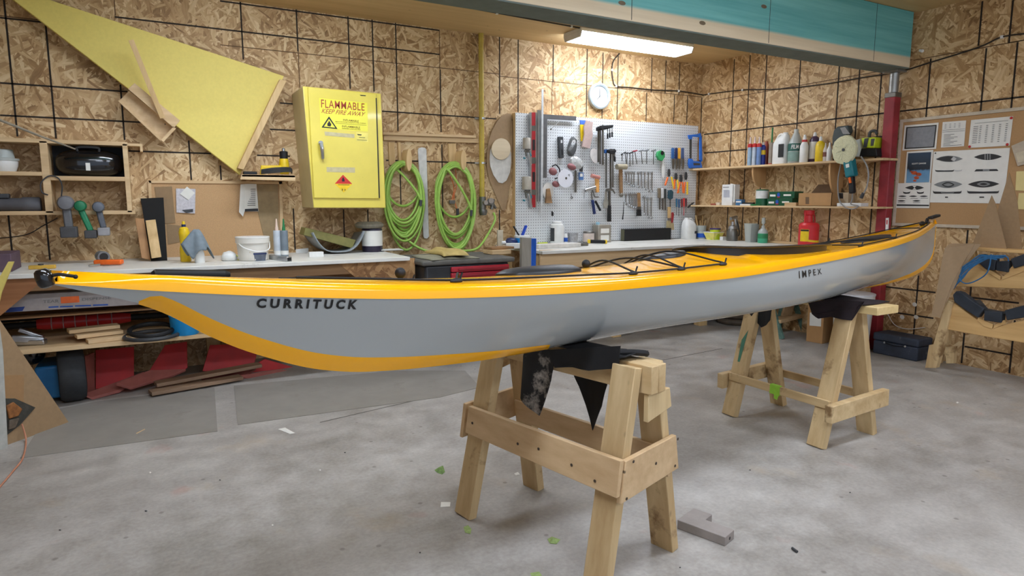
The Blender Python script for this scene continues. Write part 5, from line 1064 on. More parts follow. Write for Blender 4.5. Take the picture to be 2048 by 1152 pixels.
# leaning black board and sticks
bo = .34
def lean(px, o0, o1, th):      # four-sided px list: bottom two first at offset o0, top two at offset o1
    (x0, y0), (x1, y1), (x2, y2), (x3, y3) = px; b0, b1, t1, t0 = BW(x0, y0, o0), BW(x1, y1, o0), BW(x2, y2, o1), BW(x3, y3, o1); e = V((0, th, 0))
    return MB().hexa([b0, b1, b1+e, b0+e, t0, t1, t1+e, t0+e])
thing('black_board', 'tall scuffed black board leaning on the wall at the left of the corkboard', 'board', [P('s', pm('scuffed_black', (14, 14, 14), .85, 0, .2, 20, 0, 0, ((120, 118, 112), .70, 22.)), lean([(303, 529), (335, 528), (327, 395), (281, 397)], .30, .04, .02), bevel=.002)])
thing('wooden_block', 'short pine stick leaning in front of the black board', 'stick', [P('s', M['pineZ'], lean([(303, 517), (323, 514), (311, 439), (291, 441)], .34, .17, .02), bevel=.002)])
thing('wooden_block', 'brown board behind the pine stick, left of the black board', 'board', [P('s', wood('brown_board', (140, 98, 56), (176, 130, 80), 2, .8), lean([(283, 516), (302, 520), (290, 438), (270, 436)], .28, .12, .018), bevel=.002)])
# left end of the bench
c = BP(218, 533, BZ); mb = MB(); a_, b_ = BP(190, 531, BZ), BP(246, 530, BZ); mb.bar(a_+V((0, 0, .02)), b_+V((0, 0, .02)), .05, .03); m2 = MB(); m2.cyl(BP(203, 528, BZ)+V((0, .0, .05)), BP(203, 528, BZ)+V((.02, -.07, .05)), .034, None, 20); m3 = MB(); m3.tube([BP(178, 535, BZ)+V((0,0,.01)), BP(200, 533, BZ)+V((0,0,.012))], .006, 6)
m4 = MB(); m4.cyl(BP(203, 528, BZ)+V((.018, -.064, .05)), BP(203, 528, BZ)+V((.0205, -.072, .05)), .024, None, 18)
thing('tape_gun', 'orange red hand tool lying near the left end of the left bench', 'hand tool', [P('body', M['orange'], mb, bevel=.008), P('roll', M['grey'], m2), P('roll_core', M['ink'], m4, sub=1), P('tip', M['steel'], m3)])
mb = MB(); a_, b_ = BP(58, 539, BZ), BP(112, 537, BZ); mb.bar(a_+V((0, 0, .012)), b_+V((0, 0, .012)), .03, .022); m2 = MB(); m2.cyl(a_.lerp(b_, .45)+V((0,0,.022)), a_.lerp(b_, .45)+V((0,0,.03)), .014); thing('small_level', 'small yellow level lying on the left bench behind the kayak tip', 'level', [P('body', pm('level_yellow', (206, 164, 62), .5), mb, bevel=.003), P('dial', M['dgrey'], m2)])
# hung under the bench edge: black roll
mb = MB(); a_, b_ = BW(310, 548, YB-BY+.04), BW(450, 549, YB-BY+.04); mb.cyl(a_, b_, .028, None, 18); mb.cyl(a_-V((.02, 0, 0)), a_, .012, .028, 18); mb.cyl(b_, b_+V((.03, 0, 0)), .028, .014, 18)
thing('black_roll', 'black rolled sleeve hung along the front edge of the left bench', 'roll', [P('s', M['black'], mb)])

# ------------------------------------------------------------------ under the left bench
ub = YB-BY-.12      # plane just behind the bench front
b1 = wpoly([(-40, 594), (182, 582), (400, 578), (400, 602), (-40, 628)], ub-.04, .12)
bt = MB(); put_text(bt, 'TEAR', bil(*[BW(x, y, ub-.038) for x, y in ((86, 606.5), (118, 605), (118, 599), (86, 600.5))]), bold=.01); put_text(bt, 'DISPENSE', bil(*[BW(x, y, ub-.038) for x, y in ((164, 601.5), (222, 598), (222, 593), (164, 596.5))]), bold=.01)
b3 = MB()
for x0, x1, y in ((97, 117, 614.6), (120, 146, 613.6), (150, 182, 612), (186, 216, 610.5)): b3.wp([(x0, y-1.3), (x1, y-2.4), (x1, y+.2), (x0, y+1.2)], ub-.038, .001)
thing('dispenser_box', 'long white printed carton with orange tape on the rail under the left bench', 'carton', [P('carton', pm('carton_white', (168, 160, 156), .7), b1), P('print', M['inkgrey'], bt, smooth=0), P('orange_tape', M['orange'], wpoly([(121, 594), (158, 592), (159, 604.5), (122, 607)], ub-.038, .001)), P('blue_print', M['blue'], b3, smooth=0), P('blue_label', pm('label_navy', (36, 62, 130), .5), wpoly([(14, 616), (50, 613), (45, 622), (12, 625)], ub-.038, .001))])
mb = MB(); y_ = YB-ub+.10; mb.box((XL0, y_-.055, BW(100, 627, ub-.06).z-.019), (.45, y_+.10, BW(100, 627, ub-.06).z-.0105)); thing('wooden_rail', 'brown rail shelf under the left bench carrying the printed carton', 'rail', [P('s', wood('dark_rail', (112, 78, 46), (150, 110, 70), 0, .8), mb)])
zs2 = zs_
def ushelf(px, py): return FL(px, py, zs2)
mb = MB(); p0_, p1_ = V((-1.2, 4.80, zs2+.085)), V((.30, 4.86, zs2+.075))
q = lambda t_, dz=0, dy=0: p0_.lerp(p1_, t_)+V((0, dy, dz))
mb.tube([q(0), q(.35), q(1)], .020, 12); m2 = MB(); m2.tube([q(.0, .035, .05), q(.5, .04, .05), q(1, .05, .05)], .020, 12); m3 = MB(); m3.tube([q(.37), q(.40), q(.66), q(.70)], [.03, .038, .036, .028], 14); m4 = MB()
for t_ in (.42, .46, .50, .54, .58, .63): m4.torus(q(t_), .0385, .003, p1_-p0_, 18, 6)
thing('kayak_paddle', 'black paddle shafts wrapped in red padding on the lower shelf of the left bench', 'paddle', [P('shaft', M['black'], mb), P('shaft', M['black'], m2), P('red_wrap', M['red'], m3), P('binding', pm('silver_cord', (170, 150, 150), .5), m4)])
for i, (x0, x1, y, lab_) in enumerate(((137, 237, 662, 'top one of the three pine offcuts in front of the paddle'), (152, 243, 672, 'middle one of the three pine offcuts in front of the paddle'), (174, 272, 683, 'bottom and longest pine offcut at the shelf edge'))):
    z_ = zs2+.012+(2-i)*.026; a_, b_ = PL(x0, y+4, (0, 4.60-.06*i, 0), V((0,1,0))), PL(x1, y-3, (0, 4.60-.06*i, 0), V((0,1,0)))
    mb = MB(); mb.bar(V((a_.x, 4.58-.05*i, z_)), V((b_.x, 4.64-.05*i, z_)), .085, .022); thing('wood_offcut', lab_, 'offcut', [P('s', M['pineX'], mb, bevel=.002)], 'pine offcuts on the lower shelf')
c = ushelf(304, 675); mb = MB(); mb.torus(c+V((0, .02, .05)), .125, .012, (0, -.1, 1), 32, 8); mb.torus(c+V((0, .0, .016)), .150, .012, (0, 0, 1), 32, 8)
thing('rubber_rings', 'two black rings stacked on the lower shelf left of the blue bucket', 'rings', [P('upper_ring', M['black'], MB().torus(c+V((0, .02, .045)), .118, .014, (0, -.15, 1), 32, 8)), P('lower_ring', M['dgrey'], MB().torus(c+V((0, 0, .014)), .145, .012, (0, 0, 1), 32, 8))])
jar('blue_bucket', 'bright blue tub on the lower shelf of the left bench', 'tub', 372, 672, zs2, [('tub', pm('sky_blue', (18, 142, 206), .4), [(24, 0), (25, 2), (27, 36), (28, 37), (28, 39), (24, 39)], {'n': 28})], dy=.08)
c = ushelf(50, 692); mb = MB(); mb.bar(c+V((-.10, .05, .02)), c+V((.10, .0, .015)), .05, .03); mb.bar(c+V((-.06, .0, .05)), c+V((.09, .02, .02)), .03, .04); mb.bar(c+V((-.03, .05, .09)), c+V((.08, .06, .03)), .03, .025); thing('metal_scrap', 'pile of shiny metal fittings at the left end of the lower shelf', 'scrap metal', [P('s', M['steel'], mb, bevel=.006)])
# on the floor under the bench
c = FL(152, 812, 0); c = V((c.x, 4.62, 0.162))
thing('tyre', 'black tyre standing on edge on the floor under the left bench', 'tyre', [P('s', pm('tyre_rubber', (44, 46, 48), .8, 0, .15, 40), MB().lathe(c+V((-.085, 0, 0)), [(.11, 0), (.145, .005), (.158, .025), (.158, .105), (.145, .125), (.11, .13)], (1, .12, 0), 36, cap=False), smooth=40, solid=.01)])
mb = MB(); a_ = BW(80, 785, .62); mb.box((a_.x-.02, 4.60, .03), (BW(134, 780, .6).x-.02, 4.90, BW(100, 733, .6).z)); thing('blue_bin', 'blue plastic bin on the floor left of the tyre', 'bin', [P('s', pm('bin_blue', (24, 98, 148), .5, 0, .1), mb, bevel=.012)])
c = BW(64, 730, .5); thing('chrome_ball', 'dark round glass ball lying on the blue bin', 'ball', [P('s', M['blackgloss'], MB().ball(V((c.x, c.y, BW(100, 733, .6).z+.076)), .075, 24))])
RR = pm('dusty_red_board', (172, 14, 12), .6, 0, .15, 8, 0, 0, ((140, 80, 72), .68, 5.)); RD2 = pm('dusty_pink_board', (150, 84, 74), .7, 0, .15, 10)
def slab(px, offs, th, mt=None):
    pts = [BW(x, y, o) for (x, y), o in zip(px, offs)]; n = (pts[1]-pts[0]).cross(pts[2]-pts[0]).normalized()
    if n.y < 0: n = -n
    return MB().prism(pts, n*th)
def flr(x, y): p = FL(x, y, .0); return YB-p.y
chairs = (('left one of the folding red plywood seats under the left bench', [(191, 700), (268, 693), (268, 765), (191, 778)], [.34, .34, .42, .42], [(170, 793), (268, 757), (290, 748), (240, 785), (185, 800)], [.62, .44, .44, .56, .62]),
  ('middle folding red plywood seat with a slanted back under the left bench', [(330, 690), (374, 683), (375, 735), (362, 745), (290, 756)], [.34, .34, .40, .40, .42], [(232, 766), (300, 740), (372, 738), (345, 750), (262, 775)], [.60, .46, .46, .5, .60]),
  ('right folding red plywood seat, dusty, under the yellow keel line', [(420, 690), (520, 686), (505, 740), (470, 748), (405, 742)], [.34, .34, .4, .4, .4], [(400, 752), (470, 738), (512, 736), (470, 764), (420, 768)], [.55, .46, .46, .55, .55]),
  ('furthest right red plywood seat almost hidden by the kayak', [(475, 748), (530, 718), (600, 738), (560, 748)], [.42, .40, .40, .42], [(470, 752), (560, 738), (600, 746), (520, 760)], [.58, .48, .48, .56]))
for i, (lab_, q1, o1_, q2, o2_) in enumerate(chairs):
    thing('folding_seat', lab_, 'seat', [P('back_panel', RR, slab(q1, o1_, .018), bevel=.002), P('seat_panel', RD2, slab(q2, o2_, .018), bevel=.002)], 'red plywood seats under the bench')
thing('plywood_strip', 'dusty pink upright panel edge between the tyre and the red seats', 'panel', [P('s', RD2, slab([(171, 712), (189, 705), (190, 785), (172, 795)], [.50, .42, .46, .56], .015))])
for i, (x0, y0, x1, y1, lab_) in enumerate(((310, 760, 520, 730, 'long dusty plank lying in front of the red seats'), (300, 775, 480, 764, 'lower dusty plank on the floor in front of the red seats'))):
    a_, b_ = BW(x0, y0, .62), BW(x1, y1, .52); mb = MB(); mb.bar(V((a_.x, 4.56-.08*i, .055-.03*i)), V((b_.x, 4.68-.08*i, .075-.05*i)), .09, .022); thing('dusty_plank', lab_, 'plank', [P('s', wood('dusty_plank_wood', (106, 82, 62), (150, 122, 96), 0, .8), mb, bevel=.002)], 'dusty planks under the bench')

# ------------------------------------------------------------------ tool chest in the gap
tc0 = V((0, 4.30, 0)); n_ = V((0, 1, 0))
xa, xb, zt_ = PL(846, 535, tc0, n_).x, PL(1024, 530, tc0, n_).x, PL(940, 521, tc0, n_).z
t = T('tool_chest', 'black and red plastic tool chest standing between the two benches', 'tool chest', ((xa+xb)/2, 4.55, 0))
mb = MB(); mb.box((xa+.02, 4.31, 0.02), (xb-.02, 4.86, zt_-.02)); mb.build('body', pm('chest_black', (40, 42, 46), .5, 0, .15), t, bevel=.02)
mb = MB(); mb.box((xa-.01, 4.285, zt_-.025), (xb+.02, 4.88, zt_+.012)); mb.build('lid', pm('dusty_lid', (92, 90, 84), .75, 0, .2, 12), t, bevel=.012)
xd0, xd1 = PL(902, 540, tc0, n_).x, PL(1017, 540, tc0, n_).x
zz = [PL(960, y, tc0, n_).z for y in (531, 543, 557)]
for i in range(4):
    z1 = zz[0]-i*(zz[0]-zz[1]); mb = MB(); mb.box((xd0, 4.285, z1-(zz[0]-zz[1])+.006), (xd1, 4.315, z1)); d_ = mb.build('drawer', pm('drawer_red', (170, 34, 48), .45, 0, .1), t, bevel=.006)
    mb = MB(); mb.box((xd0+.05, 4.274, z1-.026), (xd1-.01, 4.286, z1-.014)); mb.build('drawer_lip', pm('drawer_red_dark', (140, 26, 38), .45), d_, bevel=.003)
zl = zt_+.0125
def cloth_patch(name, label, cat, px0, px1, y0, y1, h, mt, seed, z=zl):
    a_, b_ = FL(px0, y1, z), FL(px1, y1, z); rnd = random.Random(seed); ph = [rnd.uniform(0, 6) for _ in range(6)]
    def fn(u, v):
        x = a_.x+(b_.x-a_.x)*u; y = min(4.30+.42*v, 5.1); e = (math.sin(PI*u)*math.sin(PI*v))**.4
        return V((x+.012*math.sin(7*v+ph[0]), y+.02*math.sin(5*u+ph[1]), z+.003+h*e*(.6+.25*math.sin(8*u+ph[2]+3*v)+.15*math.sin(15*u+ph[3]))))
    return thing(name, label, cat, [P('s', mt, MB().grid(fn, 28, 14), smooth=70, solid=.004)])
cloth_patch('leather_sheet', 'grey green cloth sheet spread over the tool chest lid', 'cloth', 862, 985, 507, 522, .028, pm('sheet_greygreen', (138, 136, 116), .85, 0, .1, 20), 1)
cloth_patch('leather_apron', 'tan crumpled leather piece on top of the tool chest cloth', 'leather', 882, 945, 497, 512, .055, pm('leather_tan', (186, 164, 100), .8, 0, .1, 20), 2, zl+.025)
c = FL(993, 506, zl); thing('wood_offcut', 'pale wooden offcuts stacked on the right of the tool chest lid', 'offcut', [P('s', M['pineX'], MB().cbox(V((PL(1000, 503, (0, 4.55, 0), n_).x, 4.60, zl+.018)), (.17, .16, .032)), bevel=.002)])
thing('wood_offcut', 'thin wooden offcut on top of the pale offcut by the right bench', 'offcut', [P('s', M['darkwood'], MB().cbox(V((PL(1000, 497, (0, 4.62, 0), n_).x, 4.64, zl+.045)), (.22, .12, .018), Matrix.Rotation(.15, 3, 'Z')), bevel=.002)])
# leaning grey plank with blue edge
a_ = MB().hexa([V((PL(1041, 600, (0, 4.2, 0), n_).x, 4.20, 0)), V((PL(1062, 600, (0, 4.2, 0), n_).x, 4.20, 0)), V((PL(1062, 600, (0, 4.2, 0), n_).x, 4.235, 0)), V((PL(1041, 600, (0, 4.2, 0), n_).x, 4.235, 0))]+[BW(1044, 475, YB-4.335), BW(1064, 476, YB-4.335), BW(1064, 476, YB-4.335)+V((0, .035, 0)), BW(1044, 475, YB-4.335)+V((0, .035, 0))])
x_ = lambda px, y: PL(px, y, (0, 4.2, 0), n_).x
b_ = MB().hexa([V((x_(1062, 600), 4.197, 0)), V((x_(1071, 600), 4.215, 0)), V((x_(1071, 600), 4.24, 0)), V((x_(1062, 600), 4.237, 0)), BW(1063, 477, YB-4.332), BW(1073, 477, YB-4.345), BW(1073, 477, YB-4.345)+V((0, .03, 0)), BW(1063, 477, YB-4.332)+V((0, .03, 0))])
thing('leaning_plank', 'grey plank with a bright blue edge leaning between tool chest and corner bench', 'plank', [P('plank', wood('grey_plank', (120, 114, 104), (152, 146, 134), 2, .7), a_, bevel=.002), P('blue_edge', pm('edge_blue', (24, 90, 190), .45, 0, .1), b_, bevel=.002)])
# left edge foreground: hardboard side panel, its post, yellow board edge, brown plate, dirty tool
p0_, p1_ = FL(138, 845, 0), FL(15, 890, 0); nn_ = (p1_-p0_).normalized().cross(V((0, 0, 1)))
def hp_(x, y, d=0.0): return PL(x, y, p0_+nn_*d, nn_)
s_ = 1 if nn_.y > 0 else -1
mb = MB(); mb.prism([hp_(138, 845), hp_(15, 890), hp_(-60, 915), hp_(-60, 560), hp_(0, 640)], nn_*(s_*.02)); thing('hardboard_sheet', 'big triangular hardboard sheet at the left edge of the floor', 'panel', [P('s', M['particle'], mb, bevel=.001)])
mb = MB(); mb.prism([hp_(-8, 600, -s_*.03), hp_(6, 700, -s_*.03), hp_(16, 897, -s_*.03), hp_(-2, 900, -s_*.03), hp_(-30, 900, -s_*.03)], nn_*(s_*.025)); thing('white_post', 'pale painted upright at the very left edge of the photo', 'post', [P('s', pm('pale_paint', (176, 176, 168), .6), mb)])
mb = MB(); mb.prism([hp_(7, 751, -s_*.004), hp_(48, 750, -s_*.004), hp_(47, 812, -s_*.004), hp_(9, 814, -s_*.004)], nn_*(s_*.004)); thing('hardboard_patch', 'small square hardboard patch on the triangular side panel', 'patch', [P('s', pm('hardboard_light', (156, 120, 80), .65, 0, .05, 40), mb)])
mb = MB(); mb.prism([hp_(8, 797, -s_*.008), hp_(30, 797, -s_*.008), hp_(71, 815, -s_*.008), hp_(40, 850, -s_*.008), hp_(12, 872, -s_*.008)], nn_*(s_*.006)); m2 = MB(); m2.prism([hp_(14, 812, -s_*.02), hp_(28, 804, -s_*.02), hp_(46, 818, -s_*.02), hp_(38, 832, -s_*.02), hp_(20, 838, -s_*.02)], nn_*(s_*.012)); m3 = MB(); m3.prism([hp_(20, 840, -s_*.02), hp_(40, 836, -s_*.02), hp_(32, 856, -s_*.02), hp_(18, 860, -s_*.02)], nn_*(s_*.012))
thing('dirty_sticker', 'dirty dark plate with orange rust hung on the hardboard side panel', 'plate', [P('plate', pm('dirty_plate', (62, 60, 52), .7, 0, .3, 30), mb), P('rusty_fitting', pm('rust', (142, 90, 44), .7, 0, .3, 40), m2, bevel=.004), P('dirty_fitting', pm('dirty_brown', (92, 80, 66), .7, 0, .3, 40), m3, bevel=.004)])
mb = MB(); mb.tube(spline([hp_(44, 848, -s_*.015), hp_(52, 880, -s_*.05), FL(46, 915, .006), FL(28, 940, .006), FL(-10, 985, .006)], 8), .004, 6); thing('orange_string', 'thin faded orange cord trailing onto the floor at the left edge', 'cord', [P('s', pm('faded_orange', (190, 130, 100), .7), mb)])
yb_ = V((0, 4.2, 0))
mb = MB(); mb.prism([PL(x, y, yb_, n_) for x, y in ((-20, 640), (-4, 560), (16, 524), (27, 524), (2, 586), (-10, 640))], (0, .03, 0)); thing('yellow_board', 'edge of a yellow board leaning at the left end of the left bench', 'board', [P('s', FOAM, mb)])
mb = MB(); mb.box((-1.35, 4.55, BZ+.001), (BW(31, 505, .5).x, 4.85, BW(20, 504, .5).z)); thing('purple_box', 'dusty purple box at the far left end of the left bench', 'box', [P('s', pm('dusty_purple', (92, 72, 84), .7), mb, bevel=.004)])
# ------------------------------------------------------------------ corner bench, back row
jar('plastic_jug', 'white plastic jug with dark label at the left of the pegboard bench', 'jug', 1114, 486, BZ, [('jug', M['white'], [(13, 0), (13.5, 1), (13.5, 34), (12.5, 39), (8, 41)], {'n': 24}), ('lid', M['white'], [(9, 41), (9, 44), (8, 45)], {})])
o = [q for q in COL.objects if q.name == 'plastic_jug'][0]; c = o.location; k = mpp(c)
mb = MB(); a0, a1_ = 2.8, 3.75
mb.grid(lambda u, v: c+V((math.cos(a0+u*(a1_-a0))*13.8*k, math.sin(a0+u*(a1_-a0))*13.8*k, (6+v*26)*k)), 8, 1); mb.build('label', M['dgrey'], o)
jar('glue_bottle', 'small white bottle with blue label right of the plastic jug', 'bottle', 1131, 482.5, BZ, [('bottle', M['white'], [(4, 0), (4.3, 1), (4.3, 15), (3, 18), (2, 20)], {}), ('label', M['blue'], [(4.5, 4), (4.5, 12)], {})])
jar('ribbed_cup', 'grey ribbed clear cup between the jug and the cans', 'cup', 1146, 482, BZ, [('cup', pm('ribbed_grey', (160, 160, 162), .3, 0, .2, 60), [(9, 0), (10.4, 20), (10.8, 21)], {'n': 18})])
jar('small_can', 'short round can with paper label left of the rectangular can', 'can', 1177, 483.5, BZ, [('can', M['dsteel'], [(11, 0), (11, 22), (10, 23)], {'n': 26}), ('label', pm('label_peach', (214, 200, 190), .6), [(11.2, 2), (11.2, 19)], {'n': 26})])
c = BP(1203, 483, BZ); k = mpp(c); mb = MB().cbox(c+V((0, 0, 17.5*k)), (28*k*1.12, .10, 35*k)); m2 = MB().cbox(c+V((.0, -.0515, 23*k)), (20*k, .002, 9*k)); m2b = MB().cbox(c+V((.0, -.0515, 9*k)), (20*k, .002, 11*k)); m3 = MB().cyl(c+V((-10*k, 0, 35*k)), c+V((-10*k, 0, 40*k)), .018)
thing('solvent_can', 'rectangular metal can with white labels and pale blue cap', 'can', [P('can', pm('can_tin', (166, 160, 148), .4, .4, .1), mb, bevel=.005), P('label', M['paper'], m2), P('label', M['paper'], m2b), P('cap', pm('cap_pale', (150, 190, 206), .4), m3)])
a_, b_ = BP(1177, 487, BZ), BP(1212, 488, BZ); mb = MB().bar(a_+V((0,0,.02)), b_+V((0,0,.02)), .03, .032); m2 = MB(); m2.bar(a_+V((-.012,0,.02)), a_.lerp(b_, .12)+V((0,0,.02)), .034, .036); m2b = MB(); m2b.bar(b_.lerp(a_, .1)+V((0,0,.02)), b_+V((.012,0,.02)), .034, .036)
thing('hand_tool', 'black tool with two yellow ends lying in front of the cans', 'hand tool', [P('grip', M['black'], mb, bevel=.006), P('yellow_end', M['yellow'], m2, bevel=.006), P('yellow_end', M['yellow'], m2b, bevel=.006)])
a_, b_ = BP(1076, 498, BZ), BP(1160, 494, BZ); mb = MB().bar(a_+V((0, .05, .018)), b_+V((0, .05, .018)), .12, .034); thing('white_board', 'long white board lying along the front of the corner bench', 'board', [P('s', pm('board_offwhite', (216, 212, 204), .5), mb, bevel=.003)])
mb = MB(); c = BP(1168, 492, BZ); mb.cbox(c+V((0, .02, .014)), (.09, .05, .026)); thing('metal_bracket', 'small grey metal piece at the end of the long white board', 'fitting', [P('s', M['dsteel'], mb, bevel=.004)])
mb = MB(); c = BP(1088, 484, BZ); mb.bar(BP(1076, 483, BZ)+V((0, 0, .01)), BP(1094, 482, BZ)+V((0, 0, .01)), .03, .018); thing('lime_marker', 'lime green stick behind the white board', 'marker', [P('s', M['lime'], mb, bevel=.004)])
c = BP(1044, 487, BZ); k = mpp(c); a = MB().lathe(c, [(13*k, 0), (14*k, 3*k), (15*k, 15*k)], n=26); b = MB().lathe(c+V((0,0,15*k)), [(15.5*k, 0), (16*k, 1*k), (16*k, 4.5*k), (14*k, 5*k)], n=26); d = MB().bar(c+V((-6*k, 0, 18*k)), c+V((-17*k, .02, 38*k)), .022, .014); e = MB().bar(c+V((0, 0, 18*k)), c+V((12*k, .02, 39*k)), .03, .014)
thing('tool_tub', 'blue and white tub holding a black and a blue handled tool', 'tub', [P('tub', pm('tub_blue', (30, 130, 200), .4), a), P('rim', M['white'], b), P('black_handle', M['black'], d, bevel=.005), P('blue_handle', pm('handle_blue', (24, 68, 176), .4), e, bevel=.005)])
c = BP(1022, 489, BZ); mb = MB(); mb.ball(c+V((0, 0, .03)), 1, 16, (.06, .05, .042)); m2 = MB().cyl(c+V((-.06, 0, .03)), c+V((-.10, -.01, .03)), .014)
for v in mb.bm.verts: v.co += V((random.uniform(-1, 1), random.uniform(-1, 1), 0))*.006
thing('masking_tape', 'dark blue lump with a pale nozzle left of the tool tub', 'hand tool', [P('body', M['dblue'], mb, smooth=40), P('nozzle', M['white'], m2)])
mb = MB(); a_ = BP(1014, 497, BZ); b_ = BP(1043, 497, BZ); mb.bar(a_+V((0, .02, .022)), b_+V((0, .02, .022)), .08, .042); thing('white_box', 'low white box at the left end of the corner bench', 'box', [P('s', M['white'], mb, bevel=.003)])
mb = MB(); a_ = BP(1000, 492, BZ); k = mpp(a_); mb.cbox(a_+V((0, 0, 16*k)), (12*k, .02, 32*k)); thing('pale_block', 'pale upright block left of the low white box', 'block', [P('s', pm('block_pale', (196, 184, 160), .6), mb, bevel=.002)])
# long black box in front of the pegboard
a_, b_ = BP(1249, 481.5, BZ), BP(1342, 479, BZ); h_ = 23*mpp(b_); mb = MB(); mb.bar(a_+V((0, .03, h_/2)), b_+V((0, .03, h_/2)), .06, h_); m2 = MB(); q = (a_-b_).normalized(); m2.bar(a_+V((0, .03, h_/2)), a_+V((0, .03, h_/2))+q*.003, .05, h_*.9)
thing('black_bar', 'long black rectangular bar standing on edge under the hand tools', 'bar', [P('bar', M['black'], mb, bevel=.003), P('end_face', pm('bar_end', (84, 84, 62), .6), m2)])
# right part
def jug(label, px, py, halfw, toph, z, mt, lab=None, name='jug_handle', P_=None, c=None, extra=()):
    c = c or BP(px, py, z); k = mpp(c); w = halfw*k; h = toph*k
    a = MB(); rows = []
    for hh, f, sh in ((0, .92, 0), (.03, 1, 0), (.55, 1, 0), (.66, .96, 0), (.78, .78, -.10), (.88, .52, -.30), (.93, .36, -.42)):
        r = [a.v(c+V(p)) for p in [(math.copysign(abs(math.cos(2*PI*i/24))**.6, math.cos(2*PI*i/24))*w*f*JX[0]+JX[0]*w*sh*0, 0, 0) for i in range(0)]]
        ring_ = []
        for i in range(24):
            u = math.copysign(abs(math.cos(2*PI*i/24))**.6, math.cos(2*PI*i/24))*w*f+w*sh; vv = math.copysign(abs(math.sin(2*PI*i/24))**.6, math.sin(2*PI*i/24))*w*.7*min(1, f+.1)
            ring_.append(a.v(c+JA*u+JB*vv+V((0, 0, hh*h))))
        rows.append(ring_)
    for A_, B_ in zip(rows, rows[1:]): a.bridge(A_, B_)
    a.f(rows[0]); a.f(rows[-1])
    n0 = c+JA*(-.42*w)
    b = MB().lathe(n0+V((0, 0, .92*h)), [(.30*w, 0), (.30*w, .07*h), (.27*w, .08*h)], n=16)
    hd = MB().tube(spline([n0+JA*(.2*w)+V((0,0,.93*h)), n0+JA*(.75*w)+V((0,0,.95*h)), n0+JA*(1.2*w)+V((0,0,.80*h)), n0+JA*(1.3*w)+V((0,0,.66*h))], 6), .13*w, 8)
    parts = [P('body', mt, a, smooth=50), P('cap', M['white'], b), P('handle', mt, hd)]
    if lab: 
        mb = MB(); mb.cbox(c+JB*(-.71*w)+JA*(lab[1]*w)+V((0, 0, lab[2]*h)), (lab[3]*w, .003, lab[4]*h), Matrix((JA, JB, V((0,0,1)))).transposed()); parts.append(P('label', lab[0], mb))
    return thing('plastic_jug', label, 'jug', parts+list(extra))
JX = [1]; JA, JB = V((1, 0, 0)), V((0, 1, 0))
jug('white jug with carry handle standing at the right end of the pegboard', 1377, 474, 15, 42, BZ, M['white'], (M['dgrey'], .6, .32, .4, .12))
c = BP(1401, 472, BZ); k = mpp(c); a = MB().lathe(c, [(9*k, 0), (11*k, 26*k)], n=20, cap=True)
sticks = [P('cup', M['cloud'], a)]
for dx, dz, tx in ((-6, 46, -13), (1, 36, -1), (4, 46, 6), (8, 36, 14)): sticks.append(P('mixing_stick', M['pineZ'], MB().bar(c+V((dx*.5*k, 0, 4*k)), c+V((tx*k, .01, dz*k)), .012, .004, (0,1,0))))
thing('stick_cup', 'clear cup full of wooden mixing sticks in the bench corner', 'cup', sticks)
jar('clear_tub', 'clear tub with a round blue label in front of the mixing sticks', 'tub', 1401, 477, BZ, [('tub', M['cloud'], [(11, 0), (12, 15)], {'n': 20}), ('label', M['blue'], [(11.9, 3), (12.2, 11)], {'n': 20})], dy=-.03)
c = BP(1427, 478, BZ); k = mpp(c); a = MB().lathe(c, [(13*k, 0), (19*k, 12*k), (19.5*k, 14*k)], n=4, e1=(1, 1, 0)); b = MB().lathe(c+V((0,0,14*k)), [(20*k, 0), (20*k, 1.2*k)], n=4, e1=(1, 1, 0))
thing('margarine_tub', 'square white and yellow tub on the corner bench', 'tub', [P('tub', pm('tub_yellowish', (230, 222, 120), .4), a), P('rim', M['white'], b)])
jar('yellow_can', 'small yellow can with a purple lid behind the square tub', 'can', 1430, 470, BZ, [('can', M['lime'], [(10, 0), (10, 20)], {}), ('lid', pm('lid_purple', (62, 44, 110), .4), [(10.6, 20), (10.6, 22.5)], {})])
c = BP(1446, 477, BZ); thing('small_box', 'tiny black and white box left of the chrome spray gun', 'box', [P('s', M['white'], MB().cbox(c+V((0, 0, .018)), (.05, .04, .036)), bevel=.002)])
c = BP(1464, 476, BZ); k = mpp(c)
a = MB().lathe(c, [(10.5*k, 0), (11*k, 2*k), (11*k, 16*k), (8*k, 24*k), (5*k, 29*k), (4*k, 31*k)], n=24); b = MB().lathe(c+V((0,0,24*k)), [(8.5*k, 0), (7*k, 5*k), (3*k, 7*k), (2.5*k, 14*k)], n=18); b.cyl(c+V((-6*k, 0, 44*k)), c+V((10*k, 0, 47*k)), 3.2*k, None, 14)
d = MB().bar(c+V((8*k, 0, 46*k)), c+V((14*k, 0, 22*k)), .03, .02, (0,1,0)); e = MB().tube(spline([c+V((8*k, 0, 44*k)), c+V((12*k, -.02, 30*k)), c+V((15*k, -.02, 12*k)), c+V((13*k, 0, 10*k))], 6), .006, 6)
thing('spray_gun', 'metal spray gun with its cup standing on the corner bench', 'spray gun', [P('cup', M['dsteel'], a), P('gun_body', M['steel'], b), P('handle', M['steel'], d, bevel=.004), P('trigger', M['dgrey'], e)])
jar('measuring_cup', 'tapered clear measuring cup with scale marks beside the spray gun', 'measuring cup', 1500, 480, BZ, [('cup', M['cloud'], [(9, 0), (12.5, 36), (13, 37)], {'n': 24})])
jar('clear_cylinder', 'plain clear plastic cylinder next to the measuring cup', 'cup', 1515, 480, BZ, [('cup', M['clear'], [(7.5, 0), (8.5, 36)], {'n': 24})], dy=.04)
GL = pm('green_liquid', (64, 168, 128), .3, 0, .03, 10, .2)
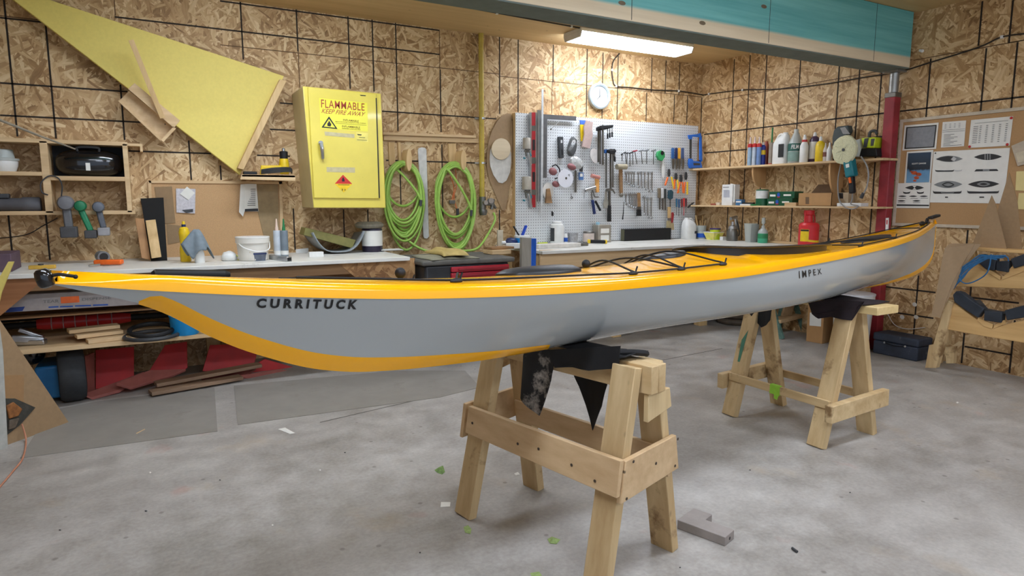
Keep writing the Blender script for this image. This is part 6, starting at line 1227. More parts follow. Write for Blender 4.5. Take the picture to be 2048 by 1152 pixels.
jar('pump_bottle', 'clear pump bottle of green liquid on the corner bench', 'bottle', 1525, 483, BZ, [('bottle', GL, [(9, 0), (9.6, 1.5), (9.6, 19)], {}), ('shoulder', M['cloud'], [(9.6, 19), (9, 23), (5, 28), (3, 30)], {}), ('label', pm('label_green', (40, 132, 84), .5), [(9.8, 9), (9.8, 18)], {}), ('pump', M['cloud'], [(3.4, 30), (3.4, 34), (1.6, 35), (1.6, 38), (3.6, 38.5), (3.4, 50)], {})])
a_, b_ = V((XW-.03, RW(1536, 477, .03).y, BZ)), V((XW-.03, RW(1600, 481, .03).y, BZ)); thing('wood_batten', 'flat wooden batten lying along the wall on the corner bench', 'batten', [P('s', M['pine'], MB().bar(a_+V((0,0,.011)), b_+V((0,0,.011)), .05, .02), bevel=.002)])
c = BP(1616, 489, BZ); k = mpp(c); RC = pm('safety_red', (206, 44, 50), .4, 0, .08)
a = MB().lathe(c, [(18.5*k, 0), (19*k, 2*k), (19*k, 42*k), (16*k, 46*k), (9*k, 48*k)], n=30); b = MB().lathe(c+V((-2*k, 0, 47*k)), [(8*k, 0), (7*k, 14*k), (10*k, 16*k), (10*k, 24*k)], n=18)
d = MB().tube(spline([c+V((-14*k, 0, 46*k)), c+V((-12*k, 0, 66*k)), c+V((4*k, 0, 70*k)), c+V((14*k, 0, 60*k)), c+V((16*k, 0, 46*k))], 6), .007, 6)
e = MB(); e.grid(lambda u, v: c+V((math.cos(2.9+u*.9)*19.2*k, math.sin(2.9+u*.9)*19.2*k, (10+v*24)*k)), 8, 1); g = MB(); g.grid(lambda u, v: c+V((math.cos(3.7+u*2.2)*19.15*k, math.sin(3.7+u*2.2)*19.15*k, (10+v*4-2*math.sin(u*3))*k)), 16, 1); h = MB(); h.grid(lambda u, v: c+V((math.cos(2.92+u*.86)*19.35*k, math.sin(2.92+u*.86)*19.35*k, (30+v*3.4)*k)), 8, 1)
thing('safety_can', 'red metal safety can with a yellow label on the corner bench', 'can', [P('can', RC, a), P('spout', RC, b), P('handle', RC, d), P('label', M['yellow'], e), P('yellow_band', M['yellow'], g), P('label_heading', M['ink'], h)])
c = BP(1603, 489, BZ); thing('metal_washer', 'flat dark washer lying in front of the red safety can', 'washer', [P('s', M['dsteel'], MB().lathe(c, [(.026, 0), (.026, .004)], n=20))])

# ------------------------------------------------------------------ right wall shelves
so = .21; sz1 = RW(1590, 325.5, so).z; sz2 = RW(1590, 412, so).z
yL, yR1, yR2 = YB-.012, RW(1767, 314, so).y, RW(1757, 413, so).y
us = T('wall_shelf', 'upper pine shelf of bottles on the right wall', 'shelf', (XW-so/2, (yL+yR1)/2, sz1-.02))
mb = MB(); mb.box((XW-so, yR1, sz1-.018), (XW-.003, yL, sz1)); mb.build('shelf_board', M['pine'], us, bevel=.002)
BR = wood('bracket_ply', (170, 126, 80), (206, 164, 112), 2, .7)
def bracket(par, y, z, d, h):
    pts = [V((XW-.003, y, z)), V((XW-d, y, z))]
    for i in range(9):
        a = PI/2*i/8; pts.append(V((XW-.003-(d-.003)*math.cos(a)**.7, y, z-.03-(h-.03)*math.sin(a))))
    MB().prism(pts, (0, -.018, 0)).build('bracket', BR, par, bevel=.002)
bracket(us, RW(1530, 350, .0).y, sz1-.0185, .185, .19); bracket(us, RW(1684, 350, .0).y, sz1-.0185, .185, .28)
ls = T('wall_shelf', 'lower pine shelf with boxes and green tins on the right wall', 'shelf', (XW-so/2, (yL+yR2)/2, sz2-.02))
mb = MB(); mb.box((XW-so, yR2, sz2-.016), (XW-.003, yL, sz2)); mb.build('shelf_board', M['pine'], ls, bevel=.002)
S = lambda x, y: (1480+x/6.063, 240+y/6.063)
def sp(px, off, z): p = RW(px, 330 if z == sz1 else 410, off); return V((XW-off, p.y, z))
def sjar(name, label, cat, px, off, ytop, parts, group=None, z=None):
    z = sz1 if z is None else z; c = sp(px, off, z); k = mpp(c); H = RW(px, ytop, off).z-z; out = []
    for pn, mt, prof, op in parts: out.append(P(pn, mt, MB().lathe(c, [(r*k, h*H) for r, h in prof], n=20, rx=op.pop('rx', 1.0), e1=(0,1,0)), **op))
    return thing(name, label, cat, out, group)
for px, lab_, top, col in ((1498.6, 'left of the three red capped tubes on the upper shelf', 274.6, (150, 176, 198)), (1507.7, 'middle of the three red capped tubes on the upper shelf', 274, (186, 196, 206)), (1516.6, 'right of the three red capped tubes on the upper shelf', 274, (110, 140, 190))):
    sjar('caulk_tube', lab_, 'caulk tube', px, .15, top, [('cartridge', pm('tube_body', col, .4), [(4.4, 0), (4.4, .66)], {}), ('red_cap', M['red'], [(4.7, .64), (4.7, .74), (3, .77)], {}), ('nozzle', pm('nozzle_pale', (214, 196, 190), .5), [(2.2, .76), (1.2, 1)], {})], 'red capped tubes on the upper shelf')
sjar('spray_can', 'dark blue spray can with white top on the upper shelf', 'spray can', 1524.5, .11, 285, [('can', pm('can_blue', (22, 48, 150), .35), [(5, 0), (5, .82), (3, .88)], {}), ('cap', M['white'], [(2.6, .88), (2.2, 1)], {}), ('label', M['yellow'], [(5.15, .46), (5.15, .66)], {})])
sjar('spray_can', 'red brown can behind the dark blue spray can', 'spray can', 1531, .05, 283, [('can', pm('can_redbrown', (150, 62, 48), .4), [(4.6, 0), (4.6, .85), (3, .95), (3, 1)], {})])
sjar('paint_brush', 'green stick standing in a grey tube on the upper shelf', 'tube', 1541.4, .08, 255.7, [('tube', pm('tube_taupe', (158, 146, 132), .5), [(5, 0), (5, .60)], {}), ('green_stick', M['green'], [(1.6, .6), (1.6, 1)], {}), ('end_ring', M['red'], [(5.3, .0), (5.3, .04)], {})])
JA, JB = V((0, 1, 0)), V((1, 0, 0))
c = sp(1562, .11, sz1); jug('white jug with black label and carry handle on the upper shelf', 0, 0, 17, (RW(1562, 266, .11).z-sz1)/mpp(c), 0, M['white'], (M['ink'], -.45, .42, .72, .42), c=c)
c = sp(1589, .10, sz1); H = RW(1589, 259, .10).z-sz1; k = mpp(c)
a = MB().lathe(c, [(13*k, 0), (13.6*k, .02*H), (13.6*k, .58*H), (12*k, .64*H), (6.5*k, .84*H), (4.4*k, .90*H), (4.4*k, H)], n=24); b = MB().lathe(c, [(13.8*k, .06*H), (13.8*k, .34*H)], n=24); d = MB().lathe(c, [(13.8*k, .36*H), (13.8*k, .58*H)], n=24)
e = MB(); put_text(e, 'FILM', lambda u, v: c+V((-(14*k)*math.cos(.6+1.1*(u-.5)), -(14*k)*math.sin(.6+1.1*(u-.5)), (.42+.12*v)*H)), bold=.02, shear=.2)
thing('gallon_jug', 'clear jug with green label reading film on the upper shelf', 'jug', [P('jug', M['cloud'], a), P('pale_label', pm('label_palegreen', (128, 156, 146), .5), b), P('green_label', pm('label_darkgreen', (36, 92, 80), .5), d), P('lettering', M['white'], e, smooth=0)])
sjar('pump_bottle', 'white bottle with a red collar on the upper shelf', 'bottle', 1606.5, .15, 270, [('bottle', M['white'], [(7.6, 0), (8, .03), (8, .60), (5, .74)], {}), ('red_collar', M['red'], [(5, .74), (5, .82)], {}), ('cap', M['white'], [(3.4, .82), (3, .92), (2, 1)], {})])
sjar('cleaner_bottle', 'purple bottle with a white label and white cap on the upper shelf', 'bottle', 1626.5, .08, 264.7, [('bottle', pm('bottle_purple', (76, 54, 78), .35), [(9, 0), (9.5, .02), (9.5, .74), (7, .83), (3.5, .87)], {}), ('cap', M['white'], [(3.6, .86), (3.2, .94), (1.6, 1)], {}), ('label', M['paper'], [(9.7, .12), (9.7, .68)], {})])
sjar('cleaner_bottle', 'yellow bottle with white cap on the upper shelf', 'bottle', 1638.5, .15, 273, [('bottle', M['yellow'], [(8.6, 0), (9, .02), (9, .64), (7.5, .75), (3.5, .82)], {}), ('cap', M['white'], [(3.2, .81), (2.8, .92), (1.4, 1)], {})])
sjar('small_bottle', 'small pale bottle with a brown label right of the yellow bottle', 'bottle', 1649, .15, 286, [('bottle', pm('bottle_pale', (206, 196, 184), .4), [(4.2, 0), (4.4, .6), (2, .8), (1, 1)], {}), ('label', pm('label_brown', (120, 70, 58), .5), [(4.55, .25), (4.55, .5)], {})], 'small bottles on the upper shelf')
sjar('small_bottle', 'small white bottle just left of the round wool pad', 'bottle', 1657, .15, 285, [('bottle', M['white'], [(4.6, 0), (4.8, .6), (2, .8), (1, 1)], {})], 'small bottles on the upper shelf')
thing('dark_tool', 'dark grey power tool standing behind the round wool pad', 'power tool', [P('housing', pm('tool_slate', (58, 68, 68), .55), rpoly([(1664, 276), (1667, 261), (1674, 253), (1696, 250.5), (1698, 262), (1690, 275), (1694, 318), (1664, 318)], .10, .06), bevel=.008), P('dusty_vent', pm('dust_vent', (150, 148, 144), .8), rpoly([(1680, 256), (1690, 254), (1700, 268), (1686, 268)], .104, .004))])
# polisher hanging from the shelf edge
PO = so+.055
c = RW(1689.5, 299.7, PO); k = mpp(c)
a = MB(); a.lathe(c+V((.02, 0, 0)), [(12*k, -.012), (26*k, -.008), (29*k, .012), (28*k, .03), (20*k, .040), (4*k, .034)], (-1, .12, 0), 40)
for v in a.bm.verts: v.co += V((random.uniform(-1, 1), random.uniform(-1, 1), random.uniform(-1, 1)))*.003
b = MB().bar(RW(1698, 318, PO-.02), RW(1704, 354, PO-.02), .075, .07, (1, 0, 0)); d = MB().bar(RW(1703, 352, PO-.02), RW(1705, 387, PO-.02), .04, .045, (1, 0, 0)); e = MB().cyl(RW(1690, 300, PO-.03), RW(1697, 322, PO-.03), .035, None, 16)
g = MB().bar(RW(1699, 355, PO+.006), RW(1701, 366, PO+.006), .016, .012, (1,0,0)); h = MB().lathe(c+V((-.018, 0, 0)), [(3*k, 0), (3*k, .004)], (-1, .12, 0), 14)
w = MB().tube(spline([RW(1705, 386, PO-.02), RW(1704, 400, PO-.03), RW(1702, 408, so+.01), RW(1716, 412, so+.012), RW(1706, 418, so+.012), RW(1690, 414, so+.012), RW(1678, 398, so+.012), RW(1676, 360, so+.012), RW(1682, 328, so+.012)], 6), .005, 6)
m_lab = MB().bar(RW(1694.5, 328, PO+.017), RW(1695.5, 335, PO+.017), .028, .003, (1, 0, 0))
thing('polisher', 'teal electric polisher with a big round wool pad hung from the upper shelf', 'polisher', [P('wool_pad', pm('wool', (206, 204, 168), .95, 0, .2, 160), a, smooth=30), P('motor_housing', pm('polisher_teal', (14, 112, 122), .45), b, bevel=.012), P('grip', M['black'], d, bevel=.01), P('gear_head', M['dgrey'], e), P('switch', M['orange'], g), P('hub', M['dgrey'], h, sub=0), P('cord', pm('cord_grey', (138, 136, 132), .6), w), P('maker_label', M['paper'], m_lab, sub=1)])
w = MB().tube(spline([RW(1722, 313, so+.015), RW(1733, 330, so+.02), RW(1737, 350, so+.02), RW(1733, 375, so+.02), RW(1724, 392, so+.02)], 6), .006, 8); m2 = MB().cyl(RW(1727, 386, so+.02), RW(1722, 396, so+.02), .012, .015, 10)
thing('power_lead', 'grey power lead hanging from the upper shelf right of the polisher', 'lead', [P('lead', pm('lead_grey', (150, 148, 144), .6), w), P('plug', M['dgrey'], m2)])
thing('trim_router', 'lime green and black router standing at the right end of the upper shelf', 'router', [P('motor_body', M['lime'], rpoly([(1722, 276), (1751, 274), (1748, 296), (1726, 296)], .16, .10), bevel=.006), P('vent_panel', M['dgrey'], rpoly([(1729, 277), (1737, 276), (1733, 295), (1726, 295)], .164, .004)), P('vent_panel', M['dgrey'], rpoly([(1742, 278), (1749, 277), (1746, 291), (1741, 292)], .164, .004)), P('base', M['black'], rpoly([(1722, 297), (1752, 296), (1754, 312.5), (1718, 313.5)], .17, .12), bevel=.006), P('top_handle', M['dgrey'], MB().tube(spline([RW(1738, 275, .11), RW(1741, 264, .11), RW(1750, 262, .11), RW(1754, 268, .11)], 6), .012, 8))])
thing('dust_hood', 'pale plastic hood between the wool pad and the lime green router', 'hood', [P('s', M['cloud'], rpoly([(1708, 281), (1720, 277), (1724, 300), (1722, 314), (1706, 314)], .08, .06), bevel=.008)])
# lower shelf
def sbox(name, label, cat, x0, x1, ytop, off, th, mt, extra=(), z=None, group=None, y0=412.5):
    z = sz2 if z is None else z; a_, b_ = RW(x0, 405, off), RW(x1, 405, off); zt2 = RW((x0+x1)/2, ytop, off).z
    mb = MB(); mb.box((XW-off, b_.y, z), (XW-off+th, a_.y, zt2)); return thing(name, label, cat, [P('box', mt, mb, bevel=.002)]+list(extra), group)
sbox('white_carton', 'tall white carton on the lower right wall shelf', 'carton', 1443, 1464, 369, .16, .10, M['white'], [P('print', M['inkgrey'], rpoly([(1446, 374), (1458, 373.6), (1458, 375), (1446, 375.4)], .1615, .001)), P('print_block', pm('print_pale', (176, 178, 186), .6), rpoly([(1447, 380), (1459, 380), (1459, 395), (1447, 395)], .1615, .001)), P('side_flap', M['paper'], rpoly([(1461, 367), (1470, 369), (1469, 405), (1464, 405)], .14, .004))])
sbox('red_brush', 'small reddish stick at the left end of the lower shelf', 'stick', 1421, 1431, 407, .16, .02, pm('stick_red', (170, 92, 74), .6))
sbox('cream_stub', 'small cream stub on the lower shelf left of the white carton', 'knob', 1432, 1439, 405, .17, .03, pm('knob_cream', (226, 210, 186), .5))
sbox('blue_packet', 'small blue and white packet right of the white carton', 'packet', 1471, 1483, 399, .15, .05, pm('packet_blue2', (66, 116, 160), .5), [P('white_band', M['white'], rpoly([(1472, 402), (1482, 402), (1482, 405), (1472, 405)], .1515, .001))])
sbox('black_strip', 'flat black strip lying on the lower shelf by the green tin', 'strip', 1484, 1506, 405, .14, .03, M['black'])
sbox('white_strip', 'thin white slip at the front edge of the lower shelf', 'slip', 1480, 1500, 408, .20, .03, M['white'])
sjar('green_tin', 'tin with a white upper label and green base on the lower shelf', 'tin', 1523.5, .12, 379, [('tin', pm('tin_green', (24, 92, 58), .4), [(12, 0), (12, .96), (11, 1)], {}), ('label', pm('label_white', (216, 216, 212), .5), [(12.2, .44), (12.2, .92)], {})], None, sz2)
thing('green_disc', 'flat green round lid lying at the shelf edge in front of the green tin', 'lid', [P('s', M['green'], MB().lathe(sp(1513, .165, sz2), [(.05, 0), (.052, .010), (.046, .014)], n=24))])
TG = pm('box_green', (20, 80, 50), .4, 0, .05)
zb1 = RW(1557, 396, .14).z
def gbox(x0, x1, yt, zbase, label, off):
    a_, b_ = RW(x0, 405, off), RW(x1, 405, off); zt2 = RW((x0+x1)/2, yt, off).z; ym = yt+ (7 if True else 0)
    tx = MB(); put_text(tx, 'EXTREME', bil(RW(x0+2, yt+9, off+.0015), RW(x0+17, yt+9, off+.0015), RW(x0+17, yt+5, off+.0015), RW(x0+2, yt+5, off+.0015)), bold=.02) if False else tx.rp([(x0+3, yt+6), (x0+14, yt+6), (x0+14, yt+10), (x0+3, yt+10)], off+.0015, .001)
    tx.rp([(x0+30, yt+5.5), (x1-6, yt+5.5), (x1-6, yt+9), (x0+30, yt+9)], off+.0015, .001)
    mb = MB(); mb.box((XW-off, b_.y, zbase), (XW-off+.12, a_.y, zt2))
    return thing('green_carton', label, 'carton', [P('box', TG, mb, bevel=.002), P('white_print', M['paper'], tx, smooth=0), P('blue_spot', M['blue'], rpoly(ell(x0+20, yt+6.5, 3, 4), off+.0025, .001)), P('red_spot', M['red'], rpoly([(x0+17.5, yt+9), (x0+22.5, yt+9), (x0+22.5, yt+12), (x0+17.5, yt+12)], off+.002, .001))], 'green cartons on the lower shelf')
gbox(1534, 1584, 397, sz2, 'lower one of the two stacked green cartons', .15); gbox(1537, 1588, 383, RW(1559, 397, .15).z+.001, 'upper one of the two stacked green cartons', .14)
sbox('wood_offcut', 'flat wooden piece between the green cartons and the cardboard box', 'offcut', 1569, 1592, 405, .18, .05, M['pine'])
bx = RW(1596, 405, .19); by = RW(1663, 405, .19); zt2 = RW(1630, 386, .19).z
t = T('cardboard_box', 'open cardboard box with a raised flap on the lower shelf', 'box', (XW-.1, (bx.y+by.y)/2, sz2))
mb = MB(); X0, X1, Y0, Y1 = XW-.19, XW-.02, by.y, bx.y
for lo, hi in (((X0, Y0, sz2), (X0+.004, Y1, zt2)), ((X1-.004, Y0, sz2), (X1, Y1, zt2)), ((X0, Y0, sz2), (X1, Y0+.004, zt2)), ((X0, Y1-.004, sz2), (X1, Y1, zt2)), ((X0, Y0, sz2), (X1, Y1, sz2+.004))): mb.box(lo, hi)
mb.build('carton', M['card'], t)
mb = MB(); mb.hexa([V((X1-.004, Y0, zt2)), V((X1-.004, Y1, zt2)), V((X1, Y1, zt2)), V((X1, Y0, zt2)), V((X1+.005, Y0+.06, zt2+.075)), V((X1+.005, Y1-.06, zt2+.075)), V((X1+.009, Y1-.06, zt2+.075)), V((X1+.009, Y0+.06, zt2+.075))]); mb.build('flap', pm('card_inside', (104, 78, 50), .8), t)
mb = MB(); mb.rp([(1611, 394), (1618, 394), (1618, 408), (1611, 408)], .1915, .001); mb.build('print_mark', pm('print_brown', (110, 84, 56), .7), t)
sbox('white_box', 'white box with black print behind the polisher handle', 'box', 1672, 1696, 385, .10, .08, pm('box_kraft', (178, 158, 128), .7), [P('print', M['ink'], rpoly([(1677, 386), (1686, 386), (1686, 397), (1677, 397)], .1015, .001))])
c = sp(1702, .17, sz2); mb = MB()
for i in range(7): mb.bar(c+V((.0, -.05+.016*i, .008+.005*(i%3))), c+V((.03*(i%2)-.02, -.01+.02*i, .02)), .012, .008)
thing('metal_bits', 'heap of small dark metal bits on the lower shelf under the polisher', 'metal bits', [P('s', M['dsteel'], mb, bevel=.002)])
sbox('white_tray', 'shallow white tray at the right end of the lower shelf', 'tray', 1674, 1722, 406, .20, .10, M['white'])
# ------------------------------------------------------------------ right wall: corkboard and papers
def rpx(px, off, th, mt, name='s', **k): return P(name, mt, rpoly(px, off, th), **k)
FRM = pm('board_frame', (196, 184, 164), .5, .1)
cz1, cz0 = RW(1803, 240, 0).z, RW(1785, 451, 0).z
yA_, yB_ = RW(1795, 345, 0).y, 1.75
mb = MB(); mb.box((XW-.012, yB_, cz0), (XW-.002, yA_, cz1)); frs = []
for lo, hi in (((XW-.02, yB_, cz1-.022), (XW-.001, yA_, cz1)), ((XW-.02, yB_, cz0), (XW-.001, yA_, cz0+.022)), ((XW-.02, yA_-.022, cz0+.022), (XW-.001, yA_, cz1-.022)), ((XW-.02, yB_, cz0+.022), (XW-.001, yB_+.022, cz1-.022))):
    q = MB(); q.box(lo, hi); frs.append(q)
thing('corkboard', 'large framed corkboard of canoe drawings on the right wall', 'corkboard', [P('cork_sheet', pm('cork_right', (178, 140, 96), .85, 0, .06, 160), mb)]+[P('frame', FRM, q) for q in frs])
Q = lambda x, y: (1760+x/4.1146, 200+y/4.1146)
def qp(pts): return [Q(*p) for p in pts]
def quadmap(bl, br, tr, tl, off): return bil(*[RW(*Q(*p), off) for p in (bl, br, tr, tl)])
w0, w1, w2 = .016, .0175, .019
thing('calendar', 'grey sheet with a black border at the top left of the corkboard', 'sheet', [rpx(qp([(203, 210), (482, 186), (460, 402), (184, 416)]), w0, .003, M['paper'], 'sheet'), rpx(qp([(216, 224), (466, 204), (446, 390), (200, 404)]), w1, .001, M['ink'], 'border'), rpx(qp([(226, 232), (456, 214), (438, 382), (212, 394)]), w2, .001, pm('sheet_grey', (132, 134, 138), .6, 0, .1, 40), 'grey_panel')])
def lines_on(fn, rows, cols=None, th=.006):
    mb = MB()
    for (u0, u1, v, h) in rows: mb.f([mb.v(fn(u, w)) for u, w in ((u0, v), (u1, v), (u1, v+h), (u0, v+h))])
    return mb
f = quadmap((500, 392), (690, 380), (708, 168), (516, 182), w1)
rows = [(.02, .98, .60, .015), (.02, .98, .67, .015)]+[(.1, .1+.3+.15*((i*7)%3), .1+.055*i, .018) for i in range(8)]+[(.1+.2*j, .18+.2*j, .75+.05*i, .014) for i in range(4) for j in range(4)]+[(.1, .9, .05, .02)]
thing('notice', 'white printed notice between the bordered sheet and the table sheet', 'notice', [rpx(qp([(516, 182), (708, 168), (690, 380), (500, 392)]), w0, .003, M['paper'], 'sheet'), P('print', M['inkgrey'], lines_on(f, rows), smooth=0)])
f = quadmap((725, 395), (1065, 375), (1095, 133), (750, 165), w1)
rows = [(.08+.155*j, .08+.155*j+(.12 if j == 0 else .05), .16+.065*i, .022) for i in range(10) for j in range(6)]+[(.1, .9, .86, .012)]
pins = MB()
for x, y in ((1082, 148), (1048, 366), (738, 384)): pins.lathe(RW(*Q(x, y), w0), [(.009, 0), (.009, .004), (.004, .01)], (-1, 0, 0), 10)
thing('table_sheet', 'white sheet with a table of figures at the top right of the corkboard', 'sheet', [rpx(qp([(750, 165), (1095, 133), (1065, 375), (725, 395)]), w0, .003, M['paper'], 'sheet'), P('print', M['inkgrey'], lines_on(f, rows), smooth=0), P('push_pin', M['red'], pins)])
def poster_mat():
    m, nt, b = newmat('night_water_print'); tc = nd(nt, 'ShaderNodeTexCoord'); sx = nd(nt, 'ShaderNodeSeparateXYZ'); nt.links.new(tc.outputs['Object'], sx.inputs[0])
    f_ = noise(nt, coords(nt), 30., 4); z = math_(nt, 'ADD', sx.outputs[2], math_(nt, 'MULTIPLY', f_, .06))
    nt.links.new(ramp(nt, z, [(.0, s2l((120, 164, 196))), (.125, s2l((96, 142, 180))), (.14, s2l((24, 34, 46))), (.30, s2l((40, 66, 92)))]), b.inputs['Base Color']); b.inputs['Roughness'].default_value = .4; return m
f = quadmap((216, 680), (402, 676), (420, 428), (232, 438), .0195)
tx = MB(); put_text(tx, 'SCOTT CANOES', lambda u, v: f(.2+.62*u, .61+.05*v), bold=.02, spacing=1.1)
fl_ = MB()
for x, y, r in ((282, 600, 26), (318, 612, 24), (300, 640, 22), (286, 664, 14), (258, 590, 12)): fl_.rp(qp(ell(x, y, r, r*.6, 12)), .0195, .0008)
thing('poster', 'dark blue poster with orange shapes reading scott canoes on the corkboard', 'poster', [rpx(qp([(222, 426), (438, 411), (412, 685), (198, 692)]), w0, .003, M['paper'], 'sheet'), rpx(qp([(232, 438), (420, 428), (402, 676), (214, 682)]), w2, .002, poster_mat(), 'picture'), P('lettering', M['paper'], tx, smooth=0), P('orange_shapes', pm('ember', (190, 82, 44), .5, 0, .3, 40), fl_, smooth=0)])
def canoe(mb, cx, cy, rx, ry, tilt, fn_off, n=16):       # pointed top view
    up = [(cx-rx+2*rx*i/n, cy-ry*(1-((2*i/n-1)**2))+tilt*(2*i/n-1)) for i in range(n+1)]; dn = [(cx-rx+2*rx*i/n, cy+ry*(1-((2*i/n-1)**2))+tilt*(2*i/n-1)) for i in range(n, -1, -1)]
    mb.rp(qp(up+dn[1:-1]), fn_off, .0008)
DK, MD = pm('print_dark', (44, 44, 46), .5), pm('print_mid', (130, 132, 132), .5)
dk_, md_, lt_ = MB(), MB(), MB()
canoe(dk_, 888, 468, 116, 26, -2, w1); canoe(md_, 560, 695, 118, 30, -2, w1); canoe(dk_, 852, 692, 130, 28, -2, w1); canoe(md_, 570, 484, 112, 26, 0, w1)
dk_.rp(qp([(462, 490), (500, 470), (560, 462), (600, 466), (580, 488), (598, 506), (520, 504)]), w2, .0008); lt_.rp(qp([(585, 488), (606, 466), (630, 482), (610, 504)]), w2, .0008)
for x in (860, 880, 900): md_.rp(qp([(x, 444), (x+10, 444), (x+10, 492), (x, 492)]), w2, .0008)
canoe(dk_, 560, 697, 52, 22, 0, w2); canoe(md_, 560, 697, 40, 12, 0, .0205); canoe(md_, 852, 692, 56, 18, 0, w2); canoe(dk_, 852, 692, 34, 9, 0, .0205)
def side(mb, x0, x1, y, h, off): mb.rp(qp([(x0, y-h*.5), (x0+10, y-h*.15), ((x0+x1)/2, y), (x1-10, y-h*.15), (x1, y-h*.5), (x1-5, y+h*.5), (x1-20, y+h*.72), (x0+20, y+h*.8), (x0+5, y+h*.5)]), off, .0008)
side(dk_, 452, 610, 580, 14, w1); side(lt_, 605, 676, 578, 14, w1); dk_.rp(qp([(775, 588), (792, 570), (960, 568), (974, 580), (970, 584)]), w1, .0008); md_.rp(qp([(846, 570), (900, 570), (900, 584), (846, 584)]), w2, .0008)
side(dk_, 434, 672, 756, 20, w1); side(md_, 500, 610, 762, 8, w2); side(dk_, 716, 980, 754, 20, w1)
dk_.rp(qp([(535, 795), (558, 795), (558, 805), (535, 805)]), w1, .0008); dk_.rp(qp([(818, 795), (856, 795), (856, 805), (818, 805)]), w1, .0008); dk_.rp(qp([(450, 433), (462, 432), (462, 442), (450, 443)]), w1, .0008)
thing('drawing_sheet', 'large white sheet with four decked canoe drawings on the corkboard', 'drawing', [rpx(qp([(442, 425), (1070, 393), (1015, 852), (410, 843)]), w0, .003, M['paper'], 'sheet'), P('dark_shapes', DK, dk_, smooth=0), P('grey_shapes', MD, md_, smooth=0), P('light_shapes', pm('print_light', (196, 196, 194), .5), lt_, smooth=0)])
dk_ = MB(); dk_.rp(qp([(138, 858), (403, 862), (402, 874), (137, 872)]), w2+.001, .0008); canoe(dk_, 284, 722, 78, 18, 0, w2+.001); side(dk_, 188, 250, 760, 16, w2+.001); side(dk_, 302, 362, 760, 16, w2+.001)
for cx, cy in ((184, 792), (272, 792), (360, 792), (176, 830), (300, 830)): canoe(dk_, cx, cy, 34, 6, 0, w2+.001, 8)
for cx, cy in ((184, 808), (280, 808), (365, 806), (176, 843), (300, 843)): dk_.rp(qp([(cx-30, cy), (cx+30, cy), (cx+30, cy+3), (cx-30, cy+3)]), w2+.001, .0008)
lt_ = MB(); lt_.rp(qp([(266, 706), (300, 706), (284, 722)]), w2+.002, .0008); lt_.rp(qp([(266, 738), (300, 738), (284, 722)]), w2+.002, .0008)
thing('leaflet', 'white leaflet of small black boat drawings below the blue poster', 'leaflet', [rpx(qp([(146, 685), (416, 682), (404, 890), (130, 888)]), w2, .003, M['paper'], 'sheet'), P('dark_shapes', DK, dk_, smooth=0), P('light_shapes', M['paper'], lt_, smooth=0)])
NT = pm('note_yellow', (222, 204, 140), .7, 0, .04)
thing('sticky_note', 'upper of two yellowed paper notes at the right edge of the photo', 'note', [rpx(qp([(1122, 588), (1290, 580), (1280, 752), (1114, 744)]), w0, .002, NT)]); thing('sticky_note', 'lower of two yellowed paper notes at the right edge of the photo', 'note', [rpx(qp([(1142, 766), (1290, 762), (1280, 905), (1126, 898)]), w0, .002, NT)])
mb = MB(); mb.rp(qp([(1080, 378), (1240, 310), (1260, 510), (1132, 545)]), w1+.01, .008); m2 = MB(); m2.rp(qp([(1115, 440), (1240, 400), (1240, 490), (1135, 515)]), w1+.012, .003)
thing('zip_bag', 'pale zip bag pinned at the right edge of the corkboard', 'bag', [P('bag', pm('bag_pale', (186, 172, 152), .3, 0, .1, 30), mb), P('contents', pm('bag_content', (206, 194, 168), .7), m2)])
mb = MB(); mb.rp([(1771.5, 436), (1776.5, 435.5), (1775, 481), (1770, 481)], .125, .0095); m2 = MB(); m2.rp([(1773, 440), (1775.3, 440), (1774.6, 449), (1772.6, 449)], .126, .0005)
thing('marking_stick', 'narrow white stick with red print standing in front of the red post', 'stick', [P('stick', M['white'], mb), P('red_print', M['red'], m2)])

# ------------------------------------------------------------------ right: cradle stand, sheets, rope, toolbox
ro = .40
XR = XW-ro
fy0 = FL(1862, 735, 0)
BRD = wood('cradle_board', (190, 146, 88), (222, 184, 124), 1, .7, .62, .4)
t = T('cradle_stand', 'wooden cradle stand with two padded boards against the right wall', 'stand', (XR, 2.1, 0))
def rq(pts, off): return [RW(x, y, off) for x, y in pts]
# boards reach on beyond the frame
MB().rp([(1903, 572), (2049, 578), (2120, 581), (2120, 500), (2048, 503), (2042, 521), (2022, 534), (2001, 560), (1996, 552), (1975, 532), (1952, 520), (1946, 495), (1925, 520)], ro-.08, .04).build('upper_board', BRD, t, bevel=.003)
MB().rp([(1890, 658), (1970, 673), (2049, 686), (2120, 698), (2120, 620), (2049, 640), (2010, 649), (1984, 657), (1980, 650), (1955, 640), (1930, 622), (1906, 604), (1893, 610)], ro, .04).build('lower_board', BRD, t, bevel=.003)
# legs
MB().rp([(1850, 736), (1858, 690), (1866, 690), (1893, 600), (1905, 606), (1886, 690), (1872, 736)], ro+.02, .045).build('leg', M['horse'], t, bevel=.002)
a = MB(); a.rp([(1868, 690), (1885, 683), (1892, 688), (1892, 694), (1909, 693), (1907, 727), (1892, 727), (1891, 712), (1887, 708), (1882, 712), (1880, 727), (1872, 727)], ro-.15, .04); a.build('foot', M['horse'], t, bevel=.002)
MB().rp([(1893, 600), (1905, 604), (1896, 690), (1886, 690)], ro-.12, .04).build('leg', M['horse'], t, bevel=.002)
yE = RW(2115, 650, ro).y
for o_ in (ro-.14, ro+.0):
    mb = MB(); mb.box((XW-o_, yE, 0), (XW-o_+.04, yE+.09, 1.0 if o_ < ro else .5)); mb.build('leg', M['horse'], t, bevel=.002)
PAD = pm('pad_dark', (44, 50, 58), .75, 0, .25, 12)
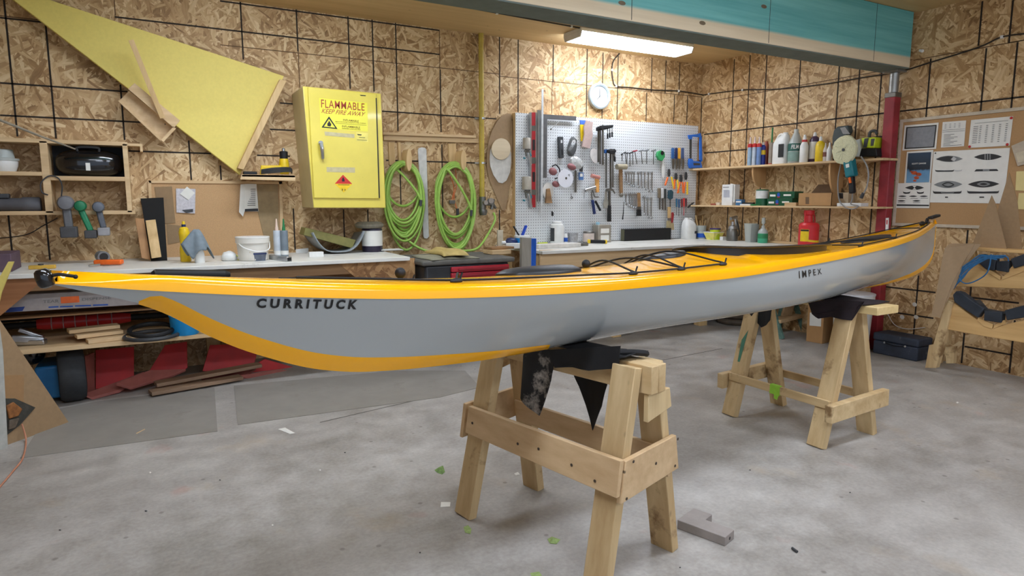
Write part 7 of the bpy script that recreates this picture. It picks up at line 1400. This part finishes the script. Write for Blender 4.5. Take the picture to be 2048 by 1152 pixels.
def pad(px, off, th=.055): return MB().rp(px, off, th)
for px, off in (([(1950, 521), (1962, 508), (1992, 518), (1989, 541), (1973, 540)], ro-.065), ([(1992, 523), (2018, 521), (2016, 545), (1991, 541)], ro-.065), ([(2020, 518), (2050, 507), (2090, 492), (2090, 512), (2050, 530), (2027, 537)], ro-.065),
                ([(1905, 590), (1912, 582), (1922, 585), (1945, 602), (1968, 617), (1955, 636), (1930, 620), (1908, 604)], ro+.02), ([(1968, 622), (2004, 624), (2002, 646), (1967, 641)], ro+.02), ([(2008, 621), (2049, 610), (2090, 590), (2090, 618), (2049, 635), (2013, 641)], ro+.02)):
    pad(px, off).build('pad', PAD, t, bevel=.006)
MB().rp([(1952, 600), (1968, 618), (2004, 625), (2049, 612), (2090, 590), (2090, 594), (2049, 617), (2004, 629), (1966, 622), (1950, 604)], ro+.0, .05).build('rubber_strip', M['dgrey'], t)
for q in ([(1967, 652), (1984, 657.5), (1986, 648), (1956, 636), (1954, 640)], [(1986, 657), (2012, 647), (2008, 640), (1989, 650)]): MB().rp(q, ro+.006, .01).build('support_block', BRD, t)
for q in ([(1960, 535), (2000, 560), (2001, 553), (1962, 528)], [(2003, 560), (2049, 542), (2049, 536), (2004, 553)]): MB().rp(q, ro-.073, .01).build('support_block', BRD, t)
# hardboard triangles standing on the stand
thing('hardboard_sheet', 'pointed brown hardboard sheet standing in front of the corkboard, left of the pair', 'sheet', [rpx([(1983, 391), (1990, 406), (2014, 500), (1942, 496)], .25, .006, M['particle'])])
thing('hardboard_sheet', 'taller brown hardboard sheet overlapping the pointed one at the right', 'sheet', [rpx([(2018, 345), (2034, 400), (2044, 502), (2010, 500), (1994, 425)], .20, .006, M['particle'])])
mb = MB(); mb.box((XW-.33, yE, RW(1990, 497, .29).z-.02), (XW-.16, RW(1945, 497, .29).y, RW(1990, 497, .29).z)); mb.build('top_plank', BRD, t, bevel=.003)
# folded sheet hanging over the end of the stand
FS = pm('folded_hardboard', (160, 134, 102), .65, 0, .04, 40)
def fold(px, offs, th=.006): return slab2([RW(x, y, o) for (x, y), o in zip(px, offs)], th)
def slab2(pts, th):
    n = V((0,0,0))
    for i in range(len(pts)): n += pts[i].cross(pts[(i+1)%len(pts)])
    n.normalize(); n = n if n.x > 0 else -n
    return MB().prism(pts, n*th)
f1 = fold([(1880, 636), (1862, 632), (1872, 590), (1884, 520), (1890, 496), (1950, 488), (1930, 520), (1905, 565)], [.47, .47, .47, .46, .44, .42, .44, .46])
f2 = fold([(1890, 496), (1899, 487), (1960, 487), (1950, 489)], [.44, .34, .34, .42]); f3 = fold([(1950, 488), (1962, 489), (1938, 520), (1905, 575), (1886, 600), (1882, 625), (1905, 565)], [.425, .40, .43, .45, .46, .465, .455])
thing('folded_sheet', 'bent brown sheet draped over the left end of the cradle stand', 'sheet', [P('front_face', FS, f1), P('fold', FS, f2), P('rear_layer', FS, f3)])
mb = MB(); rnd = random.Random(4)
for i in range(10):
    d = rnd.uniform; mb.tube(spline([RW(1907+i*1.7, 577-i*4.6, ro+.036), RW(1922+i*1.6+d(-2, 2), 560-i*3.9+d(-2, 2), ro+.048), RW(1943+i*1.2, 536-i*2.2+d(-3, 3), ro+.05), RW(1968+d(-4, 4), 519-i*.8+d(-3, 3), ro+.05), RW(1990+d(-8, 22), 513+d(-4, 7), ro+.045)], 6), .0042, 6)
mb.tube(spline([RW(1982, 512, ro+.05), RW(1979, 532, ro+.06), RW(1972, 548, ro+.06), RW(1955, 560, ro+.055), RW(1935, 567, ro+.055), RW(1922, 562, ro+.05), RW(1920, 550, ro+.05)], 6), .004, 6)
mb.tube(spline([RW(1982, 514, ro+.05), RW(2000, 513, ro+.04), RW(2014, 514, ro+.03), RW(2017, 522, ro+.03)], 6), .004, 6)
thing('rope', 'loose hank of blue rope lying on the upper cradle board', 'rope', [P('s', pm('rope_blue', (44, 104, 150), .7, 0, .2, 40), mb)])
t = T('toolbox', 'dusty navy toolbox on the floor by the red post and right wall', 'toolbox', (5.045, 2.87, 0))
hz = .168; NV_ = pm('toolbox_navy', (56, 64, 80), .7, 0, .25, 10, 0, 0, ((128, 130, 134), .60, 8.))
mb = MB(); mb.box((4.955, 2.70, 0), (5.14, 3.045, .105)); mb.build('body', NV_, t, bevel=.01)
mb = MB(); mb.box((4.950, 2.695, .107), (5.145, 3.05, hz)); mb.build('lid', NV_, t, bevel=.014)
for y in (2.79, 2.95):
    mb = MB(); mb.lathe(V((4.951, y, .10)), [(.008, 0), (.008, .006), (.004, .008)], (-1, 0, 0), 12); mb.build('latch', M['steel'], t)
mb = MB(); mb.tube([V((4.949, 2.79, .10)), V((4.946, 2.87, .088)), V((4.949, 2.95, .10))], .003, 6); mb.build('seam_cord', M['black'], t)
mb = MB(); mb.tube(spline([RW(1775, 628, .02), RW(1790, 650, .02), RW(1815, 658, .02), RW(1850, 655, .012)], 8), .003, 6); thing('white_string', 'thin white string hanging on the right wall above the toolbox', 'string', [P('s', M['white'], mb)])
for x, y, l_ in ((1829, 609, 'topmost torn white scrap stuck on the right wall above the toolbox'), (1804, 634, 'lower left torn white scrap stuck on the right wall above the toolbox'), (1832, 634, 'lower right torn white scrap stuck on the right wall above the toolbox')):
    thing('paper_scrap', l_, 'scrap', [P('s', M['paper'], rpoly(ell(x, y, 5, 4, 8, x), .003, .0025))], 'torn paper scraps on the right wall')

# behind the further sawhorse
def stand_box(p00, p10, p01, h):     # three floor corners: front left, front right, right back
    p11 = p00+(p01-p10); return [p00, p10, p01, p11]
a_, b_, c_ = FL(1612, 682), FL(1644, 688), FL(1664, 683); pts = [a_, b_, c_, a_+(c_-b_)]
t = T('cardboard_box', 'tall brown cardboard box with a white sheet standing under the corner bench', 'box', (a_+c_)/2)
mb = MB(); mb.prism(pts, (0, 0, .42)); mb.build('carton', M['card'], t, bevel=.002)
nrm = V((0,0,1)).cross(b_-a_).normalized(); nrm = nrm if nrm.dot(CAM-a_) > 0 else -nrm
mb = MB(); mb.prism([PL(x, y, a_+nrm*.002, nrm) for x, y in ((1620, 625), (1643, 628), (1642, 653), (1619, 651))], nrm*.001); mb.build('white_sheet', M['paper'], t)
c = FL(1700, 700); k = mpp(c); a = MB().lathe(c, [(30*k, 0), (31*k, 2*k), (36*k, 104*k), (37.5*k, 105*k), (37.5*k, 112*k)], n=32); b = MB().lathe(c, [(38.5*k, 96*k), (38.5*k, 100*k)], n=32); d = MB().lathe(c+V((0,0,112*k)), [(38.5*k, 0), (38.5*k, 3*k), (35*k, 4*k)], n=32)
thing('pail', 'tall white plastic pail behind the further sawhorse', 'pail', [P('pail', M['white'], a), P('rib', M['white'], b), P('lid', pm('lid_white', (214, 216, 220), .45), d)])
a_, b_ = FL(1563, 678), FL(1610, 665); t = T('step_stool', 'small paint splashed wooden step stool under the corner bench', 'stool', (a_+b_)/2)
d_ = (b_-a_); d_.z = 0; bk = V((0,0,1)).cross(d_).normalized(); bk = bk if bk.y > 0 else -bk
GS = pm('stool_green', (92, 124, 112), .7, 0, .3, 30)
for q in (0.0, 1.0):
    mb = MB(); mb.bar(a_+d_*q, a_+d_*q+bk*.16+V((0,0,.40)), .025, .05, bk); mb.build('leg', GS, t); mb = MB(); mb.bar(a_+d_*q+bk*.26, a_+d_*q+bk*.19+V((0,0,.40)), .025, .05, bk); mb.build('leg', GS, t)
mb = MB(); mb.bar(a_+bk*.07+V((0,0,.15)), b_+bk*.07+V((0,0,.15)), .11, .03); mb.build('step', M['pineX'], t, bevel=.002); mb = MB(); mb.bar(a_-d_*.1+bk*.17+V((0,0,.41)), b_+d_*.1+bk*.17+V((0,0,.41)), .2, .03); mb.build('top', M['pineX'], t, bevel=.002)
mb = MB(); p_ = (a_+b_)/2+bk*.06+V((0, 0, .165)); mb.cbox(p_+V((0, 0, .085)), (.13, .02, .17), Matrix.Rotation(.25, 3, 'X')); thing('paint_sheet', 'tan bag slumped on the step of the paint splashed stool', 'bag', [P('s', pm('bag_tan', (176, 146, 108), .8, 0, .1, 20), mb, bevel=.004)])
c = FL(1462, 648); mb = MB()
mb.torus(c+V((.08, .02, .03)), .15, .028, (0, 0, 1), 36, 8); mb.torus(c+V((.08, .02, .085)), .14, .026, (0.05, 0, 1), 36, 8)
thing('hose_coil', 'dark coil lying on the floor under the corner bench', 'coil', [P('s', pm('coil_brown', (86, 74, 60), .7, 0, .2, 20), mb)])
c = V((4.15, 4.78, 0)); 
# ------------------------------------------------------------------ cloths over the sawhorses
CL1 = pm('black_cloth', (20, 20, 22), .8, 0, .2, 20); CL1B = pm('black_cloth_paint', (22, 22, 23), .75, 0, .2, 20, 0, 0, ((168, 160, 150), .60, 7.))
pl_n = -c1; off_l = HN-c1*.058
def np_(x, y, d=0.0): return PL(x, y, off_l-c1*d, c1)
cl = T('cloth', 'black cloth with pale paint blotches draped over the nearer sawhorse', 'cloth', HN+V((0, 0, .70)))
def hang(px, name, mt, d0=.004, wave=.012, n=14, seed=0):
    """polygon hanging in the plane beside the beam, cut into rows and rippled"""
    bm = MB(); pts = [np_(x, y, d0) for x, y in px]; bm.prism(pts, c1*.004)
    bmesh.ops.triangulate(bm.bm, faces=bm.bm.faces[:]); bmesh.ops.subdivide_edges(bm.bm, edges=bm.bm.edges[:], cuts=5, use_grid_fill=True)
    for v in bm.bm.verts:
        dz = max(0, .70-v.co.z); u = v.co.dot(a1); v.co += -c1*(wave*math.sin(u*42+seed+dz*6)*min(1, dz*8)+dz*.03)
    return bm.build(name, mt, cl, smooth=60)
hang([(1046, 712), (1050, 700), (1106, 700), (1108, 724), (1100, 762), (1077, 832), (1046, 795), (1050, 755)], 'left_fold', CL1B)
hang([(1098, 700), (1240, 692), (1237, 728), (1222, 738), (1180, 741), (1145, 735), (1112, 735)], 'right_fold', CL1, seed=2)
bm = MB(); bm.prism([PL(x, y, HN+c1*.062, c1) for x, y in ((1142, 712), (1232, 712), (1218, 755), (1206, 812), (1182, 862), (1172, 812), (1151, 752))], c1*.004)
bmesh.ops.triangulate(bm.bm, faces=bm.bm.faces[:]); bmesh.ops.subdivide_edges(bm.bm, edges=bm.bm.edges[:], cuts=5, use_grid_fill=True)
for v in bm.bm.verts: v.co += c1*(.010*math.sin(v.co.dot(a1)*42)*min(1, max(0, .70-v.co.z)*8))
bm.build('rear_fold', CL1, cl, smooth=60)
u0, u1 = (np_(1052, 705)-HN).dot(a1), (np_(1250, 712)-HN).dot(a1)
mb = MB(); mb.grid(lambda u, v: HN+a1*(u0+(u1-u0)*u)+c1*(-.060+.125*v)+V((0, 0, .7005+.0035+.005*math.sin(v*PI)*abs(math.sin(u*9))+(.012*max(0, (u-.75)/.25)*abs(math.sin(u*30))))), 40, 8); mb.build('top_layer', CL1, cl, smooth=70, solid=.004)
mb = MB(); mb.tube(spline([HN+a1*(u1-.08)+c1*-.05+V((0,0,.712)), HN+a1*(u1-.02)+c1*-.01+V((0,0,.720)), HN+a1*(u1+.01)+c1*.03+V((0,0,.716)), HN+a1*u1+c1*.055+V((0,0,.708))], 6), .010, 8); mb.build('rolled_edge', CL1, cl)
CL2 = pm('dark_maroon_cloth', (34, 22, 26), .85, 0, .2, 20)
off_f = HF-c2*.062
def fp_(x, y, d=0.0): return PL(x, y, off_f-c2*d, c2)
cl = T('cloth', 'dark maroon cloth draped over the plank of the further sawhorse', 'cloth', HF+V((0, 0, .70)))
def hang2(px, name, mt, seed=0):
    bm = MB(); bm.prism([fp_(x, y, .004) for x, y in px], c2*.004)
    bmesh.ops.triangulate(bm.bm, faces=bm.bm.faces[:]); bmesh.ops.subdivide_edges(bm.bm, edges=bm.bm.edges[:], cuts=5, use_grid_fill=True)
    for v in bm.bm.verts:
        dz = max(0, .70-v.co.z); u = v.co.dot(a2); v.co += -c2*(.010*math.sin(u*48+seed)*min(1, dz*10)+dz*.05)
    return bm.build(name, mt, cl, smooth=60)
hang2([(1616, 606), (1660, 598), (1728, 603), (1714, 614), (1703, 641), (1660, 634), (1641, 627), (1640, 637), (1624, 628)], 'front_fold', CL2)
hang2([(1500, 622), (1546, 618), (1544, 640), (1535, 650), (1522, 655), (1514, 642)], 'far_fold', CL1, 1)
v0, v1 = (fp_(1500, 622)-HF).dot(a2), (fp_(1728, 605)-HF).dot(a2)
mb = MB(); mb.grid(lambda u, v: HF+a2*(v0+(v1-v0)*u)+c2*(-.066+.21*v)+V((0, 0, .7005+.003+.004*abs(math.sin(u*8+v*3)))), 40, 10); mb.build('top_layer', CL2, cl, smooth=70, solid=.004)

# ------------------------------------------------------------------ on the floor
A_, B_, C_ = FL(1354, 1057), FL(1450, 1093), FL(1464, 1076)
ex = (B_-A_).normalized(); ey = V((0,0,1)).cross(ex); L_ = (B_-A_).length; W_ = max(.04, (C_-B_).dot(ey))
mb = MB(); mb.prism([A_, B_, B_+ey*W_, A_+ex*.075+ey*W_, A_+ex*.075+ey*(W_+.055), A_+ey*(W_+.055)], (0, 0, .034)); m2 = MB(); m2.lathe(B_+ey*(W_*.5)+V((0,0,.016)), [(.006, 0), (.006, .0008)], ex, 10)
thing('grey_block', 'grey L shaped block lying on the floor beside the nearer sawhorse', 'block', [P('block', pm('block_grey', (146, 138, 132), .7, 0, .08, 20), mb, bevel=.002), P('hole', M['ink'], m2)])
def scrap(name, label, cat, pts, mt, h=.004, g=None): 
    mb = MB(); P_ = [FL(x, y, .0012) for x, y in pts]; c = sum(P_, V((0,0,0)))/len(P_); cv = mb.v(c+V((0,0,h))); vs = [mb.v(p) for p in P_]
    for i in range(len(vs)): mb.f([vs[i], vs[(i+1)%len(vs)], cv])
    mb.f(list(reversed(vs))); return thing(name, label, cat, [P('s', mt, mb, smooth=0)], g)
LF = pm('leaf_green', (112, 142, 74), .7, 0, .3, 60); LF2 = pm('leaf_pale', (150, 172, 104), .8, 0, .2, 60)
scrap('leaf', 'curled green leaf on the floor left of the nearer sawhorse', 'leaf', [(869, 940), (878, 934), (886, 931), (890, 944), (884, 949), (874, 945)], LF, .014)
scrap('leaf', 'flat pale green leaf on the floor below the curled leaf', 'leaf', [(927, 1054), (936, 1050), (943, 1058), (941, 1068), (930, 1065)], LF2, .001)
scrap('leaf', 'green leaf lying between the legs of the nearer sawhorse', 'leaf', [(1095, 1078), (1104, 1073), (1121, 1079), (1113, 1088), (1100, 1087)], LF2, .008)
scrap('leaf', 'faint green leaf at the bottom edge of the photo', 'leaf', [(1060, 1146), (1078, 1143), (1084, 1151), (1064, 1154)], LF2, .001)
scrap('paper_scrap', 'small white square of paper on the floor left of the nearer sawhorse', 'paper', [(882, 1004), (901, 1004), (900, 1013), (881, 1014)], M['paper'], .002)
scrap('wood_splinter', 'thin pale splinter on the dark floor sheet at left', 'splinter', [(264, 870), (296, 854), (298, 856), (267, 873)], M['pine'], .004)
scrap('paper_scrap', 'tiny white scrap on the floor right of the paper square', 'paper', [(1028, 947), (1036, 944), (1040, 949), (1032, 951)], M['paper'], .004)
scrap('paper_scrap', 'crumpled pale scrap on the floor in front of the floor sheets', 'paper', [(556, 858), (570, 855), (590, 866), (580, 868)], M['paper'], .004)
scrap('debris', 'small dark crumb on the floor under the nearer sawhorse', 'crumb', [(1136, 945), (1143, 944), (1142, 950), (1137, 950)], M['dgrey'], .006)
mb = MB(); p_ = FL(1588, 1103); mb.cyl(p_+V((0, -.012, .005)), p_+V((.006, .012, .005)), .005, None, 8); thing('screw', 'small dark screw on the floor near the bottom right', 'screw', [P('s', M['dgrey'], mb)])
for i, (x, y, s_) in enumerate(((300, 945, 3), (292, 1022, 3.5), (690, 905, 2), (640, 940, 2.5), (840, 1105, 2), (1700, 985, 2), (1915, 805, 3), (1360, 1135, 2), (1500, 940, 2), (545, 1050, 2.5), (120, 1060, 3), (440, 960, 2))):
    scrap('debris', ['dark speck of grit on the concrete floor'][0], 'grit', [(x-s_, y), (x, y-s_*.6), (x+s_, y), (x, y+s_*.6)], M['dgrey'] if i % 3 else M['paper'], .003, 'grit on the concrete floor')
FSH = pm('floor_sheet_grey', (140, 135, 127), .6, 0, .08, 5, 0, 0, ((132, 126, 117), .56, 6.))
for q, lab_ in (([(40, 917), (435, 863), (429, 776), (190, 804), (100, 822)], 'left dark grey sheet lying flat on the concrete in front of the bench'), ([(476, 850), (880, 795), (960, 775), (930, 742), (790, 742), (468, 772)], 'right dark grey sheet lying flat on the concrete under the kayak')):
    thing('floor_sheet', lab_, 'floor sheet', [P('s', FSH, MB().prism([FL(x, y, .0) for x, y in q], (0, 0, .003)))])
